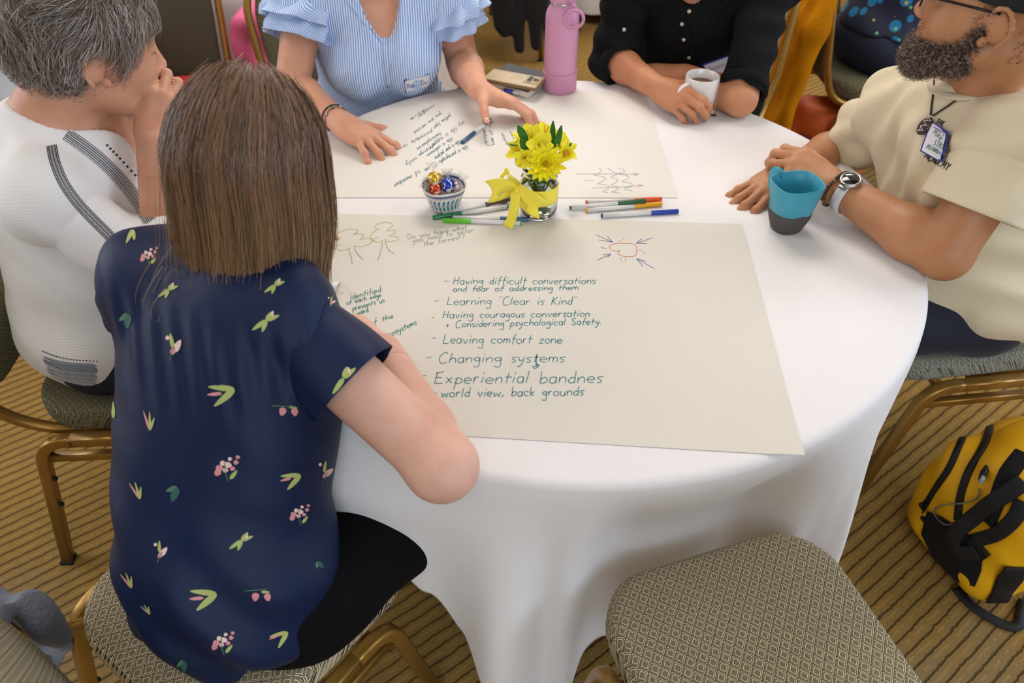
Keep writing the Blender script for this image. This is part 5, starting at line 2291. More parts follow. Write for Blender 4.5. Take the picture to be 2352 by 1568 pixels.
tipE = Z(1665, 484, .755)
hand(S, E_wr2, tipE - E_wr2, (.05, -.12, 1), -1, [(10, 16, 10), (12, 16, 10), (12, 16, 10), (10, 16, 10)], thumb=(.75, .75, 12, 8), sc=1.10, spread=(9, 2, -5, -12), nails=nb)
kE = Z(1800, 352, .842)
hand(S, E_wr, kE - E_wr, (-.15, -.30, 1), 1, [(30, 42, 25), (34, 46, 28), (38, 48, 28), (42, 48, 28)], thumb=(.8, .55, 12, 12), sc=1.16, spread=(6, 1, -4, -9), nails=nb)
E_hl, E_hr = V((1.0, 1.30, .55)), V((1.0, 1.51, .55))
E_kl, E_kr = V((.60, 1.33, .535)), V((.60, 1.56, .535))
E_al, E_ar = V((.64, 1.32, .10)), V((.64, 1.56, .10))
for h_, k_, a_ in ((E_hr, E_kr, E_ar), (E_hl, E_kl, E_al)):
    leg_prims(S, h_, k_, a_, 1.0)
    foot_prims(S, a_, (-1, 0, 0))
M_lipE = mat('lips_brown', '9c6552', .5)
bodyE = body('body', S, E, [SK_E, M_lipE], .0055, [(E_head, .165, .0028), (E_wr + (kE - E_wr) * .7, .13, .0026), (E_wr2 + (tipE - E_wr2) * .55, .125, .0026), (E_el, .14, .004)],
             [(*lips_of(E_head, E_F, 1.0), 1)])
nails_build(nb, E, M_nail_d)
eyes(E, E_head, E_F, 1.0)
t = NT('cream_jersey')
t.b.inputs['Base Color'].default_value = (*lin('dfd0b0'), 1)
t.b.inputs['Roughness'].default_value = .85
t.b.inputs['Sheen Weight'].default_value = .15
t.bump(t.math('ADD', t.noise(700, 2), t.math('MULTIPLY', t.noise(9, 4), 6)), .35, .006)
M_tee = t.m
S = SDF()
torso_prims(S, E_pel, E_ch, E_nb - V((0, 0, .02)), E_sl, E_sr, E_R1, E_R2, 1.06, belly=1.0)
S = S.grow(.020)
S.ell(E_pel + V((-.01, 0, .02)), (.205, .175, .13), E_R1, .06)
S.plane((0, 0, .53), (0, 0, -1), .012)
fE = E_R2 @ V((0, 1, 0))
S.cap(E_nb + V((-.03, 0, .16)), E_nb + V((-.018, 0, .045)), .072, .068, .006, -1)
teeE = cloth_mesh('shirt', S, E, M_tee, .0045, fold_disp(.012, [((.3, 1, .5), 58, 1.3, .8), ((.1, .9, -.5), 44, .4, .8), ((.2, .5, 1), 70, 3.4, .5), ((0, 1, .25), 95, 2.4, .4)]))
sE = [sleeve(E, E_sl, E_el, M_tee, -.12, .60, .078, .090, ripple=.0055, nf=5, phase=1), sleeve(E, E_sr, E_el2, M_tee, -.08, .58, .066, .080, ripple=.0055, nf=5, phase=2)]
# ribbed collar and stitched sleeve hems
cc = E_nb + V((-.020, 0, .026))
axn = V((-.38, .02, 1)).normalized()
a_ = axn.orthogonal().normalized()
b_ = axn.cross(a_)
bE0 = bvh_of(teeE)
pts, nrm = [], []
for i in range(48):
    w = i * math.pi / 24
    d_ = a_ * math.cos(w) + b_ * math.sin(w)
    pts.append(cc + d_ * .071 - axn * .004)
    nrm.append(axn)
MB().sweep(pts, [(-.011, -.0022), (.009, -.0022), (.009, .003), (-.011, .003)], nrm, closed=True).build('collar', M_tee, E)
for o_, sh, el, t1, r1 in ((sE[0], E_sl, E_el, .60, .092), (sE[1], E_sr, E_el2, .58, .088)):
    ax = (el - sh).normalized()
    a_ = ax.cross(V((0, 0, 1))).normalized()
    b_ = a_.cross(ax)
M_shorts = mat('navy_shorts', '161b2e', .75, bump=(40, .3, .003), sheen=.1)
S = SDF()
leg_prims(S, E_hl, E_kl, E_kl + V((.02, 0, -.12)), 1.05, .022)
leg_prims(S, E_hr, E_kr, E_kr + V((.02, 0, -.12)), 1.05, .022)
S.ell(E_pel - V((0, 0, .02)), (.20, .155, .11), E_R1, .05)
S.plane((0, 0, .47), (0, 0, -1), .01)
cloth_mesh('shorts', S, E, M_shorts, .006, fold_disp(.007, [((1, .3, .2), 55, 1.3, .9), ((.6, 1, 0), 45, .4, .9)]))
shoes(E, (E_al, E_ar), (-1, 0, 0), M_shoe)
bE = bvh_of(teeE, *sE)
# print on the shirt, name tag, cord and pendant
M_print = mat('shirt_print', '3a3632', .7)
b = MB()
write('ACADEMY', (2124, 360), (2176, 392), 9, lambda u, v: cast(bE, u, v, .0012), b, .0024, seed=1)
write('THE', (2150, 283), (2166, 290), 6, lambda u, v: cast(bE, u, v, .0012), b, .002, seed=1)
if b.f:
    b.build('shirt_print', M_print, E)['kind'] = 'stuff'
tg = badge(E, bE, [(2144, 280), (2188, 308), (2173, 376), (2119, 346)], [(2146, 286), (2184, 311), (2169, 370), (2124, 344)],
           [('Mike', (2141, 306), (2160, 322), 8, M_inkgreen), ('STRODE', (2144, 332), (2173, 347), 6, M_inkgreen), ('(HE/HIM)', (2127, 339), (2152, 352), 5, M_inkgreen), ('Chicago', (2166, 309), (2183, 322), 4, M_inkgreen),
            ('MCR', (2153, 353), (2168, 361), 4, M_inkaqua), ('mmmmmm', (2143, 293), (2180, 313), 3, M_inkpurple), ('www', (2172, 360), (2184, 318), 3, M_inkpurple)], None, off=.007)
M_cord = mat('black_cord', '0e0e10', .6)
b = MB()
strip_on(bE, [(2352, 115), (2300, 152), (2240, 200), (2190, 235), (2143, 266)], .0028, b, .0015, 8, thick=.002)
strip_on(bE, [(2146, 172), (2147, 205), (2142, 240), (2139, 264)], .0028, b, .0015, 8, thick=.002)
if b.f:
    cordo = b.build('necklace_cord', M_cord, E)
    p, n = cast(bE, 2128, 292, .008)
    R = frame(n.cross(V((.3, .1, 1))).normalized().cross(n), n)
    pen = MB().ball(p, (.012, .018, .006), 18, R).build('pendant', mat('dark_wood', '3a2220', .35, coat=.5), E)
    q = MB()
    for i in range(6):
        a0 = p + R @ V((-.006 + .012 * (i % 2), -.013 + i * .005, .0055))
        a1 = p + R @ V((.006 - .012 * (i % 2), -.013 + (i + 1) * .005, .0055))
        q.tube([a0, a1], .0008, 6)
    q.build('pendant_inlay', mat('silver_wire', 'c8c8cc', .25, .9), pen)
# cap, glasses
t = NT('black_felt')
t.b.inputs['Base Color'].default_value = (*lin('17181d'), 1)
t.b.inputs['Roughness'].default_value = .9
t.bump(t.noise(300, 3), .4, .001)
M_felt = t.m
S = SDF()
S.ell(E_head + E_F @ V((0, -.016, .050)), (.094, .117, .098), E_F, .01)
S.plane(E_head + E_F @ V((0, 0, .021)), E_F @ V((0, .10, -1)), .006)
S.cap(E_head + E_F @ V((0, .09, .040)), E_head + E_F @ V((0, .150, .030)), .05, .055, .01) if False else None
cloth_mesh('cap', S, E, M_felt, .005, fold_disp(.002, [((.3, .6, .8), 60, 1.3, .8)]))
b = MB()
pts = []
for i in range(15):
    a = math.radians(-58 + i * 116 / 14)
    pts.append((math.sin(a), math.cos(a)))
vs = [E_head + E_F @ V((x * .085, .015 + y * .086, .034)) for x, y in pts] + [E_head + E_F @ V((x * .088, .030 + y * .135, .030 - .010 * abs(x))) for x, y in pts]
b.add(vs, [(i, i + 1, i + 16, i + 15) for i in range(14)])
o = b.build('cap_brim', M_felt, E)
q = o.modifiers.new('thickness', 'SOLIDIFY')
q.thickness = .004
M_frame = mat('glasses_frame', '15151a', .3)
for q in (-1, 1):
    b = MB()
    b.tube([E_head + E_F @ V(p) for p in ((.085 * q, -.005, .012), (.083 * q, .04, .014), (.066 * q, .090, .012), (.058 * q, .108, .010))], .0022, 8)
    pts = [E_head + E_F @ V((.033 * q + .025 * math.cos(w), .112 - .006 * abs(math.cos(w)) * 0, .006 + .019 * math.sin(w))) for w in [i * math.pi / 12 for i in range(24)]]
    b.tube(pts, .0016, 6, closed=True)
    g = b.build('glasses', M_frame, E)
    vs = pts + [sum(pts, V((0, 0, 0))) / 24]
    b2 = MB()
    b2.add(vs, [(i, (i + 1) % 24, 24) for i in range(24)])
    b2.build('lens', mat('lens_glass', 'f4f6fa', .02, trans=1.0, ior=1.1), g)

# beard: wiry coils on the jaw, chin and cheeks
SB = SDF()
s_ = 1.0


def EP(x, y, z):
    return E_head + E_F @ V((x, y, z)) * s_


for q in (-1, 1):
    SB.cap(EP(.066 * q, .008, -.030), EP(.052 * q, .026, -.078), .012, .022, .02)
    SB.cap(EP(.052 * q, .026, -.080), EP(.020 * q, .078, -.099), .020, .025, .02)
    SB.cap(EP(.046 * q, .050, -.066), EP(.030 * q, .074, -.084), .014, .018, .02)
SB.cap(EP(-.018, .084, -.103), EP(.018, .084, -.103), .026, .026, .02)
M_beardb = mat('beard_under', '3a2c26', .9, bump=(150, .8, .004))
bv_, bq_ = SB.mesh(.005)
beard = mesh_obj('beard', bv_, bq_, M_beardb, E)


def coils(root, verts, normals, n, L, rad, cols, w=.0005, name='beard_curls', turns=2.2):
    idx = rng.integers(0, len(verts), n)
    p0 = verts[idx] + rng.normal(0, .002, (n, 3))
    nn = normals[idx] + rng.normal(0, .45, (n, 3))
    nn /= np.linalg.norm(nn, axis=1, keepdims=True)
    u = np.cross(nn, rng.normal(0, 1, (n, 3)))
    u /= np.linalg.norm(u, axis=1, keepdims=True)
    v = np.cross(nn, u)
    K = 9
    P = np.zeros((n, K, 3))
    LL = L * rng.uniform(.5, 1.3, n)
    rr = rad * rng.uniform(.5, 1.4, n)
    ph = rng.uniform(0, 6.28, n)
    for k in range(K):
        t_ = k / (K - 1)
        a = ph + t_ * turns * 2 * np.pi
        P[:, k] = p0 + nn * (LL * t_)[:, None] + (u * np.cos(a)[:, None] + v * np.sin(a)[:, None]) * (rr * min(1, t_ * 3))[:, None]
    cc_ = np.array([lin(c) for c in cols])
    col = cc_[rng.integers(0, len(cc_), n)] * rng.uniform(.8, 1.2, (n, 1))
    return strands(name, P, np.full(K, w), col, M_hair, root, p0.mean(0) - np.array([0, 0, .05]), 1.0)


vn = np.array([x.normal for x in beard.data.vertices])
coils(beard, bv_, vn, 11000, .009, .0017, ['5a4032', '6b4c3a', '4a3226', '7c6250', 'aaa098', '8a705e'])
# sparse moustache, sideburn and nape
bodv = np.array([x.co for x in bodyE.data.vertices]) + np.array(world_loc(bodyE))
bodn = np.array([x.normal for x in bodyE.data.vertices])
lo = (bodv - np.array(E_head)) @ np.array(E_F) / s_
sel = ((lo[:, 1] > .082) & (lo[:, 2] < -.038) & (lo[:, 2] > -.052) & (abs(lo[:, 0]) < .03)) | ((abs(lo[:, 0]) > .055) & (lo[:, 1] > -.0) & (lo[:, 1] < .03) & (lo[:, 2] > -.06) & (lo[:, 2] < .03)) | \
      ((lo[:, 1] < -.045) & (lo[:, 2] > -.07) & (lo[:, 2] < .03)) | ((lo[:, 1] > .05) & (lo[:, 2] < -.068) & (lo[:, 2] > -.085) & (abs(lo[:, 0]) < .012))
sel = np.nonzero(sel)[0]
if len(sel):
    coils(beard, bodv[sel], bodn[sel], 1700, .0035, .0014, ['4a352b', '3a2a22', '5c473b', '8b7d74'], .0005, 'stubble', 1.2)

# watch and bead bracelet on the near wrist
ax = (E_wr - E_el).normalized()
up_ = V((-.10, -.35, 1))
up_ = (up_ - ax * up_.dot(ax)).normalized()
sd_ = ax.cross(up_)


def ring_pts(c, r1, r2, n=36):
    return [c + sd_ * math.cos(w) * r1 + up_ * math.sin(w) * r2 for w in [i * 2 * math.pi / n for i in range(n)]]


wc = E_wr - ax * .030
M_strap = mat('white_rubber', 'cfcdd0', .5)
strapo = MB().sweep(ring_pts(wc, .0375, .0365), [(-.0012, -.010), (.0012, -.010), (.0016, 0), (.0012, .010), (-.0012, .010)], [ax] * 36, closed=True).build('wristwatch', M_strap, E)
strapo['label'] = 'round silver smartwatch on a white strap'
top = wc + up_ * .0375
Rw = Matrix((ax, sd_, up_)).transposed()
b = MB()
prof = [(0, 0), (.0185, 0), (.0205, .002), (.0210, .006), (.0200, .0095), (.0185, .0105), (.0165, .0095)]


def lathe_at(c, R, prof, seg=40):
    m_ = MB()
    m_.lathe(prof, (0, 0, 0), seg)
    m_.v = [tuple(c + R @ Vector(p)) for p in m_.v]
    return m_


lathe_at(top - up_ * .002, Rw, prof).build('watch_case', mat('brushed_silver', 'c9cbce', .22, 1.0), strapo)
lathe_at(top + up_ * .0072, Rw, [(.0168, 0), (.0160, .0007), (0, .0007)]).build('watch_face', mat('watch_glass', '1c1a20', .08, coat=1), strapo)
for q in (-1, 1):
    MB().box(top + sd_ * .021 * q + up_ * -.001, (.008, .004, .003), Rw, bev=.001).build('lug', mat('silver_lug', 'b5b7ba', .3, 1), strapo)
bc = E_wr - ax * .004
M_b1, M_b2 = mat('brown_bead', '3a2418', .3, coat=.5), mat('gold_bead', '8a6a44', .35, .4)
brE = MB().tube(ring_pts(bc, .0365, .0355), .0008, 5, closed=True).build('bead_bracelet', M_cord, E)
for i, p in enumerate(ring_pts(bc, .0375, .0365, 32)):
    MB().ball(p, .0039, 10).build('bead', M_b2 if i % 7 == 3 else M_b1, brE)
# ------------------------------------------------------------------ things on the table
def finish(o, label, cat, group=None):
    return tag(o, label, cat, group)


TZ = T + .0006
# pink steel bottle
P0 = V((.127, 1.984, TZ))
M_pink = mat('pink_powder_coat', 'd093b2', .45, bump=(600, .15, .0004))
M_pink2 = mat('pink_silicone', 'c98cac', .55)
M_chrome = mat('chrome', 'c8c8cc', .15, 1)
bt = thing('water_bottle', 'tall pink steel water bottle with carry loop, standing at the far table edge', 'bottle', P0)
MB().lathe([(0, .002), (.041, .002), (.0425, .006), (.0425, .185), (.0415, .198), (.036, .212), (.030, .219), (.028, .222), (.028, .228), (0, .228)], P0, 48).build('flask', M_pink, bt)
MB().lathe([(0, 0), (.042, 0), (.0450, .004), (.0450, .050), (.0445, .053), (.0427, .053)], P0, 48).build('boot', M_pink2, bt)
MB().lathe([(.0285, .222), (.0312, .223), (.0312, .2275), (.0285, .229)], P0, 48).build('collar_ring', M_chrome, bt)
MB().lathe([(0, .228), (.0325, .228), (.0345, .231), (.0345, .262), (.0325, .266), (0, .268)], P0, 48).build('lid', M_pink, bt)
R_ = frame((.45, -.9, 0), (0, 0, 1))
MB().sweep(arc_path([P0 + V((-.022, -.004, .262)), P0 + V((-.020, -.004, .292)), P0 + V((.024, .0, .292)), P0 + V((.026, .0, .262))], [.016, .016]), [(-.007, -.003), (.007, -.003), (.007, .003), (-.007, .003)], (0, 1, 0)).build('carry_handle', M_pink2, bt)
MB().box(P0 + V((.020, -.030, .248)), (.009, .0035, .020), frame((.5, -.86, 0), (0, 0, 1)), bev=.002).build('strap_tab', M_pink2, bt)
lp = [P0 + V((.026 + .0235 * math.cos(w), -.044 - .004 * math.sin(w), .198 + .0225 * math.sin(w))) for w in [i * math.pi / 14 for i in range(28)]]
MB().tube(lp, .0042, 10, closed=True).build('carry_loop', M_pink2, bt)
MB().sweep([P0 + V((.022, -.038, .235)), P0 + V((.024, -.043, .222))], [(-.006, -.002), (.006, -.002), (.006, .002), (-.006, .002)], (0, 1, 0)).build('loop_strap', M_pink2, bt)

# notebook with pen inside, phone on top
M_nb = mat('charcoal_cover', '43474e', .6, bump=(300, .2, .0006))
M_pages = mat('cream_pages', 'e0d8c4', .8)


def quadbox(name, q, z0, z1, m, parent, inset=0.0, bev=.0):
    """box over a pixel quad measured at height z1"""
    P = [Z(u, v, z1) for u, v in q]
    c = sum(P, V((0, 0, 0))) / 4
    x = (P[1] - P[0] + P[2] - P[3])
    y = (P[3] - P[0] + P[2] - P[1])
    lx, ly = x.length / 4 - inset, y.length / 4 - inset
    x.normalize()
    zc = V((0, 0, 1))
    yy = zc.cross(x)
    R = Matrix((x, yy, zc)).transposed()
    b = MB().box((c.x, c.y, (z0 + z1) / 2), (lx, ly, (z1 - z0) / 2), R, bev=bev)
    return b.build(name, m, parent, smooth=False), c, R, lx, ly


nbq = [(1152, 143), (1250, 166), (1234, 214), (1124, 186)]
nbk = thing('notebook', 'charcoal hardcover notebook with a pen clipped in, lying under the phone', 'notebook', Z(1190, 180, TZ))
quadbox('front_cover', nbq, T + .0225, T + .0250, M_nb, nbk)
_, nc, nR, nlx, nly = quadbox('page_block', nbq, T + .0035, T + .0225, M_pages, nbk, .003)
quadbox('back_cover', nbq, T + .0008, T + .0035, M_nb, nbk)
MB().box((nc + nR @ V((-nlx + .001, 0, 0))).xy.to_3d() + V((0, 0, T + .0130)), (.002, nly + .003, .0115), nR).build('spine', M_nb, nbk, smooth=False)
pe = nc + nR @ V((.012, -nly, 0))
pen = thing('pen', 'blue capped pen poking out of the charcoal notebook', 'pen', (pe.x, pe.y, T + .012))
pdir = nR @ V((1, .1, 0)).normalized()
pq = V((pe.x, pe.y, T + .0120)) - (nR @ V((0, 1, 0))) * .006
MB().tube([pq - pdir * .012, pq + pdir * .012], .0048, 14).build('cap', mat('pen_blue', '1d3fbf', .3, coat=.4), pen)
MB().tube([pq + pdir * .012, pq + pdir * .030], .0036, 14).build('barrel', mat('pen_white', 'dfe1e4', .35), pen)
MB().tube([pq - pdir * .018, pq - pdir * .012], .0030, 12).build('clip', M_chrome, pen)

phq = [(1126, 156), (1246, 178), (1240, 205), (1113, 181)]
M_case = mat('phone_case_edge', '7d6642', .35)
M_back_ = mat('phone_glass_cream', 'cdbb9b', .25, coat=.5)
M_dark = mat('black_glass', '0e0f12', .1, coat=.6)
M_wht = mat('white_plastic', 'e4e0dc', .35)
phone = thing('phone', 'phone in a clear tan case face down on the charcoal notebook', 'phone', Z(1180, 180, T + .0262))
o, pc, pR, plx, ply = quadbox('case', phq, T + .0262, T + .0358, M_case, phone, bev=.004)
MB().box((pc.x, pc.y, T + .0360), (plx - .003, ply - .003, .0008), pR, bev=.0006).build('back_glass', M_back_, phone)
rc = V((pc.x, pc.y, T + .0370)) + pR @ V((.006, 0, 0))
MB().tube([rc + pR @ V((.024 * math.cos(w), .024 * math.sin(w) * min(1, ply / .03), 0)) for w in [i * math.pi / 20 for i in range(40)]], .0013, 8, closed=True).build('charging_ring', M_wht, phone)
cc_ = V((pc.x, pc.y, T + .0378)) + pR @ V((plx - .024, .004, 0))
isl = MB().box(cc_, (.020, min(.020, ply - .008), .0016), pR, bev=.0015).build('camera_island', mat('phone_island', 'b7a789', .3), phone)
for dx, dy in ((-.008, .008), (-.008, -.008), (.008, 0)):
    MB().lathe([(0, .0038), (.0055, .0038), (.0068, .0028), (.0068, 0)], cc_ + pR @ V((dx, dy, 0)), 20).build('camera_lens', M_dark, isl)

# white mug with tea bag string
M_ceramic = mat('white_ceramic', 'e3e0dc', .18, coat=.5)
mug = thing('mug', 'white ceramic mug with a tea bag string, held by the person in black', 'mug', MUG)
MB().lathe([(0, .0), (.031, .0), (.034, .003), (.0385, .020), (.0405, .050), (.0410, .095), (.0400, .097), (.0385, .095), (.038, .05), (.035, .012), (0, .009)], MUG, 56).build('cup', M_ceramic, mug)
MB().lathe([(0, .074), (.0384, .074)], MUG, 40).build('tea', mat('tea', '6a4426', .1), mug)
ha = math.radians(212)
hd = V((math.cos(ha), math.sin(ha), 0))
MB().sweep(arc_path([MUG + hd * .037 + V((0, 0, .082)), MUG + hd * .072 + V((0, 0, .084)), MUG + hd * .068 + V((0, 0, .020)), MUG + hd * .037 + V((0, 0, .020))], [.022, .024], 8),
           [(.0065 * math.cos(w), .0042 * math.sin(w)) for w in [i * math.pi / 6 for i in range(12)]], hd.cross(V((0, 0, 1)))).build('handle', M_ceramic, mug)
sa = math.radians(-28)
sdv = V((math.cos(sa), math.sin(sa), 0))
MB().tube(fair([MUG + sdv * .030 + V((0, 0, .080)), MUG + sdv * .041 + V((0, 0, .0985)), MUG + sdv * .0435 + V((0, 0, .06)), MUG + sdv * .044 + V((0, 0, .004))], 6), .0005, 5).build('tea_string', M_wht, mug)
MB().box(MUG + sdv * .044 + V((0, 0, .0025)), (.006, .004, .0008)).build('tea_tag', mat('dark_tag', '2a2c30', .6), mug)

# teal and grey cup
M_teal = mat('teal_plastic', '3f9db4', .38)
M_grey = mat('grey_silicone', '4b4744', .7)
CUP = V((.556, 1.318, TZ))


def sq_lathe(c, prof, m_, n=64, p=3.2, rot=.25, sx=1.08, sy=.94, mi=0):
    vs, fs = [], []
    for r, z, e in prof:
        for i in range(n):
            w = 2 * math.pi * i / n
            pp = 2 + (p - 2) * e
            k = (abs(math.cos(w)) ** pp + abs(math.sin(w)) ** pp) ** (-1 / pp)
            x, y = r * k * math.cos(w) * (1 + (sx - 1) * e), r * k * math.sin(w) * (1 + (sy - 1) * e)
            vs.append(c + V((x * math.cos(rot) - y * math.sin(rot), x * math.sin(rot) + y * math.cos(rot), z)))
    k_ = len(prof)
    for j in range(k_ - 1):
        for i in range(n):
            fs.append((j * n + i, j * n + (i + 1) % n, (j + 1) * n + (i + 1) % n, (j + 1) * n + i))
    m_.add(vs, fs, mi)
    return m_


cup = thing('camping_cup', 'teal travel cup with a grey silicone base, by the bearded man\'s watch', 'cup', CUP)
b = sq_lathe(CUP, [(.0395, .046, .2), (.0405, .047, .25), (.0425, .075, .6), (.0450, .104, 1), (.0445, .106, 1), (.0425, .105, 1), (.0400, .075, .7), (.037, .03, .3), (.001, .010, 0)], MB())
b.build('cup_upper', M_teal, cup)
b = sq_lathe(CUP, [(.001, 0, 0), (.026, 0, .3), (.0285, .002, .35), (.0345, .018, .3), (.0400, .034, .2), (.0408, .040, .2), (.0405, .050, .2), (.0392, .051, .2)], MB())
b.build('silicone_base', M_grey, cup)
hv = V((-.55, .83, 0)).normalized()
hs = hv.cross(V((0, 0, 1)))
MB().sweep(arc_path([CUP + hv * .040 + V((0, 0, .104)), CUP + hv * .060 + V((0, 0, .1045)), CUP + hv * .056 + V((0, 0, .065)), CUP + hv * .040 + V((0, 0, .058))], [.010, .014], 6),
           [(-.009, -.0018), (.009, -.0018), (.009, .0018), (-.009, .0018)], hs).build('handle', M_teal, cup)
MB().lathe([(.0035, 0), (.0060, 0), (.0062, .0012), (.0035, .0012)], CUP + hv * .050 + V((0, 0, .1058)), 18).build('handle_eyelet', M_teal, cup)

# painted bowl with wrapped chocolates
BW = V((-.141, 1.392, TZ))
t = NT('painted_stoneware')
s_ = t.n('ShaderNodeSeparateXYZ')
t.l(t.coord(), s_.inputs[0])
x, y, z = s_.outputs[0], s_.outputs[1], s_.outputs[2]
ang = t.math('ARCTAN2', y, x)
zz = z
rad_ = t.math('SQRT', t.math('ADD', t.math('MULTIPLY', x, x), t.math('MULTIPLY', y, y)))
outside = t.math('GREATER_THAN', rad_, t.math('ADD', .0285, t.math('MULTIPLY', zz, .25)))
# leaf garland: slanted ellipses either side of a wavy stem
cellw = 2 * math.pi / 26
fa = t.math('SUBTRACT', t.math('FRACT', t.math('DIVIDE', ang, cellw)), .5)
zl = t.math('DIVIDE', t.math('SUBTRACT', zz, .026), .014)
sk = t.math('SUBTRACT', fa, t.math('MULTIPLY', t.math('ABSOLUTE', zl), .35))
le = t.math('ADD', t.math('POWER', t.math('DIVIDE', sk, .27), 2), t.math('POWER', t.math('SUBTRACT', t.math('ABSOLUTE', zl), .55), 2))
le = t.math('ADD', t.math('POWER', t.math('ABSOLUTE', t.math('DIVIDE', sk, .27)), 2), t.math('MULTIPLY', t.math('POWER', t.math('ABSOLUTE', t.math('SUBTRACT', t.math('ABSOLUTE', zl), .55)), 2), 5.0))
leaf_ = t.math('LESS_THAN', le, 1)
stem_ = t.math('LESS_THAN', t.math('ABSOLUTE', zl), .06)
band_ = t.math('MULTIPLY', t.math('GREATER_THAN', zz, .0485), t.math('LESS_THAN', zz, .0535))
dots_ = t.math('MULTIPLY', t.math('MULTIPLY', t.math('GREATER_THAN', zz, .0445), t.math('LESS_THAN', zz, .0475)), t.math('GREATER_THAN', t.math('SINE', t.math('MULTIPLY', ang, 60)), .2))
foot_ = t.math('MULTIPLY', t.math('GREATER_THAN', zz, .004), t.math('LESS_THAN', zz, .0055))
c = t.mix(t.math('MULTIPLY', leaf_, outside), lin('dcd8d2'), lin('3c7fa0'))
c = t.mix(t.math('MULTIPLY', t.math('MAXIMUM', stem_, dots_), outside), c, lin('35507c'))
c = t.mix(t.math('MULTIPLY', t.math('MAXIMUM', band_, foot_), outside), c, lin('344a78'))
t.l(c, t.b.inputs['Base Color'])
t.b.inputs['Roughness'].default_value = .25
t.b.inputs['Coat Weight'].default_value = .4
bowl = thing('painted_bowl', 'small white bowl painted with blue leaves, holding wrapped chocolates', 'bowl', BW)
b = sq_lathe(BW, [(.001, 0, 0), (.026, 0, 0), (.029, .002, 0), (.033, .015, .1), (.040, .040, .35), (.0455, .058, .6), (.0450, .0595, .6), (.0430, .058, .6), (.037, .038, .3), (.028, .010, 0), (.001, .007, 0)], MB(), sx=1.05, sy=1.0, p=3, rot=.3)
b.build('bowl', t.m, bowl)
M_cello = mat('cellophane', 'f4f2ee', .08, trans=.85, ior=1.15)


def foil(name, c1, c2):
    t = NT(name)
    v = t.n('ShaderNodeTexNoise')
    v.inputs['Scale'].default_value = 55
    v.inputs['Distortion'].default_value = 1.5
    t.l(t.coord(), v.inputs['Vector'])
    r = t.n('ShaderNodeMapRange')
    r.inputs[1].default_value = .50
    r.inputs[2].default_value = .54
    t.l(v.outputs[0], r.inputs[0])
    t.l(t.mix(r.outputs[0], lin(c1), lin(c2)), t.b.inputs['Base Color'])
    t.b.inputs['Metallic'].default_value = .65
    t.b.inputs['Roughness'].default_value = .2
    t.bump(t.noise(120, 4), .5, .002)
    return t.m


def crinkle(c, r, parent, name, m, sq=1.0):
    vs, fs = [], []
    n, k = 14, 22
    for i in range(n + 1):
        th = math.pi * i / n
        for j in range(k):
            a = 2 * math.pi * j / k
            rr = r * (1 + .05 * math.sin(7 * a + 3 * th) + .035 * math.sin(11 * a - 5 * th))
            vs.append(c + V((rr * math.sin(th) * math.cos(a), rr * math.sin(th) * math.sin(a), rr * sq * math.cos(th))))
    for i in range(n):
        for j in range(k):
            fs.append((i * k + j, (i + 1) * k + j, (i + 1) * k + (j + 1) % k, i * k + (j + 1) % k))
    return mesh_obj(name, vs, fs, m, parent)


def tail(c, d, L, w, parent, m):
    d = d.normalized()
    a = d.cross(V((.3, .8, .1))).normalized()
    vs, fs = [], []
    n, k = 6, 14
    for i in range(n + 1):
        t_ = i / n
        for j in range(k):
            w_ = 2 * math.pi * j / k
            r = (.0022 + w * t_ ** 1.3) * (1 + .35 * math.sin(3 * w_ + t_ * 2))
            vs.append(c + d * (L * t_) + (a * math.cos(w_) + a.cross(d) * math.sin(w_) * .45) * r)
    for i in range(n):
        for j in range(k):
            fs.append((i * k + j, i * k + (j + 1) % k, (i + 1) * k + (j + 1) % k, (i + 1) * k + j))
    mesh_obj('wrapper_twist', vs, fs, m, parent)


for lab, px, z, c1, c2, td in (('gold foil chocolate ball with clear twisted wrapper, topmost in the bowl', (998, 411), .056, 'd9a821', 'f2efe8', (-.1, .3, 1)),
                               ('blue foil chocolate ball in the painted bowl', (1029, 426), .044, '1b3fb4', 'e8e8f0', (.0, .5, .8)),
                               ('red foil chocolate ball at the near side of the painted bowl', (1001, 433), .036, 'd4401f', 'f0d9c8', (-.6, -.2, .4)),
                               ('white wrapped chocolate with a red mark, right side of the painted bowl', (1051, 428), .034, 'ece6e0', 'd9534a', (.4, .5, .5))):
    p = Z(px[0], px[1], T + z)
    cd_ = thing('wrapped_chocolate', lab, 'candy', p, 'wrapped chocolates in the bowl')
    r_ = .0152 if 'white' not in lab else .011
    crinkle(p, r_, cd_, 'foil_ball', foil('foil_' + c1, c1, c2))
    tail(p + V(td).normalized() * r_ * .95, V(td), .020, .011, cd_, M_cello)

# jar of flowers
JR = V((.055, 1.372, TZ))
t = NT('jar_glass')
t.b.inputs['Base Color'].default_value = (.93, .97, .95, 1)
t.b.inputs['Roughness'].default_value = .02
t.b.inputs['Transmission Weight'].default_value = 1
t.b.inputs['IOR'].default_value = 1.45
M_glass = t.m
jar = thing('flower_jar', 'clear glass jar of water with a wide yellow ribbon tied round it', 'jar', JR)
MB().lathe([(0, .0), (.026, .0), (.034, .004), (.0385, .014), (.0392, .030), (.0392, .078), (.037, .088), (.0335, .094), (.0335, .097), (.0350, .0985), (.0335, .101), (.0350, .104), (.0335, .107), (.0345, .112), (.0325, .1135),
            (.0308, .112), (.0308, .094), (.0345, .086), (.0366, .076), (.0366, .030), (.0355, .015), (.030, .007), (0, .006)], JR, 56).build('glass', M_glass, jar)
t = NT('water')
t.b.inputs['Base Color'].default_value = (.86, .95, .88, 1)
t.b.inputs['Roughness'].default_value = .0
t.b.inputs['Transmission Weight'].default_value = 1
t.b.inputs['IOR'].default_value = 1.33
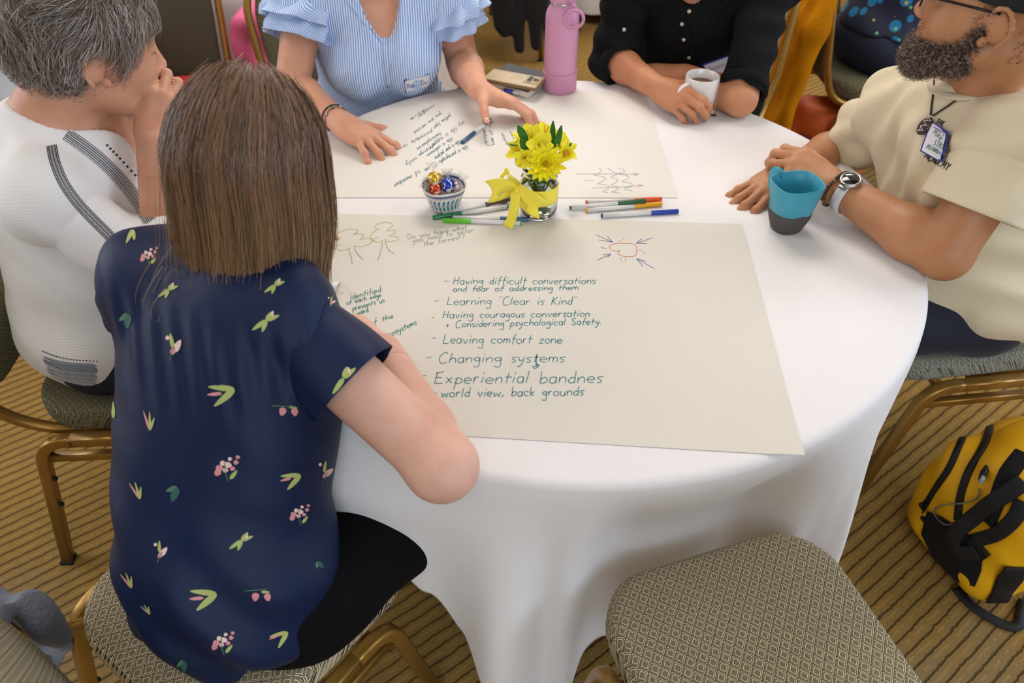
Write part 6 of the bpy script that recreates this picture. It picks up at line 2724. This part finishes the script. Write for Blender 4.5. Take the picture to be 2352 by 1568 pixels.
MB().lathe([(0, .0075), (.028, .0075), (.0345, .016), (.0358, .030), (.0358, .066), (0, .066)], JR, 48).build('water', t.m, jar)
t = NT('yellow_ribbon')
t.b.inputs['Base Color'].default_value = (*lin('f8e640'), 1)
t.b.inputs['Roughness'].default_value = .55
t.b.inputs['Sheen Weight'].default_value = .3
t.bump(t.noise(40, 3), .15, .001)
M_rib = t.m
ribbon = thing('ribbon', 'wide yellow ribbon tied in a bow on the left side of the flower jar', 'ribbon', JR + V((-.04, -.01, .05)))


def ribbon_strip(pts, ups, w, name):
    pp = fair(pts, 8)
    n = len(pp)
    uu = [V(ups[0]).lerp(V(ups[-1]), i / (n - 1)) for i in range(n)] if len(ups) == 2 else [V(q) for q in fair(ups, 8)]
    vs, fs = [], []
    m_ = 6
    for i in range(n):
        t_ = (pp[min(i + 1, n - 1)] - pp[max(i - 1, 0)]).normalized()
        s = uu[i] - t_ * uu[i].dot(t_)
        s.normalize()
        ww = w[0] + (w[1] - w[0]) * math.sin(math.pi * i / (n - 1)) if isinstance(w, tuple) else w
        for j in range(m_ + 1):
            f = j / m_ * 2 - 1
            vs.append(pp[i] + s * f * ww / 2 + t_.cross(s) * .0025 * math.cos(f * 2.6 + i * .3))
    for i in range(n - 1):
        for j in range(m_):
            a = i * (m_ + 1) + j
            fs.append((a, a + 1, a + m_ + 2, a + m_ + 1))
    o = mesh_obj(name, vs, fs, M_rib, ribbon)
    q = o.modifiers.new('thickness', 'SOLIDIFY')
    q.thickness = .0006
    q.offset = 0
    return o


pts = [JR + V((.0402 * math.cos(w), .0402 * math.sin(w), .057)) for w in [math.radians(200 + i * 360 / 40) for i in range(41)]]
vs, fs = [], []
for i, p in enumerate(pts):
    for j in range(5):
        vs.append(p + V((0, 0, (j / 4 - .5) * .036)))
for i in range(40):
    for j in range(4):
        a = i * 5 + j
        fs.append((a, a + 5, a + 6, a + 1))
o = mesh_obj('band', vs, fs, M_rib, ribbon)
q = o.modifiers.new('thickness', 'SOLIDIFY')
q.thickness = .0006
K0 = JR + V((-.046, -.018, .064))
U_ = V((0, 0, 1))
ribbon_strip([K0, K0 + V((-.020, -.010, .016)), K0 + V((-.046, -.012, .012)), K0 + V((-.050, -.002, -.004)), K0 + V((-.026, .006, -.004)), K0 + V((-.002, .004, -.002))], [(0, -.3, 1), (0, .2, 1)], (.016, .044), 'bow_loop')
ribbon_strip([K0, K0 + V((.010, -.020, .010)), K0 + V((.034, -.034, -.004)), K0 + V((.040, -.032, -.022)), K0 + V((.016, -.020, -.016)), K0 + V((0, -.004, -.004))], [(.2, -.2, 1), (.1, .2, 1)], (.016, .044), 'bow_loop')
ribbon_strip([K0, K0 + V((-.002, -.018, .004)), K0 + V((-.004, -.030, -.020)), K0 + V((-.010, -.034, -.044)), K0 + V((-.018, -.040, -.060))], [(1, .2, 0), (1, -.2, .2)], .019, 'ribbon_tail')
ribbon_strip([K0, K0 + V((-.006, .004, .018)), K0 + V((-.018, .008, .032)), K0 + V((-.028, .004, .038))], [(.7, .3, -.4), (.6, .3, -.6)], .022, 'ribbon_tail')
MB().ball(K0 + V((0, -.004, 0)), (.009, .008, .013), 16).build('knot', M_rib, ribbon)

# flowers
M_pet = mat('petal_yellow', 'fff01c', .6, vary=(60, 'f6e010'), sss=.3)
M_pet2 = mat('petal_lemon', 'fcf030', .6, vary=(50, 'f0de18'), sss=.3)
M_cen = mat('flower_centre', 'c8a012', .7)
M_leafg = mat('leaf_green', '3c7a2c', .5, vary=(30, '2c6424'))
M_stemg = mat('stem_green', '5e8a3c', .5)
M_bronze = mat('button_bronze', 'c98a1a', .6)


def petal(mb_, c, d, n, L, w, curl=.2, mi=0, cup=.2):
    d = d.normalized()
    n = (n - d * n.dot(d)).normalized()
    s = d.cross(n)
    vs, fs = [], []
    for i in range(6):
        t_ = i / 5
        ww = w * math.sin(math.pi * (t_ * .86 + .07)) ** .7 / 2
        if i == 5:
            ww = w * .10
        p = c + d * (L * t_) + n * (L * (curl * t_ * t_))
        vs += [p - s * ww + n * ww * cup, p, p + s * ww + n * ww * cup]
    for i in range(5):
        a = i * 3
        fs += [(a, a + 1, a + 4, a + 3), (a + 1, a + 2, a + 5, a + 4)]
    mb_.add(vs, fs, mi)


def stem_to(fl, p):
    q = JR + V((random.uniform(-.012, .012), random.uniform(-.012, .012), .014))
    m_ = (p + q) / 2 + V((0, 0, -.004))
    MB().tube(fair([p, JR + V(((p.x - JR.x) * .45, (p.y - JR.y) * .45, .108)), q], 6), .0019, 8).build('stem', M_stemg, fl)


FG = 'yellow flowers in the jar'


def mum(p, axis, R, label):
    fl = thing('chrysanthemum', label, 'flower', p, FG)
    axis = V(axis).normalized()
    a = axis.orthogonal().normalized()
    b_ = axis.cross(a)
    for ring, (n, el, L, w) in enumerate(((16, 8, 1.0, .34), (15, 26, .88, .30), (13, 45, .70, .26), (10, 62, .48, .2), (7, 76, .3, .16))):
        for i in range(n):
            w_ = 2 * math.pi * (i + .5 * (ring % 2)) / n + random.uniform(-.08, .08)
            e = math.radians(el + random.uniform(-5, 5))
            d = (a * math.cos(w_) + b_ * math.sin(w_)) * math.cos(e) + axis * math.sin(e)
            mb_ = MB()
            petal(mb_, p + d * R * .08, d, axis, R * L * random.uniform(.9, 1.08), R * w, .12)
            mb_.build('petal', M_pet, fl)
    MB().ball(p + axis * R * .12, R * .2, 12).build('centre', M_cen, fl)
    stem_to(fl, p - axis * .004)


def lily(p, axis, R, label):
    fl = thing('alstroemeria', label, 'flower', p, FG)
    axis = V(axis).normalized()
    a = axis.orthogonal().normalized()
    b_ = axis.cross(a)
    for k in range(6):
        w_ = math.pi / 3 * k
        e = math.radians(38 if k % 2 else 52)
        d = (a * math.cos(w_) + b_ * math.sin(w_)) * math.cos(e) + axis * math.sin(e)
        mb_ = MB()
        petal(mb_, p, d, axis if k % 2 else -axis, R, R * (.78 if k % 2 else .52), -.18 if k % 2 else .1, cup=.3)
        mb_.build('petal', M_pet2, fl)
    for k in range(4):
        d = (axis + (a * math.cos(k * 1.6) + b_ * math.sin(k * 1.6)) * .25).normalized()
        MB().tube([p, p + d * R * .8], .0006, 5).build('stamen', M_cen, fl)
    stem_to(fl, p)


def button(p, axis, R, label):
    fl = thing('button_flower', label, 'flower', p, FG)
    axis = V(axis).normalized()
    a = axis.orthogonal().normalized()
    b_ = axis.cross(a)
    for ring, (n, el, L) in enumerate(((18, 5, 1), (16, 35, .85))):
        for i in range(n):
            w_ = 2 * math.pi * (i + .5 * ring) / n
            e = math.radians(el)
            d = (a * math.cos(w_) + b_ * math.sin(w_)) * math.cos(e) + axis * math.sin(e)
            mb_ = MB()
            petal(mb_, p, d, axis, R * L, R * .3, .3)
            mb_.build('petal', M_pet, fl)
    MB().ball(p + axis * R * .15, R * .38, 12).build('centre', M_bronze, fl)
    stem_to(fl, p)


def FP(u, v, y):
    return Y(u, v, y)


mum(FP(1252, 376, 1.315), (.05, -.75, .66), .037, 'largest many-petalled yellow chrysanthemum, front of the jar')
mum(FP(1222, 352, 1.395), (-.2, -.3, .9), .026, 'half hidden yellow chrysanthemum behind the largest bloom')
lily(FP(1222, 322, 1.375), (-.2, -.4, .9), .034, 'open lemon yellow alstroemeria, topmost centre of the bunch')
lily(FP(1240, 338, 1.345), (.1, -.7, .6), .033, 'lemon alstroemeria just above the largest chrysanthemum')
lily(FP(1198, 350, 1.365), (-.7, -.3, .6), .032, 'lemon alstroemeria leaning out at the left of the bunch')
lily(FP(1288, 348, 1.375), (.6, -.3, .7), .034, 'lemon alstroemeria leaning out at the right of the bunch')
lily(FP(1250, 312, 1.400), (.2, -.1, 1), .030, 'lemon alstroemeria at the back top of the bunch')
lily(FP(1270, 330, 1.385), (.35, -.3, .9), .032, 'lemon alstroemeria between the tall leaves at the upper right of the bunch')
lily(FP(1208, 362, 1.335), (-.4, -.8, .4), .024, 'low lemon alstroemeria at the left rim of the jar')
lily(FP(1204, 318, 1.395), (-.5, -.1, 1), .026, 'small lemon alstroemeria at the upper left of the bunch')
button(FP(1199, 370, 1.345), (-.35, -.7, .5), .015, 'small bronze-eyed button flower at the lower left of the bunch')
button(FP(1298, 352, 1.340), (.4, -.7, .5), .017, 'small bronze-eyed button flower at the right of the bunch')
leaves = thing('flower_foliage', 'narrow green leaves rising through the yellow bunch in the jar', 'leaves', JR + V((0, 0, .11)), FG)
for (u0, v0, u1, v1, y, w) in ((1268, 350, 1269, 280, 1.375, .012), (1274, 352, 1288, 290, 1.365, .013), (1212, 330, 1190, 290, 1.36, .016), (1212, 352, 1196, 318, 1.345, .015), (1215, 372, 1196, 350, 1.34, .014),
                               (1232, 320, 1235, 282, 1.40, .006), (1190, 335, 1170, 332, 1.37, .004), (1225, 378, 1205, 362, 1.338, .016), (1296, 350, 1312, 328, 1.36, .006)):
    a, b_ = FP(u0, v0, y), FP(u1, v1, y)
    mb_ = MB()
    petal(mb_, a, b_ - a, V((.1, -.9, .4)), (b_ - a).length * 1.08, w, .08)
    mb_.build('leaf', M_leafg, leaves)
for k in range(6):
    w_ = k * 1.05
    p = JR + V((.022 * math.cos(w_), .022 * math.sin(w_), .088))
    MB().tube(fair([p, (p + JR + V((0, 0, .05))) / 2 + V((.01 * math.cos(w_ + 1), .01 * math.sin(w_ + 1), 0)), JR + V((-.016 * math.cos(w_), -.016 * math.sin(w_), .012))], 5), .0018, 7).build('stem', M_stemg, leaves)

# markers
M_barrel = mat('marker_white', 'e8e6e6', .3, coat=.3)


def marker(label, a, b, f, col, z=.0052, za=0, zb=0, group='felt markers on the table'):
    """a: plug end, b: cap end (pixels); f share of length that is cap"""
    A_, B_ = Z(a[0], a[1], T + z + za), Z(b[0], b[1], T + z + zb)
    rt = thing('marker', label, 'marker', (A_ + B_) / 2, group)
    m_ = mat('marker_' + col, col, .35, coat=.3)
    c_ = A_.lerp(B_, 1 - f)
    d = (B_ - A_).normalized()
    MB().tube([A_ + d * .004, c_], .0046, 16).build('barrel', M_barrel, rt)
    MB().tube([A_, A_ + d * .0005, A_ + d * .0045], .0040, 16, scale=[.8, 1, 1]).build('end_plug', m_, rt)
    MB().tube([c_ - d * .001, c_ + d * .001, B_ - d * .0015, B_], .0051, 16, scale=[.93, 1, 1, .88]).build('cap', m_, rt)
    return rt


marker('dark blue capped marker lying on the far paper near the spread hand', (1127, 275), (1061, 327), .42, '1f5478')
marker('brown capped marker passing behind the yellow ribbon', (1012, 492), (1172, 457), .36, '4c3d35', .0052, 0, .004)
marker('dark green capped marker beside the painted bowl', (1168, 474), (994, 500), .37, '157a52')
marker('slate blue capped marker just below the jar', (1037, 499), (1214, 504), .36, '3f5f86', .0052)
marker('lime green capped marker, nearest of the bunch left of the jar', (1199, 512), (1018, 506), .35, '5fc022', .0052)
marker('grey capped marker mostly hidden behind the yellow bow', (1195, 440), (1150, 462), .4, '5d5f62', .0052)
marker('orange capped marker, farthest of the bunch right of the jar', (1345, 464), (1520, 457), .36, 'e0561c')
marker('dark green capped marker lying across the orange and yellow ones', (1308, 477), (1483, 461), .36, '1f5a34', .0052, 0, .0085)
marker('amber yellow capped marker in the bunch right of the jar', (1345, 483), (1520, 468), .36, 'e8a60e')
marker('royal blue capped marker, nearest of the bunch right of the jar', (1380, 495), (1558, 485), .35, '1439a8')
tp = Z(777, 646, TZ + .001)
hd_ = V((.014, -.080, .052)).normalized()
mk = thing('marker', 'uncapped white marker with a black tip in the writing hand of the front woman', 'marker', tp)
MB().tube([tp, tp + hd_ * .006], .0030, 12, scale=[.35, 1]).build('tip', M_dark, mk)
MB().tube([tp + hd_ * .005, tp + hd_ * .012], .0042, 14, scale=[.8, 1]).build('collar', M_dark, mk)
MB().tube([tp + hd_ * .012, tp + hd_ * .135], .0048, 16, scale=[.86, 1]).build('barrel', M_barrel, mk)

# ------------------------------------------------------------------ yellow backpack by the chair at the right
M_ybag = mat('yellow_ripstop', 'f0b60e', .55, bump=(30, .45, .005), vary=(6, 'e4a60a'))
M_blk = mat('black_webbing', '161517', .7, bump=(400, .4, .001))
M_mesh = mat('black_mesh', '0c0b0b', .85, bump=(500, .8, .002))
M_zip = mat('zip_black', '0d0d0f', .5)
BG = V((1.125, 1.035, 0))
bd, bw = V((.42, -.907, 0)).normalized(), V((.907, .42, 0)).normalized()
RB = Matrix((bd, bw, V((0, 0, 1)))).transposed()      # x: front(-) to back(+); y: width
bag = thing('backpack', 'yellow backpack with black zips and straps standing on the carpet', 'bag', BG)
S = SDF()
S.box(BG + RB @ V((.02, 0, .205)), (.105, .150, .200), RB, .075, .03)
S.box(BG + RB @ V((-.085, 0, .180)), (.060, .135, .165), RB, .055, .035)
S.box(BG + RB @ V((-.13, .01, .130)), (.035, .115, .115), RB, .033, .03)
S.ell(BG + RB @ V((.0, 0, .38)), (.085, .12, .055), RB, .04)
S.plane((0, 0, .003), (0, 0, -1), .01)
v, q_ = S.mesh(.005, fold_disp(.005, [((1, .2, .3), 40, 1.3, .9), ((.2, 1, -.8), 52, .4, .9), ((.6, .4, .8), 80, 2, .4)]))
bagm = mesh_obj('shell', v, q_, M_ybag, bag)
bb_ = bvh_of(bagm)
b = MB()
strip_on(bb_, [(2246, 948), (2222, 985), (2205, 1020), (2180, 1075), (2150, 1120), (2120, 1170)], .016, b, .001, 8, thick=.003)
b.build('zip', M_zip, bag)
b = MB()
strip_on(bb_, [(2348, 905), (2310, 925), (2282, 960), (2262, 1020), (2225, 1085), (2207, 1140), (2200, 1195)], .018, b, .001, 8, thick=.004)
b.build('zip', M_zip, bag)
b = MB()
strip_on(bb_, [(2350, 1150), (2330, 1190), (2290, 1225), (2240, 1240)], .030, b, .002, 8, thick=.006)
b.build('strap_padding', M_blk, bag)
b = MB()
strip_on(bb_, [(2352, 1040), (2315, 1090), (2290, 1150), (2270, 1200)], .035, b, .001, 8, thick=.004)
b.build('back_panel_trim', M_mesh, bag)
b = MB()
patch_on(bb_, [(2132, 1172), (2165, 1185), (2200, 1205), (2240, 1235), (2262, 1262), (2255, 1310), (2240, 1345), (2200, 1335), (2155, 1312), (2115, 1285), (2105, 1262), (2118, 1225)], b, .0035, lim=.3)
if not b.f:
    b.box(BG, (.001, .001, .001))
o = b.build('mesh_pocket', M_mesh, bag)
b = MB()
strip_on(bb_, [(2352, 1105), (2310, 1135), (2255, 1175), (2205, 1215), (2195, 1245), (2215, 1265), (2250, 1262)], .034, b, .010, 8, thick=.003)
b.build('side_strap', M_blk, bag)
for (u, v_, w_) in ((2252, 1258, .013), (2122, 1160, .004), (2125, 1190, .004)):
    p, n = cast(bb_, u, v_, .006)
    if p:
        R = frame(V((.2, .3, -.9)).cross(n), n)
        MB().box(p, (w_, w_ * 1.7, .004), R, bev=.0015).build('buckle' if w_ > .01 else 'zip_pull', M_zip, bag)
for pa in ([(2175, 975), (2140, 977)], [(2128, 1150), (2103, 1182)], [(2131, 1165), (2108, 1205)]):
    p0, n0 = cast(bb_, pa[0][0], pa[0][1], .006)
    if p0:
        p1 = p0 + (Z(pa[1][0], pa[1][1], p0.z) - Z(pa[0][0], pa[0][1], p0.z)).normalized() * .02
        MB().tube([p0, p1], .0022, 8).build('zip_pull', M_zip, bag)
p, n = cast(bb_, 2264, 1086, .004)
if p:
    upv = (Z(2272, 1060, p.z) - Z(2258, 1110, p.z)).normalized()
    R = frame(upv, n)
    prt = MB().box(p, (.013, .015, .005), R, bev=.004).build('usb_port', M_zip, bag)
    p2 = p - R @ V((0, .020, 0))
    MB().box(p2, (.007, .007, .0035), R, bev=.001).build('plug', mat('grey_plug', '8a9aa0', .4), prt)
    b = MB()
    strip_on(bb_, [(2256, 1122), (2250, 1140), (2225, 1152), (2175, 1158), (2152, 1168), (2155, 1185), (2175, 1203), (2192, 1200)], .003, b, .004, 8, thick=.003)
    b.build('cable', mat('grey_cable', '7a7468', .5), bag)
b = MB()
strip_on(bb_, [(2335, 1300), (2310, 1345), (2290, 1380)], .05, b, .002, 6, thick=.003)
if b.f:
    b.build('base_panel', M_blk, bag)
fp = [Z(u, v_, .004) for u, v_ in ((2195, 1350), (2225, 1385), (2262, 1412), (2310, 1436), (2338, 1436), (2345, 1410), (2352, 1380))]
b = MB()
pp = fair(fp, 6)
b.sweep(pp, [(-.012, 0), (.012, 0), (.012, .0025), (-.012, .0025)], [V((0, 0, 1))] * len(pp))
b.build('loose_strap', M_blk, bag)
b = MB()
topc = BG + RB @ V((.03, -.02, .425))
b.sweep(arc_path([topc + bw * -.05, topc + bw * -.05 + V((0, 0, .04)), topc + bw * .05 + V((0, 0, .04)), topc + bw * .05], [.025, .025]), [(-.010, -.002), (.010, -.002), (.010, .002), (-.010, .002)], bd)
b.build('grab_handle', M_blk, bag)

# ------------------------------------------------------------------ sweater over the chair back at the lower left
M_wool = mat('blue_grey_fleece', '868d9c', .95, bump=(160, .9, .004), sheen=.2, vary=(14, '6e7689'))
S = SDF()
pts = [Z(-60, 1392, .52), Z(10, 1396, .52), Z(60, 1410, .51), Z(100, 1435, .50), Z(132, 1462, .47)]
for a, b_, ra, rb in zip(pts, pts[1:], (.028, .027, .024, .020), (.027, .024, .020, .014)):
    S.cap(a, b_, ra, rb, .02)
S.cap(Z(-25, 1420, .56), Z(-22, 1540, .60), .020, .016, .03)
S.cap(Z(70, 1450, .46), Z(95, 1525, .30), .016, .018, .03)
S.cap(Z(132, 1470, .42), Z(140, 1505, .30), .014, .014, .02)
v, q_ = S.mesh(.005, fold_disp(.010, [((1, .3, .4), 75, 1, .9), ((.4, 1, .2), 90, 2, .7)]))
sw = mesh_obj('sweater', v, q_, M_wool, origin=Z(40, 1420, .6))
tag(sw, 'blue-grey fleece draped over the chair back at the lower left corner', 'sweater')
# ------------------------------------------------------------------ the room behind
GB = 'banquet chairs of the neighbouring tables'
chF = banquet_chair('empty olive chair behind the grey-haired woman, red cushion on its seat', (-1.17, 2.33), -86, M_seat2, mat('olive_cloth', '4f4a38', .85, bump=(300, .3, .001)), group=GB)
red = SDF()
red.box((-1.17, 2.35, .520), (.20, .19, .045), heading(-86), .04, .01)
v, q_ = red.mesh(.008)
o = mesh_obj('seat_cushion', v, q_, mat('red_cloth', 'b0282a', .8), origin=(-1.17, 2.35, .5))
tag(o, 'red cushion lying on the empty olive chair', 'cushion')
S = SDF()
S.box((-.885, 2.64, .52), (.035, .10, .22), heading(80), .03, .02)
v, q_ = S.mesh(.008, fold_disp(.006, [((1, .3, .6), 50, 1, 1)]))
o = mesh_obj('tote_bag', v, q_, mat('pink_cloth', 'd8608a', .7), origin=(-.885, 2.64, .3))
tag(o, 'bright pink bag between two chairs on the far left', 'bag')

M_linen2 = M_linen


def side_table(c, R, label, hz=.04, nf=9, ph0=0):
    rt = thing('round_table', 'table under the ' + label, 'table', (c[0], c[1], 0), 'neighbouring tables')
    MB().lathe([(0, .715), (R - .01, .715), (R - .01, .742), (0, .742)], (c[0], c[1], 0), 48).build('tabletop', M_ply, rt)
    for sx in (-1, 1):
        for sy in (-1, 1):
            MB().tube([(c[0] + .3 * sx, c[1] + .3 * sy, 0), (c[0] + .3 * sx, c[1] + .3 * sy, .715)], .014, 10).build('leg', M_steel, rt)
    vs, fs = [], []
    n = 240
    prof = [(R * k / 6, T) for k in range(7)]
    prof[0] = (.001, T)
    for r, z in prof:
        for i in range(n):
            a = 2 * math.pi * i / n
            vs.append((c[0] + r * math.cos(a), c[1] + r * math.sin(a), z))
    rings = 7
    for k in range(1, 17):
        tt_ = k / 16
        for i in range(n):
            a = 2 * math.pi * i / n
            r = R + .008 + .035 * smooth01(tt_ * 1.3) * (math.sin(nf * a + ph0) * .7 + math.sin(nf * 2.3 * a) * .3) + .02 * tt_
            z = T - .005 - (T - hz) * tt_ + .03 * tt_ * math.sin(nf * a + 1)
            vs.append((c[0] + r * math.cos(a), c[1] + r * math.sin(a), z))
        rings += 1
    for r in range(rings - 1):
        for i in range(n):
            fs.append((r * n + i, r * n + (i + 1) % n, (r + 1) * n + (i + 1) % n, (r + 1) * n + i))
    o = mesh_obj('tablecloth', vs, np.array(fs), M_linen2, origin=(c[0], c[1], 0))
    tag(o, label, 'tablecloth', 'white cloths of the neighbouring tables')


side_table((-1.02, 3.55), .72, 'pale cloth of the table far behind the striped blouse on the left')
side_table((.74, 5.30), .78, 'white cloth of the farthest table, behind the pink bottle', .10, 11, 2)
side_table((2.35, 3.45), .75, 'white cloth of the table behind the bearded man on the right', .04, 10, 1)


def dummy(label, loc, deg, shirt, trousers, skin, hairc, lean=8, chair=None, arms=(.30, .20), skirt=False, legs=True):
    """seated guest of a neighbouring table"""
    rt = thing('person', label, 'person', (loc[0], loc[1], 0), 'guests at neighbouring tables')
    o0 = V((loc[0], loc[1], 0))
    H1, H2 = heading(deg, 5), heading(deg, lean)
    f = V((math.cos(math.radians(deg)), math.sin(math.radians(deg)), 0))
    l = V((-f.y, f.x, 0))
    pel = o0 + V((0, 0, .585))
    ch = pel + H2 @ V((0, .02, .29))
    nb_ = pel + H2 @ V((0, .03, .47))
    sl, sr = pel + H2 @ V((0, .03, .40)) + l * .175, pel + H2 @ V((0, .03, .40)) - l * .175
    hd = pel + H2 @ V((0, .07, .64))
    el, er = sl + f * .08 + l * .05 - V((0, 0, .24)), sr + f * .08 - l * .05 - V((0, 0, .24))
    wl, wr_ = el + f * .22 - l * .06 - V((0, 0, .03)), er + f * .22 + l * .06 - V((0, 0, .03))
    S = SDF()
    torso_prims(S, pel, ch, nb_, sl, sr, H1, H2, 1.0)
    arm_prims(S, sl, el, wl)
    arm_prims(S, sr, er, wr_)
    neck_prims(S, hd, H2, nb_, .054)
    head_prims(S, hd, H2, .98)
    hand(S, wl, wl - el, (0, 0, 1), 1, [(18, 22, 12)] * 4)
    hand(S, wr_, wr_ - er, (0, 0, 1), -1, [(18, 22, 12)] * 4)
    lg = []
    for s in (-1, 1):
        hp = pel + l * .095 * s - V((0, 0, .03))
        kn = hp + f * .42 - V((0, 0, .01))
        an = kn + f * (.02 if not skirt else .10) - V((0, 0, .43))
        lg.append((hp, kn, an))
        leg_prims(S, hp, kn, an)
        foot_prims(S, an, f)
    body('body', S, rt, [skin], .007)
    short_hair(rt, hd, H2, 1.05, [hairc], 900, .06, mat('hair_' + hairc, hairc, .8), M_hair)
    S = SDF()
    torso_prims(S, pel, ch, nb_ - V((0, 0, .03)), sl, sr, H1, H2, 1.0)
    arm_prims(S, sl, sl.lerp(el, .8), el)
    arm_prims(S, sr, sr.lerp(er, .8), er)
    S = S.grow(.020)
    S.plane((0, 0, .62), (0, 0, -1), .01)
    S.cap(nb_ + V((0, 0, .12)), nb_, .068, .066, .006, -1)
    cloth_mesh('shirt', S, rt, shirt, .007, fold_disp(.006, [((1, .1, .3), 50, 1.3, .9), ((.6, .5, -1), 42, .4, .9)]))
    S = SDF()
    for hp, kn, an in lg:
        if skirt:
            S.cap(hp, kn, .105, .085, .05)
        else:
            leg_prims(S, hp, kn, an, 1, .012)
    S.ell(pel - V((0, 0, .02)), (.195, .155, .12), H1, .05)
    cloth_mesh('skirt' if skirt else 'trousers', S, rt, trousers, .008, fold_disp(.005, [((1, .4, .1), 45, 1.3, .9)]))
    shoes(rt, [a for _, _, a in lg], f, M_shoe)
    return rt


M_wshirt = mat('pale_grey_shirt', 'c6ccd8', .8)
t = NT('teal_floral_print')
v_ = t.n('ShaderNodeTexVoronoi')
v_.inputs['Scale'].default_value = 17
t.l(t.coord(), v_.inputs['Vector'])
c = t.mix(t.math('LESS_THAN', v_.outputs['Distance'], .33), lin('141c38'), lin('1277a8'))
v2 = t.n('ShaderNodeTexVoronoi')
v2.inputs['Scale'].default_value = 26
t.l(t.coord(), v2.inputs['Vector'])
c = t.mix(t.math('LESS_THAN', v2.outputs['Distance'], .17), c, lin('6fc08a'))
v3 = t.n('ShaderNodeTexVoronoi')
v3.inputs['Scale'].default_value = 22
t.l(t.coord(), v3.inputs['Vector'])
c = t.mix(t.math('LESS_THAN', v3.outputs['Distance'], .12), c, lin('d8b04a'))
t.l(c, t.b.inputs['Base Color'])
t.b.inputs['Roughness'].default_value = .7
M_floral = t.m
M_skirt = mat('dark_skirt', '17171c', .8)
banquet_chair('olive chair at the far left edge, seating the guest in the pale shirt', (-1.60, 2.30), 40, M_seat2, M_back2, GB)
dummy('guest in a pale shirt and dark navy trousers behind the grey-haired woman', (-1.56, 2.32), 60, M_wshirt, M_navytr, SK_B, '4a3a2c')
banquet_chair('olive chair under the guest in the teal floral shirt', (1.34, 2.82), 2, M_seat2, M_back2, GB)
dummy('guest in a teal floral shirt and navy trousers behind the bearded man', (1.34, 2.84), 10, M_floral, M_navytr, SK_C, '5a4030')

# mustard jacket over the back of that chair
M_must = mat('mustard_knit', 'b8740e', 1.0, bump=(120, .6, .004), spec=.05)
S = SDF()
for k in range(9):
    f_ = k / 8
    a = V((1.045, 2.60 + .42 * f_, .97 - .03 * abs(f_ - .5)))
    S.cap(a, a + V((-.05, -.03, -.26)), .036, .040, .03)
    S.cap(a + V((-.05, -.03, -.26)), V((.965 - .02 * math.sin(k), 2.55 + .34 * f_, .34 + .10 * f_)), .040, .030, .03)
v, q_ = S.mesh(.007, fold_disp(.010, [((.3, 1, .1), 48, 1, 1), ((.1, 1, .4), 75, 2, .5)]))
o = mesh_obj('jacket', v, q_, M_must, origin=(1.02, 2.8, .3))
tag(o, 'mustard yellow knitted jacket hanging over a chair back', 'jacket')

# orange backpack
OB = V((1.19, 2.72, 0))
obg = thing('backpack', 'orange backpack with a maroon panel on the carpet behind the bearded man\'s arms', 'bag', OB)
M_or = mat('orange_nylon', 'd4601a', .55, bump=(25, .4, .005), vary=(6, 'b84e12'))
RO = heading(-110)
S = SDF()
S.box(OB + V((0, 0, .19)), (.17, .12, .185), RO, .09, .03)
S.box(OB + RO @ V((0, .10, .12)), (.11, .05, .10), RO, .045, .04)
S.plane((0, 0, .003), (0, 0, -1), .01)
v, q_ = S.mesh(.007, fold_disp(.007, [((1, .2, .3), 40, 1.3, .9), ((.2, 1, -.8), 52, .4, .9)]))
mesh_obj('shell', v, q_, M_or, obg)
S = SDF()
S.box(OB + RO @ V((.03, .085, .245)), (.075, .045, .055), RO, .03, .03)
v, q_ = S.mesh(.007)
mesh_obj('maroon_panel', v, q_, mat('maroon_nylon', '6e1c1a', .6), obg)
for s in (-1, 1):
    MB().sweep(fair([OB + RO @ V((.08 * s, .10, .30)), OB + RO @ V((.085 * s, .155, .20)), OB + RO @ V((.09 * s, .15, .06))], 6), [(-.008, 0), (.008, 0), (.008, .003), (-.008, .003)], RO @ V((0, 1, .2))).build('strap', M_blk, obg)

# chair with a black coat beyond the striped blouse, and the guest beside it
M_coat = mat('black_coat_cloth', '0f1114', .85, bump=(60, .4, .004), sheen=.1)
banquet_chair('distant chair with a black coat over its back', (-.09, 4.30), 92, M_seat2, M_back2, GB)
S = SDF()
for k in range(9):
    f_ = k / 8
    x = -.33 + .50 * f_
    zb = (.30, .24, .28, .34, .22, .18, .10, .12, .26)[k]
    S.cap((x, 3.97, .96), (x, 3.99, .55), .035, .045, .03)
    S.cap((x, 3.99, .55), (x + .02 * math.sin(k * 2), 3.97, zb), .045, .030, .03)
v, q_ = S.mesh(.009, fold_disp(.012, [((1, .1, .1), 45, 1, 1), ((1, .2, .3), 80, 2, .5)]))
o = mesh_obj('coat', v, q_, M_coat, origin=(-.08, 3.97, .2))
tag(o, 'black coat hanging nearly to the floor over a distant chair back', 'coat')
banquet_chair('distant chair of the bare-legged guest behind the pink bottle', (.0, 5.05), -65, M_seat2, M_back2, GB)
dummy('distant bare-legged guest in a dark skirt behind the pink bottle', (.0, 5.03), -65, mat('rose_top', 'a86a70', .8), M_skirt, SK_C, '3a2a20', skirt=True)
banquet_chair('distant chair of the guest in blue jeans near the farthest table', (1.60, 4.62), 150, M_seat2, M_back2, GB)
dummy('distant guest in light blue jeans sitting at the farthest table', (1.60, 4.62), 150, mat('white_top', 'c8cad0', .8), mat('light_jeans', '6f93c8', .8), SK_D, '4a3626')
